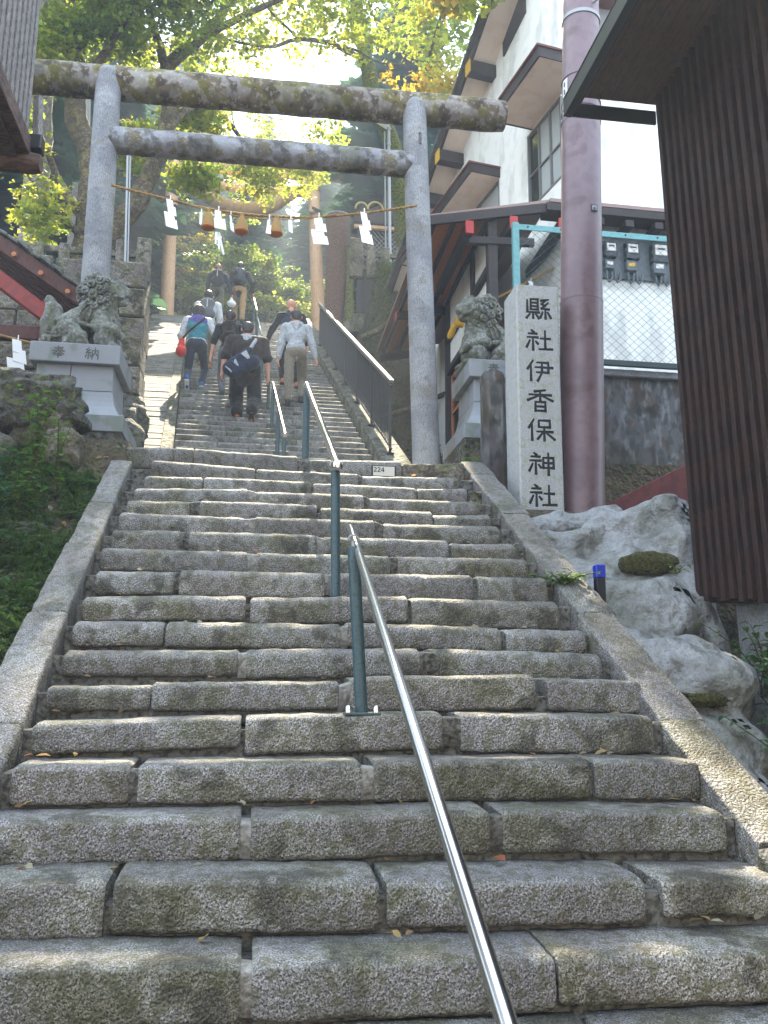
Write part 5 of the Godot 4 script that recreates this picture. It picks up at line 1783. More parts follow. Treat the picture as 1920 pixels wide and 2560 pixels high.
	for s in [[-0.34, 0.22, 0.10, 0.05], [-0.25, 0.16, 0.165, 0.048], [-0.36, 0.09, 0.13, 0.052], [-0.14, 0.20, 0.20, 0.06], [-0.28, 0.28, 0.13, 0.035]]:
		var pts := []
		var rad := []
		for k in 20:
			var u := k / 19.0
			var an: float = u * TAU * 1.5 + s[0] * 9.0
			pts.append(V(cx + (s[0] + cos(an) * s[3] * (1.0 - u * 0.9)) * m, cy + s[1] + sin(an) * s[3] * (1.0 - u * 0.9), cz + s[2] + u * 0.02))
			rad.append(s[3] * 0.42)
		tail.tube(pts, rad, 7)
	part(t, "tail", tail, M.statue)
	# grooves of the flank and shoulder as raised ribs
	var ribs := MB.new()
	for k in 5:
		var x := -0.07 + k * 0.05
		ribs.tube([V(cx + (x + 0.10) * m, cy + 0.50, cz + 0.125), V(cx + (x + 0.03) * m, cy + 0.42, cz + 0.15), V(cx + x * m, cy + 0.33, cz + 0.14), V(cx + (x - 0.03) * m, cy + 0.27, cz + 0.12)], [0.007, 0.017, 0.016, 0.006], 6)
	part(t, "fur_lock", ribs, M.statue)
	# the cub and ball under the paw
	var cub := MB.new()
	var cubp := [[V(cx + 0.21 * m, cy + 0.10, cz + 0.17), V(cx + 0.21 * m, cy + 0.115, cz + 0.17), 0.105, 0.10]]
	if m > 0.0:
		cubp.append([V(cx + 0.12 * m, cy + 0.215, cz + 0.22), V(cx + 0.04 * m, cy + 0.225, cz + 0.23), 0.03, 0.01])
		cubp.append([V(cx + 0.16 * m, cy + 0.20, cz + 0.23), V(cx + 0.30 * m, cy + 0.18, cz + 0.23), 0.05, 0.05])
		cubp.append([V(cx + 0.33 * m, cy + 0.03, cz + 0.2), V(cx + 0.28 * m, cy + 0.03, cz + 0.24), 0.03, 0.03])
	nets(cub, cubp, 0.0125, 0.03)
	for k in 7:
		var an := -1.2 + k * 0.4
		var pts := []
		for j in 6:
			var el := 1.2 - j * 0.33
			pts.append(V(cx + 0.21 * m, cy + 0.107, cz + 0.17) + V(sin(an) * cos(el), sin(el), cos(an) * cos(el)) * 0.106)
		cub.tube(pts, [0.003, 0.006, 0.007, 0.007, 0.006, 0.003], 5)
	part(t, "ball", cub, M.statue)
	# eye and nostril relief
	var eye := MB.new()
	for zz in [0.10, -0.03]:
		eye.lump(V(cx + 0.315 * m, cy + 0.712, cz + zz), V(0.02, 0.018, 0.02), 0.0, 2, 8, 10)
	part(t, "eye", eye, M.statue)
	var base := MB.new()
	var rows := []
	base.box(V(cx - 0.02 * m, cy - 0.005, cz + 0.02), V(0.80, 0.055, 0.50), 0.018)
	part(t, "base_slab", base, M.statue)

func build_guardians() -> void:
	pedestal(-1.915, -5.6, 3.115, "left pedestal of pale granite blocks under the stone lion with the cub", false)
	pedestal(2.42, -5.8, 3.285, "right pedestal of pale granite blocks, half hidden behind the chamfered concrete post", true)
	lion(-1.90, 4.03, -6.0, 1.0, "stone guardian lion with cub and flame tail, left of the landing")
	lion(2.36, 4.20, -6.2, -1.0, "stone guardian lion pawing a ball, half behind the carved pillar, right of the landing")

func tread_y(z: float) -> float:
	if z > -7.35: return 2.83
	return 2.83 + 0.1645 * (floorf((-7.35 - z) / 0.2925) + 1.0)

func build_rails() -> void:
	var rail := func(called: String, label: String, pts: Array, r: float, posts: Array, m: Material) -> Node3D:
		var t := thing(called, label, "handrail", V(posts[0][0], posts[0][1], posts[0][2]), "central handrails of the steps")
		var path := []
		var rad := []
		for k in pts.size() - 1:
			for j in 12:
				path.append((pts[k] as Vector3).lerp(pts[k + 1], j / 12.0))
				rad.append(r)
		path.append(pts[pts.size() - 1])
		rad.append(r)
		var d: Vector3 = (path[path.size() - 1] - path[path.size() - 2]).normalized()
		path.append(path[path.size() - 1] + d * 0.008); rad.append(r * 0.8)
		path.append(path[path.size() - 1] + d * 0.006); rad.append(r * 0.3)
		var mb := MB.new()
		mb.tube(path, rad, 20)
		part(t, "rail", mb, m)
		for p in posts:
			var pb := MB.new()
			pb.tube([V(p[0] + p[5], p[1], p[2]), V(p[0], p[3], p[2]), V(p[0], p[3] + 0.008, p[2])], [p[4], p[4], p[4] * 0.85], 18)
			var po := part(t, "post", pb, M.teal)
			# saddle wire that carries the rail
			var sw := MB.new()
			var ring := []
			for k in 13:
				var a := PI * k / 12.0
				ring.append(V(p[0] + cos(a) * (r + 0.006), p[3] + 0.03 + sin(a) * (r + 0.006) + r * 0.4, p[2] - 0.01))
			sw.tube(ring, 0.005, 6)
			sw.tube([V(p[0], p[3] - 0.01, p[2]), V(p[0], p[3] + 0.035, p[2])], 0.012, 8)
			part(po, "saddle", sw, M.dull_steel)
			if p[6]:
				var bs := MB.new()
				bs.box(V(p[0] + p[5], p[1] + 0.006, p[2]), V(0.16, 0.012, 0.10), 0.003)
				var fl := part(po, "base_plate", bs, M.teal)
				for sx in [-1, 1]:
					var bo := MB.new()
					bo.tube([V(p[0] + p[5] + sx * 0.062, p[1] + 0.01, p[2] + 0.03), V(p[0] + p[5] + sx * 0.062, p[1] + 0.034, p[2] + 0.03), V(p[0] + p[5] + sx * 0.062, p[1] + 0.042, p[2] + 0.03)], [0.017, 0.017, 0.009], 10)
					part(fl, "bolt", bo, M.steel)
		return t
	rail.call("handrail", "nearest polished steel handrail on a dark teal post, in the middle of the front steps", [V(0.338, -0.02, 1.65), V(0.336, 1.574, -1.56)], 0.0195, [[0.318, 0.672, -1.24, 1.42, 0.0285, 0.048, true], [0.335, -0.10, 1.30, 0.04, 0.0285, 0.0, true]], M.steel)
	var t2: Node3D = rail.call("handrail", "middle polished steel handrail, from the thick dark teal post up to the landing", [V(0.345, 2.126, -2.49), V(0.285, 3.60, -5.27)], 0.026, [[0.338, 1.325, -2.52, 2.09, 0.0285, 0.016, false], [0.285, 2.84, -5.14, 3.50, 0.032, 0.0, false]], M.steel)
	var kn := MB.new()
	kn.lump(V(0.346, 2.115, -2.47), V(0.034, 0.034, 0.034), 0.0, 3, 10, 14)
	part(t2, "end_knob", kn, M.steel)
	rail.call("handrail", "handrail at the foot of the upper steps, right behind the man with the messenger bag", [V(0.165, 3.79, -7.72), V(0.03, 5.40, -10.5)], 0.026, [[0.157, tread_y(-7.8), -7.8, 3.76, 0.028, 0.0, false], [0.03, tread_y(-10.4), -10.4, 5.27, 0.028, 0.0, false], [0.10, tread_y(-9.0), -9.0, 4.46, 0.028, 0.0, false]], M.steel)
	for k in 3:
		var z0 := -11.6 - k * 3.6
		var z1 := z0 - 2.9
		var x0 := -0.03 - k * 0.16
		rail.call("handrail", ["handrail half way up the upper steps, between the two groups of walkers", "handrail on the upper steps beyond the bald man", "topmost handrail, beside the man in khaki trousers"][k], [V(x0, tread_y(z0) + 0.80, z0), V(x0 - 0.13, tread_y(z1) + 0.80, z1)], 0.022,
			[[x0, tread_y(z0 - 0.1), z0 - 0.1, tread_y(z0 - 0.1) + 0.70, 0.026, 0.0, false], [x0 - 0.125, tread_y(z1 + 0.1), z1 + 0.1, tread_y(z1 + 0.1) + 0.70, 0.026, 0.0, false]], M.steel if k < 2 else M.dull_steel)
	# ---- dark iron fence on the right curb of the upper flight
	var f := thing("iron_fence", "dark iron bar fence with steel handrail along the right of the upper steps", "fence", V(1.58, 3.9, -8.6))
	var cy := func(z: float) -> float: return 3.13 + (-7.35 - z) * 0.5635
	var fx := func(z: float) -> float: return upper_right(z) + 0.15
	var z := -8.6
	var k := 0
	while z > -17.7:
		var big := k % 14 == 0
		var mb := MB.new()
		var y0: float = cy.call(z)
		mb.box(V(fx.call(z), y0 + (0.52 if big else 0.55), z), V(0.034, 1.04, 0.034) if big else V(0.014, 0.86, 0.014), 0.003)
		part(f, "post" if big else "bar", mb, M.black_iron)
		if big:
			var bo := MB.new()
			bo.box(V(fx.call(z), y0 + 0.012, z), V(0.10, 0.022, 0.10), 0.003)
			part(f, "foot_plate", bo, M.black_iron)
		z -= 0.105
		k += 1
	for q in [[0.11, 0.03, 0.02, "bottom_rail", M.black_iron], [0.985, 0.03, 0.025, "upper_rail", M.black_iron], [1.05, 0.065, 0.05, "handrail", M.steel]]:
		var mb := MB.new()
		mb.beam(V(fx.call(-8.5), cy.call(-8.5) + q[0], -8.5), V(fx.call(-17.75), cy.call(-17.75) + q[0], -17.75), q[1], q[2], 0.006)
		part(f, q[3], mb, q[4])

func build_far_things() -> void:
	# stone picket fence on the right bank
	var pk := thing("stone_picket_fence", "row of stone picket posts on top of the mossy right-hand bank", "fence", V(2.6, 9.5, -15.2))
	for k in 8:
		var x := 1.80 + k * 0.325
		var mb := MB.new()
		var h := 0.92 if k == 0 else 0.78 - 0.02 * (k % 3)
		mb.box(V(x, 9.55 + h * 0.5, -15.2), V(0.30 if k == 0 else 0.19, h, 0.16), 0.02)
		part(pk, "post", mb, M.wall_stone)
	for yy in [9.80, 10.12]:
		var mb := MB.new()
		mb.box(V(2.95, yy, -15.2), V(2.6, 0.10, 0.08), 0.01)
		part(pk, "rail", mb, M.wall_stone)
	# street lamp
	var lp := thing("street_lamp", "slim steel street lamp with a white angled head behind the concrete gate's right pillar", "street lamp", V(2.6, 9.6, -15.6))
	var m1 := MB.new()
	m1.tube([V(2.62, 9.5, -15.6), V(2.555, 13.85, -15.6)], [0.045, 0.035], 12)
	part(lp, "pole", m1, M.dull_steel)
	var m1b := MB.new()
	m1b.tube([V(2.54, 9.5, -15.66), V(2.475, 13.5, -15.66)], 0.02, 8)
	part(lp, "conduit", m1b, M.dull_steel)
	for yy in [13.1, 13.5]:
		var cl := MB.new()
		cl.tube([V(2.565, yy, -15.6), V(2.565, yy + 0.06, -15.6)], 0.05, 12)
		part(lp, "clamp", cl, M.dull_steel)
	var m2 := MB.new()
	m2.hexa([V(1.98, 13.90, -15.72), V(2.56, 13.55, -15.72), V(1.98, 13.98, -15.72), V(2.56, 13.80, -15.72), V(1.98, 13.90, -15.48), V(2.56, 13.55, -15.48), V(1.98, 13.98, -15.48), V(2.56, 13.80, -15.48)], 0.03)
	part(lp, "lamp_head", m2, M.paper)
	# small shrine hut with a curly gilt ridge and lattice sides
	var h := thing("small_shrine", "small dark shrine hut with a curling gilt gable and lattice sides on the right bank", "shrine", V(3.0, 9.7, -18.2))
	var gb := MB.new()
	var gable := PackedVector2Array()
	for q in [[-0.95, 0.0], [-0.8, 0.10], [-0.5, 0.14], [-0.25, 0.34], [-0.12, 0.72], [0.0, 0.80], [0.12, 0.72], [0.25, 0.34], [0.5, 0.14], [0.8, 0.10], [0.95, 0.0], [0.95, -0.25], [-0.95, -0.25]]:
		gable.append(Vector2(q[0], q[1]))
	gb.prism(gable, -0.5, 0.15, Transform3D(Basis(), V(3.0, 12.75, -18.2)))
	part(h, "gable", gb, M.dark_wood)
	for s in [-1.0, 1.0]:
		for q in [[0.78, 0.16], [0.42, 0.20]]:
			var cr := MB.new()
			var pts := []
			for k in 12:
				var a := PI * k / 11.0
				pts.append(V(3.0 + s * (q[0] + cos(a) * q[1]), 12.84 + sin(a) * q[1] * 1.1, -18.02))
			cr.tube(pts, 0.028, 7)
			part(h, "gilt_curl", cr, M.gold)
	for x in [2.2, 3.8]:
		var mb := MB.new()
		mb.box(V(x, 11.1, -18.2), V(0.12, 2.9, 0.12), 0.008)
		part(h, "post", mb, M.dark_wood)
	var tb := MB.new()
	tb.box(V(3.0, 12.42, -18.15), V(1.9, 0.09, 0.10), 0.006)
	part(h, "lintel", tb, M.pale_wood)
	for k in 13:
		for s in [-1.0, 1.0]:
			var mb := MB.new()
			var x := 2.26 + k * 0.115
			var x2 := clampf(x + s * 0.75, 2.24, 3.76)
			if absf(x2 - x) < 0.1: continue
			mb.beam(V(x, 11.5, -18.18 + 0.012 * s), V(x2, 11.5 + absf(x2 - x) * 1.12, -18.18 + 0.012 * s), 0.018, 0.012, 0.0, V(0, 0, 1))
			part(h, "lattice_bar", mb, M.grey_wood)
	var bk := MB.new()
	bk.box(V(3.0, 11.0, -18.7), V(1.5, 2.8, 0.06))
	part(h, "back_wall", bk, M.dark_wood)
	var bs := MB.new()
	bs.box(V(3.0, 9.65, -18.4), V(2.0, 0.5, 1.1), 0.03)
	part(h, "stone_base", bs, M.wall_stone)
	# sawn-off trunk
	var stp := thing("sawn_trunk", "tall sawn-off cedar trunk with a pale cut top, right of the timber gate", "tree stump", V(1.9, 9.4, -19.0))
	var sm1 := MB.new()
	var path := []
	var rad := []
	for k in 9:
		var u := k / 8.0
		path.append(V(lerpf(1.66, 1.70, u), lerpf(9.3, 13.08, u), -19.0))
		rad.append(lerpf(0.20, 0.345, u) + 0.01 * sin(k * 2.0))
	sm1.tube(path, rad, 20)
	part(stp, "trunk", sm1, M.red_bark)
	var sm2 := MB.new()
	sm2.lathe([[0.35, 0.0], [0.345, 0.03], [0.30, 0.05], [0.0, 0.055]], 20, V(1.70, 13.08, -19.0))
	part(stp, "cut_face", sm2, M.grey_wood)
	# second slim trunk that props it
	var pr := MB.new()
	pr.tube([V(2.05, 9.3, -18.8), V(2.0, 12.2, -18.85)], [0.14, 0.09], 12)
	part(stp, "side_trunk", pr, M.moss_bark)
	# sunlit ridge of the retaining edge right of the fence
	var rd := MB.new()
	nets(rd, [[V(1.62, 8.6, -16.8), V(1.95, 9.75, -18.2), 0.14, 0.10], [V(1.58, 7.9, -15.9), V(1.62, 8.6, -16.8), 0.16, 0.14]], 0.05, 0.08, 0.03, 3.0, 12)
	solo("stone_edging", rd, M.wall_stone, "pale sunlit stone edging beyond the far end of the iron fence", "stone edging", V(1.6, 7.8, -16.0))
	var rb := MB.new()
	rb.tube([V(1.75, 7.5, -13.6), V(2.0, 7.62, -13.55), V(2.55, 8.1, -13.7)], [0.07, 0.06, 0.03], 8)
	rb.tube([V(2.0, 5.55, -12.5), V(2.6, 5.75, -12.4), V(3.3, 6.1, -12.35)], [0.06, 0.055, 0.045], 8)
	solo("tree_root", rb, M.bark, "bare roots lying across the mossy right-hand bank", "root", V(2.0, 5.5, -12.5))

func joint(a: Vector3, b: Vector3, l1: float, l2: float, bend: Vector3) -> Vector3:
	var d := b - a
	var L := minf(d.length(), (l1 + l2) * 0.999)
	var e := d.normalized()
	var x := (l1 * l1 - l2 * l2 + L * L) / (2.0 * L)
	var h := sqrt(maxf(l1 * l1 - x * x, 0.0))
	var p := (bend - e * bend.dot(e)).normalized()
	return a + e * x + p * h

func cloth_mat(called: String, c: Color, rough := 0.95) -> StandardMaterial3D:
	var m := mat(called, tex(64, c, [[0.12, 3, 0, c.darkened(0.22), 0.45, 0.7, 0.8], [0.3, 1, 0, c.lightened(0.10), 0.6, 0.75, 0.6]], int(c.r * 90.0 + c.g * 37.0 + c.b * 11.0) + 400), 0.35, rough, null, 0.0, 0.3)
	m.rim_enabled = true
	m.rim = 0.3
	m.rim_tint = 0.5
	return m

# walker seen from behind, climbing towards -z. Feet are given in the world; H is the standing height.
func walker(label: String, d: Dictionary) -> Dictionary:
	var H: float = d.H
	var s := H / 1.75
	var w: float = d.get("stout", 1.0)
	var fs: Vector3 = d.stand
	var fw: Vector3 = d.swing
	var yaw: float = d.get("yaw", 0.0)
	var lean: float = deg_to_rad(d.get("lean", 12.0))
	var B := Basis(Vector3.UP, yaw)
	var t := thing("person", label, "person", fs)
	var low := minf(fs.y, fw.y)
	var hipc := V((fs.x + fw.x) * 0.5, low + (0.90 + d.get("hip", 0.0)) * s, lerpf(fs.z, fw.z, 0.45))
	var up := B * V(0, cos(lean), -sin(lean))
	var right := B * Vector3.RIGHT
	var fwd := B * Vector3.FORWARD
	var chest := hipc + up * 0.32 * s
	var shc := hipc + up * 0.50 * s
	var up2 := (up + V(0, 0.5, 0)).normalized()
	var neck := shc + up2 * 0.05 * s
	var nod: Vector3 = (up2 + fwd * d.get("nod", 0.25)).normalized()
	var head := shc + up2 * 0.10 * s + nod * 0.125 * s
	var S := {}
	for q: float in [-1.0, 1.0]:
		var left: bool = q < 0.0
		var foot: Vector3 = fs if left == d.get("stand_left", true) else fw
		var lifted: float = d.get("lift", 0.0) if foot == fw else 0.0
		var hip: Vector3 = hipc + right * q * 0.095 * s * lerpf(1.0, w, 0.5) + V(0, -0.03 * s, 0)
		var ankle := foot + V(0, 0.085 * s + lifted * 0.14 * s, 0.05 * s)
		var knee := joint(hip, ankle, 0.43 * s, 0.42 * s, fwd + right * q * 0.12)
		var sh: Vector3 = shc + right * q * 0.185 * s * lerpf(1.0, w, 0.8) - up * 0.02 * s
		var arm: Array = d.get("arm_l" if left else "arm_r", [0.06, -0.54, 0.02])
		var hand: Vector3 = sh + right * q * arm[0] * s + V(0, arm[1] * s, 0) - fwd * arm[2] * s
		var elbow := joint(sh, hand, 0.29 * s, 0.27 * s, -fwd + right * q * 0.5)
		S[q] = {"hip": hip, "knee": knee, "ankle": ankle, "sh": sh, "elbow": elbow, "hand": hand, "foot": foot, "lift": lifted}
	# ---- body: one skin surface under the clothes, with its own finer head and hands
	var body := MB.new()
	var P := [[hipc, chest, 0.09 * s, 0.10 * s], [chest, shc, 0.10 * s, 0.07 * s], [shc, neck + nod * 0.05 * s, 0.058 * s, 0.052 * s]]
	for q: float in S:
		var j: Dictionary = S[q]
		P.append([shc, j.sh, 0.06 * s, 0.05 * s])
		P.append([j.sh, j.elbow, 0.046 * s * w, 0.038 * s * w])
		P.append([j.elbow, j.hand, 0.038 * s * w, 0.026 * s])
		P.append([j.hip, j.knee, 0.07 * s, 0.05 * s])
		P.append([j.knee, j.ankle, 0.048 * s, 0.033 * s])
	nets(body, P, 0.024, 0.05)
	var hp := [[head + nod * 0.01 * s, head + nod * 0.03 * s - fwd * 0.02 * s, 0.088 * s, 0.085 * s], [head - nod * 0.05 * s + fwd * 0.045 * s, head - nod * 0.085 * s + fwd * 0.055 * s, 0.058 * s, 0.042 * s],
		[head - nod * 0.02 * s + fwd * 0.095 * s, head - nod * 0.045 * s + fwd * 0.108 * s, 0.012 * s, 0.016 * s], [head - nod * 0.11 * s, neck, 0.055 * s, 0.058 * s],
		[head + nod * 0.012 * s + fwd * 0.082 * s - right * 0.04 * s, head + nod * 0.012 * s + fwd * 0.082 * s + right * 0.04 * s, 0.014 * s, 0.014 * s]]
	for q: float in [-1.0, 1.0]:
		hp.append([head + right * q * 0.086 * s + nod * 0.005 * s, head + right * q * 0.092 * s - nod * 0.03 * s, 0.018 * s, 0.011 * s])
	nets(body, hp, 0.011, 0.02)
	for q: float in S:
		var j: Dictionary = S[q]
		var dir: Vector3 = (j.hand - j.elbow).normalized()
		var sidev: Vector3 = fwd
		var inw: Vector3 = -right * q
		var h0: Vector3 = j.hand
		var hd := [[h0, h0 + dir * 0.055 * s + sidev * 0.015 * s, 0.022 * s, 0.020 * s], [h0, h0 + dir * 0.06 * s - sidev * 0.018 * s, 0.022 * s, 0.019 * s]]
		for k in 4:
			var off := sidev * (0.030 - 0.020 * k) * s
			var len: float = [0.062, 0.072, 0.066, 0.05][k] * s
			var b0: Vector3 = h0 + dir * 0.075 * s + off
			var b1: Vector3 = b0 + (dir * 0.85 + inw * 0.35).normalized() * len * 0.55
			var b2: Vector3 = b1 + (dir * 0.5 + inw * 0.8).normalized() * len * 0.5
			hd.append([b0 - dir * 0.02 * s, b1, 0.0095 * s, 0.0088 * s])
			hd.append([b1, b2, 0.0088 * s, 0.0075 * s])
		var th: Vector3 = h0 + dir * 0.03 * s + sidev * 0.028 * s
		hd.append([th, th + (dir * 0.6 + sidev * 0.7 + inw * 0.3).normalized() * 0.045 * s, 0.012 * s, 0.010 * s])
		hd.append([th + (dir * 0.6 + sidev * 0.7 + inw * 0.3).normalized() * 0.045 * s, th + (dir * 0.9 + sidev * 0.7 + inw * 0.5).normalized() * 0.068 * s, 0.010 * s, 0.008 * s])
		nets(body, hd, 0.007, 0.008)
	part(t, "body", body, M.skin)
	# ---- hair
	if d.has("hair"):
		var hr := MB.new()
		var hh := [[head + nod * 0.035 * s - fwd * 0.012 * s, head + nod * 0.02 * s - fwd * 0.03 * s, 0.093 * s, 0.092 * s], [head - fwd * 0.055 * s - nod * 0.02 * s, head - fwd * 0.05 * s - nod * 0.06 * s, 0.062 * s, 0.05 * s]]
		if d.get("long", false):
			hh.append([head - fwd * 0.06 * s - nod * 0.05 * s, neck - fwd * 0.07 * s - up * 0.02, 0.07 * s, 0.055 * s])
			for q: float in [-1.0, 1.0]:
				hh.append([head + right * q * 0.07 * s, head + right * q * 0.075 * s - nod * 0.12 * s, 0.045 * s, 0.03 * s])
		nets(hr, hh, 0.012, 0.03, 0.006, 30.0, 8)
		part(t, "hair", hr, d.hair)
	if d.has("cap"):
		var cp := MB.new()
		nets(cp, [[head + nod * 0.055 * s, head + nod * 0.05 * s - fwd * 0.012 * s, 0.088 * s, 0.086 * s], [head + nod * 0.05 * s + fwd * 0.08 * s, head + nod * 0.035 * s + fwd * 0.13 * s, 0.03 * s, 0.012 * s]], 0.012, 0.02)
		part(t, "cap", cp, d.cap)
	# ---- trousers
	var tr := MB.new()
	var tp := [[hipc + right * 0.05 * s * w, hipc - right * 0.05 * s * w, 0.118 * s * w, 0.118 * s * w], [hipc + up * 0.07 * s, hipc, 0.115 * s * w, 0.125 * s * w], [hipc - fwd * 0.05 * s * w + right * 0.06 * s, hipc - fwd * 0.05 * s * w - right * 0.06 * s, 0.095 * s * w, 0.095 * s * w]]
	var wide: float = d.get("wide", 1.0)
	for q: float in S:
		var j: Dictionary = S[q]
		tp.append([j.hip, j.knee, 0.092 * s * lerpf(1.0, w, 0.8), 0.066 * s * wide])
		tp.append([j.knee, (j.knee as Vector3).lerp(j.ankle, 0.93), 0.066 * s * wide, 0.055 * s * wide])
	nets(tr, tp, 0.018, 0.035, 0.006, 9.0, 31)
	part(t, "trousers", tr, d.trousers)
	# ---- shoes
	for q: float in S:
		var j: Dictionary = S[q]
		var sh := MB.new()
		var f: Vector3 = j.foot
		var toe: Vector3 = f + fwd * 0.17 * s + V(0, 0.035 * s, 0)
		var heel: Vector3 = f - fwd * 0.06 * s + V(0, 0.045 * s + j.lift * 0.16 * s, 0)
		nets(sh, [[heel, f + fwd * 0.04 * s + V(0, 0.05 * s + j.lift * 0.07 * s, 0), 0.040 * s, 0.047 * s], [f + fwd * 0.04 * s + V(0, 0.048 * s + j.lift * 0.07 * s, 0), toe, 0.046 * s, 0.034 * s], [heel + V(0, 0.03 * s, 0), j.ankle, 0.042 * s, 0.044 * s]], 0.012, 0.02)
		var so := part(t, "shoe", sh, d.shoes)
		var sl := MB.new()
		var dn := V(0, -0.036 * s, 0)
		var x := right * 0.042 * s
		var mids: Vector3 = f + fwd * 0.06 * s + V(0, 0.035 * s + j.lift * 0.05 * s, 0)
		for seg in [[heel - fwd * 0.035 * s, mids], [mids, toe + fwd * 0.03 * s]]:
			var a0: Vector3 = seg[0] + dn
			var a1: Vector3 = seg[1] + dn
			var th := V(0, 0.018 * s, 0)
			sl.hexa([a1 - x * 0.95, a1 + x * 0.95, a1 - x * 0.95 + th, a1 + x * 0.95 + th, a0 - x * 0.9, a0 + x * 0.9, a0 - x * 0.9 + th, a0 + x * 0.9 + th], 0.005)
		part(so, "sole", sl, d.get("sole", M.dark))
	# ---- upper garment: torso, sleeves, hem, hood, yoke
	var tj := MB.new()
	var hem: float = d.get("hem", -0.04)
	nets(tj, [[hipc + up * (hem + 0.10) * s + right * 0.04 * s * w, hipc + up * (hem + 0.10) * s - right * 0.04 * s * w, 0.128 * s * w, 0.128 * s * w], [hipc + up * hem * s, chest, 0.120 * s * w, 0.135 * s * w],
		[chest + right * 0.07 * s * w, chest - right * 0.07 * s * w, 0.118 * s * w, 0.118 * s * w], [shc + right * 0.10 * s * w - up * 0.05 * s, shc - right * 0.10 * s * w - up * 0.05 * s, 0.095 * s * w, 0.095 * s * w], [chest, shc, 0.13 * s * w, 0.085 * s]], 0.018, 0.04, 0.008, 7.0, 41)
	part(t, "jacket", tj, d.jacket)
	for q: float in S:
		var j: Dictionary = S[q]
		var sv := MB.new()
		var cuff: float = d.get("cuff", 0.92)
		var sp := [[shc + right * q * 0.11 * s * w - up * 0.02 * s, j.sh, 0.085 * s * lerpf(1.0, w, 0.6), 0.078 * s * lerpf(1.0, w, 0.7)], [j.sh, j.elbow, 0.074 * s * lerpf(1.0, w, 0.7), 0.060 * s * lerpf(1.0, w, 0.7)]]
		if cuff > 0.0:
			sp.append([j.elbow, (j.elbow as Vector3).lerp(j.hand, cuff), 0.060 * s * lerpf(1.0, w, 0.7), 0.043 * s * lerpf(1.0, w, 0.5)])
		nets(sv, sp, 0.018, 0.03, 0.006, 9.0, 47)
		part(t, "sleeve", sv, d.get("sleeve", d.jacket))
	if d.has("hem_cloth"):
		var hm := MB.new()
		nets(hm, [[hipc + up * (hem - 0.005) * s + right * 0.05 * s, hipc + up * (hem - 0.005) * s - right * 0.05 * s, 0.128 * s * w, 0.128 * s * w], [hipc + up * (hem + 0.06) * s, hipc + up * (hem + 0.01) * s, 0.13 * s * w, 0.13 * s * w]], 0.018, 0.03)
		part(t, "shirt_hem", hm, d.hem_cloth)
	if d.has("yoke"):
		var yk := MB.new()
		nets(yk, [[shc + right * 0.11 * s - up * 0.035 * s, shc - right * 0.11 * s - up * 0.035 * s, 0.098 * s, 0.098 * s], [shc - up * 0.09 * s, shc, 0.128 * s, 0.08 * s]], 0.018, 0.03)
		part(t, "yoke", yk, d.yoke)
	if d.has("hood"):
		var ho := MB.new()
		nets(ho, [[neck + right * 0.07 * s - fwd * 0.02 * s, neck - fwd * 0.085 * s - up * 0.06 * s, 0.055 * s, 0.055 * s], [neck - right * 0.07 * s - fwd * 0.02 * s, neck - fwd * 0.085 * s - up * 0.06 * s, 0.055 * s, 0.055 * s],
			[neck - fwd * 0.09 * s - up * 0.05 * s, neck - fwd * 0.12 * s - up * 0.15 * s, 0.065 * s, 0.028 * s], [neck + right * 0.06 * s + fwd * 0.03 * s, neck - right * 0.06 * s + fwd * 0.03 * s, 0.04 * s, 0.04 * s]], 0.014, 0.03, 0.005, 12.0, 5)
		part(t, "hood", ho, d.hood)
	elif d.has("collar"):
		var co := MB.new()
		nets(co, [[neck + right * 0.04 * s, neck - right * 0.04 * s, 0.062 * s, 0.062 * s]], 0.014, 0.03)
		part(t, "collar", co, d.collar)
	return {"hipc": hipc, "chest": chest, "shc": shc, "up": up, "right": right, "fwd": fwd, "s": s, "w": w, "S": S, "t": t}

# backpack on a walker's back
func backpack(r: Dictionary, label: String, m: Material, trim: Material, big := 1.0) -> void:
	var s: float = r.s
	var up: Vector3 = r.up
	var back: Vector3 = -r.fwd
	var ri: Vector3 = r.right
	var c: Vector3 = r.chest + back * 0.175 * s + up * 0.02 * s
	var t := thing("backpack", label, "backpack", c)
	var mb := MB.new()
	nets(mb, [[c + up * 0.12 * s + ri * 0.06 * s, c + up * 0.12 * s - ri * 0.06 * s, 0.085 * s * big, 0.085 * s * big], [c - up * 0.13 * s + ri * 0.065 * s, c - up * 0.13 * s - ri * 0.065 * s, 0.09 * s * big, 0.09 * s * big], [c + up * 0.12 * s, c - up * 0.13 * s, 0.11 * s * big, 0.115 * s * big]], 0.018, 0.04, 0.006, 9.0, 3)
	part(t, "bag_body", mb, m)
	var pk := MB.new()
	nets(pk, [[c + back * 0.075 * s + ri * 0.04 * s - up * 0.08 * s, c + back * 0.075 * s - ri * 0.04 * s - up * 0.08 * s, 0.06 * s, 0.06 * s]], 0.016, 0.03)
	part(t, "front_pocket", pk, m)
	var lg := MB.new()
	lg.beam(c + back * 0.122 * s + up * 0.16 * s, c + back * 0.122 * s - up * 0.02 * s, 0.018 * s, 0.02 * s, 0.003, ri)
	part(t, "pale_stripe", lg, trim)
	for q: float in [-1.0, 1.0]:
		var st := MB.new()
		st.tube([c + ri * q * 0.09 * s + up * 0.14 * s, r.shc + ri * q * 0.11 * s + up * 0.055 * s, r.shc + ri * q * 0.10 * s + r.fwd * 0.09 * s], 0.022 * s, 6)
		part(t, "strap", st, m)

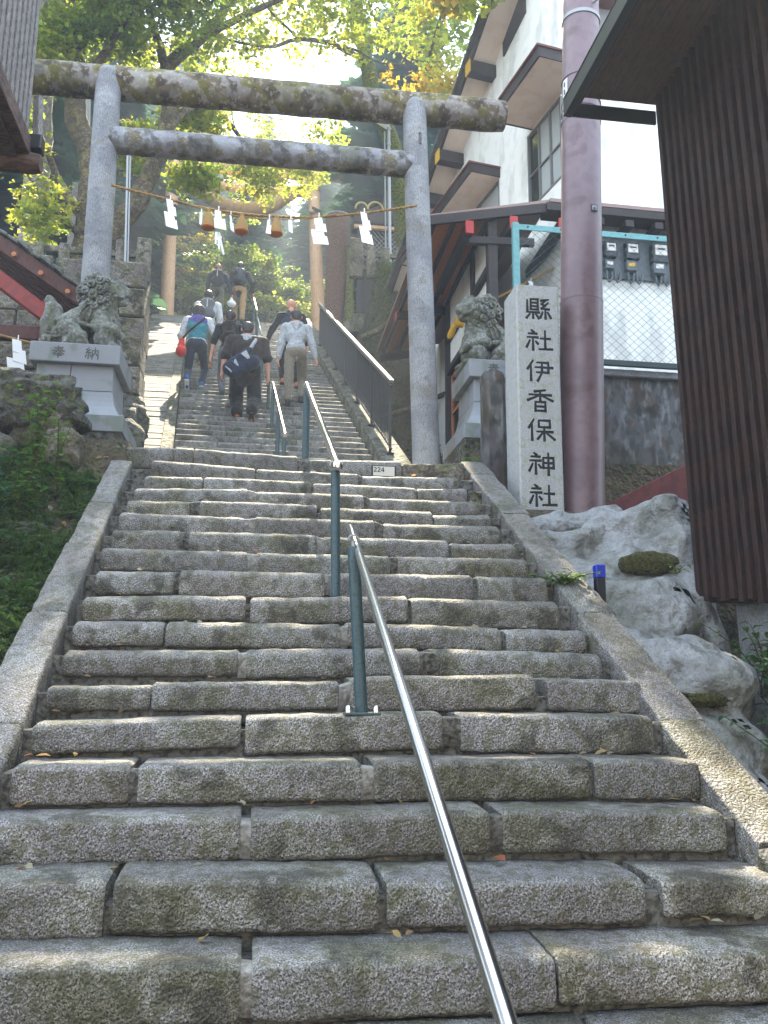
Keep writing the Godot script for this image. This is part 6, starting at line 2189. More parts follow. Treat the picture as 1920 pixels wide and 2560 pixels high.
func build_people() -> void:
	var hair := mat("dark hair", tex(64, Color(0.10, 0.08, 0.07), [[0.2, 2, 0, Color(0.18, 0.14, 0.11), 0.5, 0.7, 0.8]], 501), 0.2, 0.55)
	var black := cloth_mat("black cloth", Color(0.075, 0.075, 0.08))
	var black_trousers := cloth_mat("black trouser cloth", Color(0.06, 0.055, 0.055))
	var navy := cloth_mat("navy cloth", Color(0.10, 0.12, 0.20))
	var navy_trousers := cloth_mat("dark navy denim", Color(0.12, 0.15, 0.21))
	var brown := cloth_mat("dark brown cloth", Color(0.17, 0.13, 0.11))
	var grey := cloth_mat("light grey fleece", Color(0.62, 0.63, 0.64))
	var pale := cloth_mat("white grey nylon", Color(0.72, 0.73, 0.75), 0.6)
	var teal := cloth_mat("teal nylon", Color(0.10, 0.42, 0.47), 0.6)
	var purple := cloth_mat("purple nylon", Color(0.34, 0.28, 0.55), 0.6)
	var taupe := cloth_mat("taupe twill", Color(0.46, 0.42, 0.36))
	var khaki := cloth_mat("khaki twill", Color(0.64, 0.50, 0.33))
	var olive := cloth_mat("olive twill", Color(0.30, 0.29, 0.22))
	var mid_grey := cloth_mat("mid grey cloth", Color(0.36, 0.37, 0.39))
	var orange := mat("orange shoe", Color(0.70, 0.34, 0.16), 1.0, 0.7)
	var tan := mat("tan boot", Color(0.62, 0.40, 0.24), 1.0, 0.7)
	var dark_shoe := mat("dark shoe", Color(0.13, 0.12, 0.12), 1.0, 0.6)
	var blue_shoe := mat("blue shoe", Color(0.10, 0.32, 0.56), 1.0, 0.6)
	var white_sole := mat("white sole", Color(0.80, 0.80, 0.78), 1.0, 0.7)
	var foot := func(x: float, z: float) -> Vector3: return V(x, tread_y(z), z)
	# man in brown with the messenger bag
	var br := walker("stout man in dark brown top with pale hood, nearest of the climbers", {"H": 1.88, "stout": 1.34, "stand": foot.call(-0.52, -11.12), "swing": foot.call(-0.29, -10.83), "stand_left": true, "lift": 0.9, "lean": 10.0, "nod": 0.3,
		"hair": hair, "jacket": brown, "cuff": 0.12, "trousers": black_trousers, "wide": 1.6, "shoes": orange, "sole": dark_shoe, "hood": grey, "hem": -0.10, "arm_l": [0.12, -0.53, 0.06], "arm_r": [0.10, -0.54, 0.02]})
	var s: float = br.s
	var bg := thing("messenger_bag", "navy messenger bag with grey flashes slung across the brown-topped man's back", "bag", br.hipc)
	var c: Vector3 = br.hipc - br.fwd * 0.20 * s + br.up * 0.09 * s - br.right * 0.09 * s
	var dg: Vector3 = (br.right * 0.78 + br.up * 0.62).normalized()
	var nm: Vector3 = (br.up * 0.78 - br.right * 0.62).normalized()
	var bm := MB.new()
	nets(bm, [[c - dg * 0.21 * s - nm * 0.03 * s, c + dg * 0.20 * s + nm * 0.05 * s, 0.105 * s, 0.06 * s], [c - dg * 0.20 * s - nm * 0.13 * s, c + dg * 0.14 * s - nm * 0.14 * s, 0.09 * s, 0.10 * s]], 0.016, 0.06, 0.006, 8.0, 6)
	part(bg, "bag_body", bm, navy)
	var strap := MB.new()
	strap.tube([c + dg * 0.20 * s + nm * 0.05 * s, br.shc + br.right * 0.13 * s - br.fwd * 0.13 * s - br.up * 0.03 * s, br.shc + br.right * 0.12 * s + br.up * 0.085 * s, br.shc + br.right * 0.07 * s + br.fwd * 0.12 * s], [0.03 * s, 0.028 * s, 0.028 * s, 0.025 * s], 8)
	part(bg, "strap", strap, grey)
	var bk: Vector3 = -br.fwd
	for q in [[0.10, 0.02, 0.11, 0.14], [-0.10, -0.01, 0.08, 0.09], [-0.24, -0.03, 0.05, 0.10]]:
		var fl := MB.new()
		var o: Vector3 = c + dg * q[0] * s + nm * q[1] * s + bk * 0.075 * s
		fl.hexa([o - dg * q[2] * 0.15 * s - nm * q[3] * s, o + dg * q[2] * 0.1 * s - nm * q[3] * s, o - dg * q[2] * 0.5 * s + nm * 0.03 * s, o + dg * q[2] * 0.5 * s + nm * 0.03 * s,
			o - dg * q[2] * 0.15 * s - nm * q[3] * s + bk * 0.02, o + dg * q[2] * 0.1 * s - nm * q[3] * s + bk * 0.02, o - dg * q[2] * 0.5 * s + nm * 0.03 * s + bk * 0.025, o + dg * q[2] * 0.5 * s + nm * 0.03 * s + bk * 0.025], 0.004)
		part(bg, "grey_flash", fl, grey)
	# man in grey hoodie
	walker("man in a light grey hooded top and taupe trousers, climbing right of the handrail", {"H": 1.82, "stand": foot.call(0.30, -11.80), "swing": foot.call(0.54, -12.10), "stand_left": true, "lean": 9.0, "hip": 0.07, "nod": 0.3,
		"hair": hair, "jacket": grey, "trousers": taupe, "wide": 1.15, "shoes": dark_shoe, "hood": grey, "hem": -0.02, "arm_l": [0.10, -0.56, 0.0], "arm_r": [0.16, -0.54, 0.02]})
	# woman in teal and purple
	var te := walker("woman in teal, purple and white jacket climbing on the left", {"H": 1.86, "stand": foot.call(-1.24, -13.10), "swing": foot.call(-1.48, -12.80), "stand_left": false, "lift": 1.0, "lean": 12.0, "nod": 0.35,
		"hair": hair, "long": true, "jacket": teal, "sleeve": pale, "yoke": purple, "hood": purple, "hem_cloth": pale, "trousers": navy_trousers, "shoes": blue_shoe, "sole": white_sole, "hem": 0.02, "arm_l": [0.06, -0.44, -0.22], "arm_r": [0.10, -0.42, -0.22]})
	s = te.s
	var rb := thing("shoulder_bag", "red shoulder bag at the hip of the woman in teal", "bag", te.hipc)
	var rc: Vector3 = te.hipc - te.right * 0.25 * s - te.up * 0.06 * s - te.fwd * 0.03 * s
	var rm := MB.new()
	nets(rm, [[rc + te.up * 0.12 * s, rc - te.up * 0.10 * s, 0.045 * s, 0.085 * s], [rc - te.up * 0.10 * s - te.fwd * 0.05 * s, rc - te.up * 0.10 * s + te.fwd * 0.05 * s, 0.08 * s, 0.08 * s]], 0.015, 0.04, 0.004, 9.0, 2)
	part(rb, "bag_body", rm, cloth_mat("red nylon", Color(0.78, 0.14, 0.08), 0.7))
	var rs := MB.new()
	rs.tube([rc + te.up * 0.14 * s, te.hipc - te.right * 0.13 * s + te.up * 0.22 * s - te.fwd * 0.135 * s, te.chest + te.right * 0.02 * s + te.up * 0.06 * s - te.fwd * 0.145 * s, te.shc + te.right * 0.12 * s - te.fwd * 0.09 * s + te.up * 0.02 * s, te.shc + te.right * 0.12 * s + te.up * 0.07 * s], 0.018 * s, 6)
	part(rb, "strap", rs, black)
	# walker in grey and white ahead of her
	var gw := walker("walker in pale grey jacket, half hidden ahead of the woman in teal", {"H": 1.86, "stand": foot.call(-1.22, -14.85), "swing": foot.call(-1.44, -15.15), "stand_left": false, "lean": 12.0, "hip": 0.05,
		"hair": hair, "jacket": pale, "hood": mid_grey, "trousers": olive, "shoes": tan, "hem": -0.04})
	backpack(gw, "grey backpack on the walker in the pale grey jacket", mid_grey, pale)
	# man in black, left of the brown-topped man
	var bl := walker("man in black with grey trousers, half hidden behind the brown-topped man", {"H": 1.80, "stand": foot.call(-0.66, -12.30), "swing": foot.call(-0.84, -12.55), "stand_left": false, "lean": 10.0, "hip": 0.04,
		"hair": hair, "jacket": black, "cuff": 0.1, "trousers": mid_grey, "shoes": mat("dark green shoe", Color(0.20, 0.25, 0.14), 1.0, 0.7), "hood": black, "arm_l": [0.12, -0.54, 0.03]})
	backpack(bl, "dark brown backpack on the man in black", brown, black, 0.9)
	# bald man
	walker("bald man in a navy jacket and tan boots, just ahead of the man in grey", {"H": 1.88, "stand": foot.call(0.50, -13.30), "swing": foot.call(0.24, -13.60), "stand_left": false, "lean": 9.0, "hip": 0.05, "nod": 0.2,
		"jacket": navy, "sleeve": black, "trousers": black_trousers, "shoes": tan, "collar": black, "hem": -0.05, "arm_l": [0.24, -0.50, 0.04], "arm_r": [0.12, -0.52, 0.0]})
	# the two at the top
	var p1 := walker("walker with light brown hair and olive trousers, left of the two topmost", {"H": 1.92, "stand": foot.call(-1.42, -21.45), "swing": foot.call(-1.66, -21.75), "stand_left": false, "lean": 10.0, "hip": 0.05,
		"hair": mat("light brown hair", Color(0.45, 0.27, 0.14), 1.0, 0.6), "jacket": navy, "trousers": olive, "wide": 1.2, "shoes": dark_shoe, "collar": navy, "arm_r": [0.20, -0.52, 0.02]})
	backpack(p1, "black backpack with pale stripe on the left topmost walker", black, pale, 1.1)
	var p2 := walker("man in a black jacket and khaki trousers, right of the two at the top", {"H": 2.0, "stand": foot.call(-0.80, -21.75), "swing": foot.call(-1.02, -22.05), "stand_left": false, "lean": 8.0, "hip": 0.05,
		"hair": hair, "jacket": black, "trousers": khaki, "wide": 1.15, "shoes": dark_shoe, "collar": black, "hem": -0.06, "arm_r": [0.16, -0.50, 0.0]})
	backpack(p2, "black backpack on the man in khaki trousers", mat("black nylon", Color(0.07, 0.08, 0.10), 1.0, 0.5), mid_grey, 1.05)
	var hb: Vector3 = p1.S[1.0].hand
	var wb := MB.new()
	nets(wb, [[hb + V(0, -0.10, 0), hb + V(0.0, -0.26, 0), 0.03, 0.10], [hb + V(-0.04, -0.27, 0), hb + V(0.05, -0.28, 0), 0.09, 0.09]], 0.016, 0.04, 0.008, 12.0, 6)
	solo("plastic_bag", wb, M.paper, "white plastic bag in the right hand of the walker with olive trousers", "bag", hb + V(0, -0.36, 0))

# a flat spray of small leaves, one unit across
func spray_mesh(n: int, size: float, sd: int, droop := 0.15) -> ArrayMesh:
	var r := RandomNumberGenerator.new()
	r.seed = sd
	var mb := MB.new()
	for k in n:
		var a := r.randf() * TAU
		var d := sqrt(r.randf()) * 0.5
		var o := V(cos(a) * d, r.randf_range(-0.07, 0.07) - d * droop, sin(a) * d)
		var b := Basis.from_euler(V(r.randf_range(-0.6, 0.6), r.randf() * TAU, r.randf_range(-0.6, 0.6)))
		var s := size * r.randf_range(0.7, 1.25)
		# a leaf with three points, folded along its rib
		var t := o + b * V(0, -0.1 * s, s)
		var l := o + b * V(-0.55 * s, 0.12 * s, 0.35 * s)
		var q := o + b * V(0.55 * s, 0.12 * s, 0.35 * s)
		var c := o + b * V(0, 0, 0.42 * s)
		mb.tri(o, q, c); mb.tri(o, c, l)
		mb.tri(c, q, t); mb.tri(c, t, l)
	return mb.mesh()
# a drooping conifer bough, one unit long along +z
func bough_mesh(sd: int) -> ArrayMesh:
	var r := RandomNumberGenerator.new()
	r.seed = sd
	var mb := MB.new()
	for k in 15:
		var u := 0.12 + 0.88 * k / 14.0
		var o := V(0, 0.12 * u - 0.42 * u * u, u * 0.92)
		for q in [-1.0, 1.0]:
			var L := 0.34 * (1.0 - 0.6 * u) * r.randf_range(0.7, 1.2)
			var d := V(q * r.randf_range(0.6, 1.0), r.randf_range(-0.55, -0.1), r.randf_range(0.3, 0.8)).normalized()
			var x := d.cross(Vector3.UP).normalized() * 0.05
			mb.tri(o - x * 0.6, o + x * 0.6, o + d * L * 0.5 + x)
			mb.tri(o - x * 0.6, o + d * L * 0.5 + x, o + d * L)
			mb.tri(o - x * 0.6, o + d * L, o + d * L * 0.5 - x)
	return mb.mesh()

var leaf_mat: StandardMaterial3D
var spray: ArrayMesh
var fine_spray: ArrayMesh
var bough: ArrayMesh

func limb(mb: MB, pts: Array, r0: float, r1: float, sides := 10) -> void:
	var cur := Curve3D.new()
	for k in pts.size():
		var t: Vector3 = ((pts[mini(k + 1, pts.size() - 1)] as Vector3) - pts[maxi(k - 1, 0)]) / 6.0
		cur.add_point(pts[k], -t, t)
	var L := cur.get_baked_length()
	var n := int(maxf(6.0, L / 0.18))
	var path := []
	var rad := []
	for k in n + 1:
		var u := k / float(n)
		path.append(cur.sample_baked(L * u) + V(wob.get_noise_2d(L * u * 0.2, r0 * 90.0), 0, wob.get_noise_2d(L * u * 0.2, r0 * 50.0 + 9.0)) * 0.05 * sqrt(r0 * 4.0))
		rad.append(lerpf(r0, r1, u) * (1.0 + 0.10 * wob.get_noise_2d(L * u * 0.35, 3.0 + r0 * 10.0)))
	mb.tube(path, rad, sides)

# leaf pads: [centre, radii, sprays, tint]
func pads_to(parent: Node, called: String, pads: Array, mesh: Mesh, size: float, flat := 0.35, share := 1.0) -> void:
	var xf := []
	var tint := []
	for p in pads:
		var c: Vector3 = p[0]
		var r: Vector3 = p[1]
		var col: Color = p[3]
		for k in int(p[2] * (share if c.x > -1.3 else 1.0)):
			var d := V(rng.randfn(), rng.randfn(), rng.randfn()).normalized() * pow(rng.randf(), 0.45)
			var o := c + d * r
			# ragged edge and hollows
			if wob.get_noise_3dv(o * 0.11) < -0.12: continue
			var s := size * rng.randf_range(0.7, 1.3)
			xf.append(Transform3D(Basis.from_euler(V(rng.randfn() * flat, rng.randf() * TAU, rng.randfn() * flat)).scaled(Vector3.ONE * s), o))
			var g := rng.randf_range(0.65, 1.35)
			tint.append(Color(col.r * g * rng.randf_range(0.85, 1.2), col.g * g, col.b * g))
	scatter(parent, called, mesh, leaf_mat, xf, tint)

func build_trees() -> void:
	leaf_mat = StandardMaterial3D.new()
	leaf_mat.resource_name = "leaf"
	leaf_mat.vertex_color_use_as_albedo = true
	leaf_mat.roughness = 0.55
	leaf_mat.metallic_specular = 0.35
	leaf_mat.backlight_enabled = true
	leaf_mat.backlight = Color(1, 1, 1)
	leaf_mat.cull_mode = BaseMaterial3D.CULL_DISABLED
	spray = spray_mesh(12, 0.24, 5)
	fine_spray = spray_mesh(22, 0.15, 6)
	bough = bough_mesh(3)
	var dark := Color(0.24, 0.31, 0.045)  # dark to bright greens paint shaded and sunlit clumps into the leaf colour
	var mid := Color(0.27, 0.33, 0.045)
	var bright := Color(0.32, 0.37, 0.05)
	var sun_tint := Color(0.34, 0.38, 0.05)  # lightest green, sunlight put into the colour of the central clumps
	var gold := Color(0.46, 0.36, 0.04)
	# ---- forked maple on the left
	var t := thing("maple_tree", "forked maple with a dark mossy trunk rising behind the concrete gate's left pillar", "tree", V(-3.0, 6.3, -10.5))
	var tr := MB.new()
	limb(tr, [V(-3.05, 5.9, -10.5), V(-2.98, 6.9, -10.5), V(-2.88, 7.9, -10.5), V(-2.93, 8.9, -10.5), V(-3.22, 9.7, -10.5), V(-3.3, 10.6, -10.5), V(-3.5, 12.6, -10.4), V(-3.3, 15.0, -10.2)], 0.26, 0.06, 16)
	part(t, "trunk", tr, M.bark)
	var lim := [
		[[V(-2.92, 7.2, -10.5), V(-2.46, 7.92, -10.5), V(-2.16, 8.36, -10.5), V(-1.92, 9.16, -10.5), V(-1.77, 9.94, -10.5), V(-1.88, 10.7, -10.5), V(-1.3, 11.5, -10.6), V(-0.6, 13.0, -10.8)], 0.19, 0.05],
		[[V(-1.80, 9.6, -10.5), V(-1.45, 10.35, -10.9), V(-1.0, 10.95, -12.0), V(-0.5, 11.1, -13.2), V(0.3, 11.2, -14.0)], 0.075, 0.02],
		[[V(-2.9, 7.8, -10.5), V(-3.4, 8.5, -10.4), V(-3.75, 9.2, -10.2), V(-4.3, 9.6, -10.0)], 0.085, 0.02],
		[[V(-3.0, 7.6, -10.4), V(-3.35, 7.85, -10.2), V(-3.8, 8.35, -9.9)], 0.06, 0.015],
		[[V(-3.25, 10.0, -10.5), V(-2.6, 11.0, -10.1), V(-2.0, 11.7, -9.6), V(-1.2, 12.2, -9.2)], 0.08, 0.02],
		[[V(-1.88, 10.7, -10.5), V(-2.2, 11.6, -10.0), V(-2.4, 12.8, -9.6)], 0.08, 0.02],
		[[V(-0.5, 11.1, -13.2), V(-0.6, 12.2, -15.5), V(-0.4, 13.0, -17.4), V(0.4, 14.6, -18.2)], 0.05, 0.012],
		[[V(-0.6, 12.2, -15.5), V(-1.0, 13.9, -16.8), V(-1.2, 15.2, -17.6)], 0.04, 0.01],
		[[V(-1.3, 11.5, -10.6), V(0.0, 12.4, -10.6), V(1.4, 13.0, -10.4)], 0.07, 0.015]]
	for l in lim:
		var mb := MB.new()
		limb(mb, l[0], l[1], l[2], 10)
		part(t, "limb", mb, M.bark)
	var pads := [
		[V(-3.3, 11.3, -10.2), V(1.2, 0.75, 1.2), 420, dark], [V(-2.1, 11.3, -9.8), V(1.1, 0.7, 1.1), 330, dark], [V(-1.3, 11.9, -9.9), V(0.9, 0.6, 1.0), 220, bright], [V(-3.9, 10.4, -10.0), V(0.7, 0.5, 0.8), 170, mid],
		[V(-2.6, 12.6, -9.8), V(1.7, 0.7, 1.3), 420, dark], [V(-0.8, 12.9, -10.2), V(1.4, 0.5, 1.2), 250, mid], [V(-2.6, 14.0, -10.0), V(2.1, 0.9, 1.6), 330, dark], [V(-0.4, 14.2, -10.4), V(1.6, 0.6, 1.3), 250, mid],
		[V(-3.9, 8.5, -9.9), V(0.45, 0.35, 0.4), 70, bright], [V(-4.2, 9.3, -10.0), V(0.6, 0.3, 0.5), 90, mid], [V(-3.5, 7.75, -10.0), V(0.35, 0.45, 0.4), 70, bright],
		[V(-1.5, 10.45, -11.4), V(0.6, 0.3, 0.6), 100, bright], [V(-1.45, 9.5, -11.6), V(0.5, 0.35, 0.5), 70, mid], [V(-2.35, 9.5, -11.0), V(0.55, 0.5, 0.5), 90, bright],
		[V(-0.55, 11.0, -13.3), V(0.85, 0.24, 0.7), 190, sun_tint], [V(0.35, 11.05, -13.9), V(0.6, 0.2, 0.6), 120, sun_tint], [V(-0.25, 10.62, -13.6), V(0.42, 0.3, 0.4), 90, sun_tint], [V(0.6, 11.35, -13.9), V(0.5, 0.25, 0.5), 70, sun_tint], [V(-1.15, 11.15, -13.0), V(0.5, 0.22, 0.5), 80, sun_tint],
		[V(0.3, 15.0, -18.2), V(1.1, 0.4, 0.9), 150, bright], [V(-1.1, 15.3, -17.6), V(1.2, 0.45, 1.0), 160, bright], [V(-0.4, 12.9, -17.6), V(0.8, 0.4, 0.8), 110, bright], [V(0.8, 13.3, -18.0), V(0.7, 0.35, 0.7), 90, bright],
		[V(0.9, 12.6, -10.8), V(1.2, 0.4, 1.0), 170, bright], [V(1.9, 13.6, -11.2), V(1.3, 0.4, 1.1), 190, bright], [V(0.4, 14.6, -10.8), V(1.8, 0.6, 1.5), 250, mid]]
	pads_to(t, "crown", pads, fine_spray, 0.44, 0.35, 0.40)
	# ---- mossy leaning tree on the right bank
	var t2 := thing("maple_tree", "leaning tree with a bright mossy trunk, above the street lamp on the right", "tree", V(3.1, 9.6, -16.0))
	var tr2 := MB.new()
	limb(tr2, [V(3.15, 9.3, -16.0), V(3.05, 11.0, -16.0), V(2.88, 12.38, -16.0), V(2.58, 13.8, -16.0), V(2.25, 14.5, -16.0), V(2.03, 15.75, -16.0), V(1.77, 17.2, -16.0), V(1.6, 19.5, -15.8)], 0.27, 0.13, 16)
	part(t2, "trunk", tr2, M.moss_bark)
	var lim2 := [
		[[V(2.85, 12.6, -16.0), V(3.2, 13.1, -16.0), V(3.3, 14.2, -15.8), V(3.6, 15.6, -15.5), V(3.5, 17.2, -15.2)], 0.16, 0.05],
		[[V(2.0, 15.6, -16.0), V(1.2, 15.45, -15.4), V(0.4, 15.0, -14.8), V(-0.3, 14.4, -14.4), V(-1.4, 14.2, -14.0)], 0.075, 0.02],
		[[V(2.25, 14.5, -15.9), V(2.9, 13.95, -15.0), V(3.4, 13.6, -14.2)], 0.05, 0.015],
		[[V(1.2, 15.45, -15.4), V(1.7, 14.7, -14.6), V(2.1, 14.0, -14.0), V(2.6, 13.7, -13.6)], 0.04, 0.012],
		[[V(1.9, 16.4, -16.0), V(1.0, 16.9, -15.0), V(-0.2, 17.2, -14.2)], 0.07, 0.02],
		[[V(3.45, 15.2, -15.6), V(3.3, 14.6, -13.0), V(3.1, 13.2, -11.0), V(2.9, 11.9, -9.6)], 0.05, 0.012],
		[[V(0.4, 15.0, -14.8), V(-0.2, 14.9, -14.0), V(-0.9, 15.3, -13.4)], 0.035, 0.01]]
	for l in lim2:
		var mb := MB.new()
		limb(mb, l[0], l[1], l[2], 8)
		part(t2, "limb", mb, M.bark if l[1] < 0.15 else M.moss_bark)
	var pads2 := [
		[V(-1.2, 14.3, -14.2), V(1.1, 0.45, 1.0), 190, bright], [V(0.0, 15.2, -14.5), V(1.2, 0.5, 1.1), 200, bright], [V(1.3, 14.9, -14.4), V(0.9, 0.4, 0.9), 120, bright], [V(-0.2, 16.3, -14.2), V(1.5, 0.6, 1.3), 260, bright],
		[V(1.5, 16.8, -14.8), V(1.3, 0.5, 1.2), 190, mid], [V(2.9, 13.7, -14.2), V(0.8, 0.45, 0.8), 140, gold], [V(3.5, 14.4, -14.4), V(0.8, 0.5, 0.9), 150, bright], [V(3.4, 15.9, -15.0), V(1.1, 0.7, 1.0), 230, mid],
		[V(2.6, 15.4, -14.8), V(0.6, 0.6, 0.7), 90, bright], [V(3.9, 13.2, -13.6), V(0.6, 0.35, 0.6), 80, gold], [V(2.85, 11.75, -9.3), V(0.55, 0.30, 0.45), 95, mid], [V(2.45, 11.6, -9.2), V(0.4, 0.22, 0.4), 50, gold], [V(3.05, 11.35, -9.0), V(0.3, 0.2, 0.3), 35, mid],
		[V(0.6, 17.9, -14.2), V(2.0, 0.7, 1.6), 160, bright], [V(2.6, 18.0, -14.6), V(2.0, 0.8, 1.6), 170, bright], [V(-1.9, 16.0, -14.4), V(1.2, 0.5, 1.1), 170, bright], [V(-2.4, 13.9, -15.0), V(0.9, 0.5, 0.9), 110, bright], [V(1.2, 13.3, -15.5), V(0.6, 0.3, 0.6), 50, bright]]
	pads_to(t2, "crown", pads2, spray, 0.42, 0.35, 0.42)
	# ---- a straight pale trunk at the left and a young tree behind it
	var t3 := thing("pine_tree", "thick pale grey straight trunk standing behind the red pavilion at the left", "tree", V(-4.1, 6.6, -12.0))
	var tr3 := MB.new()
	limb(tr3, [V(-4.1, 6.2, -12.0), V(-4.12, 8.0, -12.0), V(-4.16, 9.5, -12.0), V(-4.2, 12.0, -12.0), V(-4.2, 16.0, -12.0)], 0.27, 0.12, 16)
	part(t3, "trunk", tr3, M.grey_bark)
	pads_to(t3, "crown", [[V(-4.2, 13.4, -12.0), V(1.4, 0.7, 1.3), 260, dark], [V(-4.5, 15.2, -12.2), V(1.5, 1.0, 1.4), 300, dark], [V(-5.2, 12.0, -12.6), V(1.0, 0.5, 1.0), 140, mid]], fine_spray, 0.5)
	# ---- layered yellow green trees behind the timber gate
	var lay := [[-2.9, -25.4, 13.2, 2.6, "layered yellow-green maple just left of the two topmost walkers"], [-0.2, -26.5, 14.6, 3.0, "layered green and amber maple framed by the timber gate"], [-5.2, -25.5, 14.5, 3.0, "yellow-green maple outside the timber gate's left pillar"], [-1.7, -28.0, 16.5, 3.0, "taller layered green maple behind the straw rope of the timber gate"], [2.0, -27.5, 13.8, 2.4, "green bushy maple low behind the timber gate's right pillar"]]
	for l in lay:
		var x: float = l[0]
		var z: float = l[1]
		var gy := ground_y(x, z)
		var tt := thing("maple_tree", l[4], "tree", V(x, gy, z), "layered maples beyond the timber gate")
		var mb := MB.new()
		limb(mb, [V(x, gy - 0.3, z), V(x + 0.2, lerpf(gy, l[2], 0.5), z), V(x - 0.1, l[2], z), V(x, l[2] + 1.2, z)], 0.13, 0.03, 8)
		part(tt, "trunk", mb, M.bark)
		var pp := []
		for k in 11:
			var a := rng.randf() * TAU
			var rr: float = sqrt(rng.randf()) * l[3] * 0.62
			var yy := lerpf(gy + 0.5, l[2] + 1.3, k / 10.0)
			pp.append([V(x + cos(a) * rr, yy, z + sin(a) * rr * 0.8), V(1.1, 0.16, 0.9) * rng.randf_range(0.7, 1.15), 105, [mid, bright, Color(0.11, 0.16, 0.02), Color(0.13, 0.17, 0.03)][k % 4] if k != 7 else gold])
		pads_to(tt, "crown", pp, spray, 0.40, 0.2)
	# ---- cedars on the hill
	var protos := []
	for v in 3:
		var c := Node3D.new()
		c.name = "cedar_tree"
		org[c] = Vector3.ZERO
		var H := 15.0 + v * 1.5
		var mb := MB.new()
		limb(mb, [V(0, -1.0, 0), V(0.1, H * 0.5, 0), V(0, H, 0)], 0.30, 0.03, 9)
		part(c, "trunk", mb, M.red_bark)
		var xf := []
		var tint := []
		for k in 330:
			var u := pow(rng.randf(), 0.9)
			var y := lerpf(H * (0.10 + 0.05 * v), H * 0.99, u)
			var L := lerpf(3.2, 0.5, u) * rng.randf_range(0.65, 1.15)
			var a := rng.randf() * TAU
			var b := Basis.from_euler(V(rng.randf_range(-0.2, 0.25), a, rng.randf_range(-0.3, 0.3)))
			xf.append(Transform3D(b.scaled(V(L * 1.5, L, L)), V(0, y, 0)))
			var g := rng.randf_range(0.6, 1.3)
			tint.append(Color(0.040 * g, 0.085 * g, 0.042 * g))
		scatter(c, "crown", bough, leaf_mat, xf, tint)
		protos.append(c)
	var count := 0
	for r in 9:
		for q in 13:
			var z := -27.5 - r * 4.6 + rng.randf_range(-1.8, 1.8)
			var x := (q - 6.0) * (2.9 + r * 0.42) + rng.randf_range(-1.3, 1.3) - 0.5
			if r == 0 and absf(x) < 2.0: continue
			var c: Node3D = protos[count] if count < 3 else protos[count % 3].duplicate()
			c.name = numbered("cedar_tree")
			c.position = V(x, ground_y(x, z), z)
			if count >= 3 or true:
				c.rotation.y = rng.randf() * TAU
				c.scale = Vector3.ONE * rng.randf_range(0.46, 0.60) * (0.95 + 0.09 * r)
			tag(c, "dark blue-green cedar in the hazy wood on the hill beyond the timber gate", "tree", "cedars on the hill")
			add_child(c)
			count += 1
	# cedars of the wood to the left, behind the pavilion
	var near := ["dark cedar behind the red pavilion, left of the forked maple", "dark cedar farther up the wooded slope behind the pavilion", "dark cedar left of the timber gate, behind the stone pickets", "slim cedar just outside the timber gate's right pillar"]
	var which := 0
	for p in [[-6.2, -15.5], [-6.8, -19.5], [-5.2, -22.5], [4.4, -24.0]]:
		var c: Node3D = protos[count % 3].duplicate()
		c.name = numbered("cedar_tree")
		c.position = V(p[0], ground_y(p[0], p[1]), p[1])
		c.rotation.y = rng.randf() * TAU
		c.scale = Vector3.ONE * rng.randf_range(0.7, 0.95)
		tag(c, near[which], "tree", "cedars beside the upper steps")
		which += 1
		add_child(c)
		count += 1

func leaf(mb: MB, o: Vector3, d: Vector3, L: float, w: float, droop: float) -> void:
	var x := d.cross(Vector3.UP)
	x = x.normalized() if x.length() > 0.01 else Vector3.RIGHT
	var n := x.cross(d)
	var a := o + d * L * 0.35 + n * L * 0.03
	var b := o + d * L * 0.7 - Vector3.UP * droop * L * 0.25
	var e := o + d * L - Vector3.UP * droop * L * 0.6
	mb.tri(o, a + x * w * 0.5 + n * w * 0.12, a); mb.tri(o, a, a - x * w * 0.5 + n * w * 0.12)
	mb.quad(a, a + x * w * 0.5 + n * w * 0.12, b + x * w * 0.42 + n * w * 0.1, b)
	mb.quad(a - x * w * 0.5 + n * w * 0.12, a, b, b - x * w * 0.42 + n * w * 0.1)
	mb.tri(b, b + x * w * 0.42 + n * w * 0.1, e); mb.tri(b, e, b - x * w * 0.42 + n * w * 0.1)

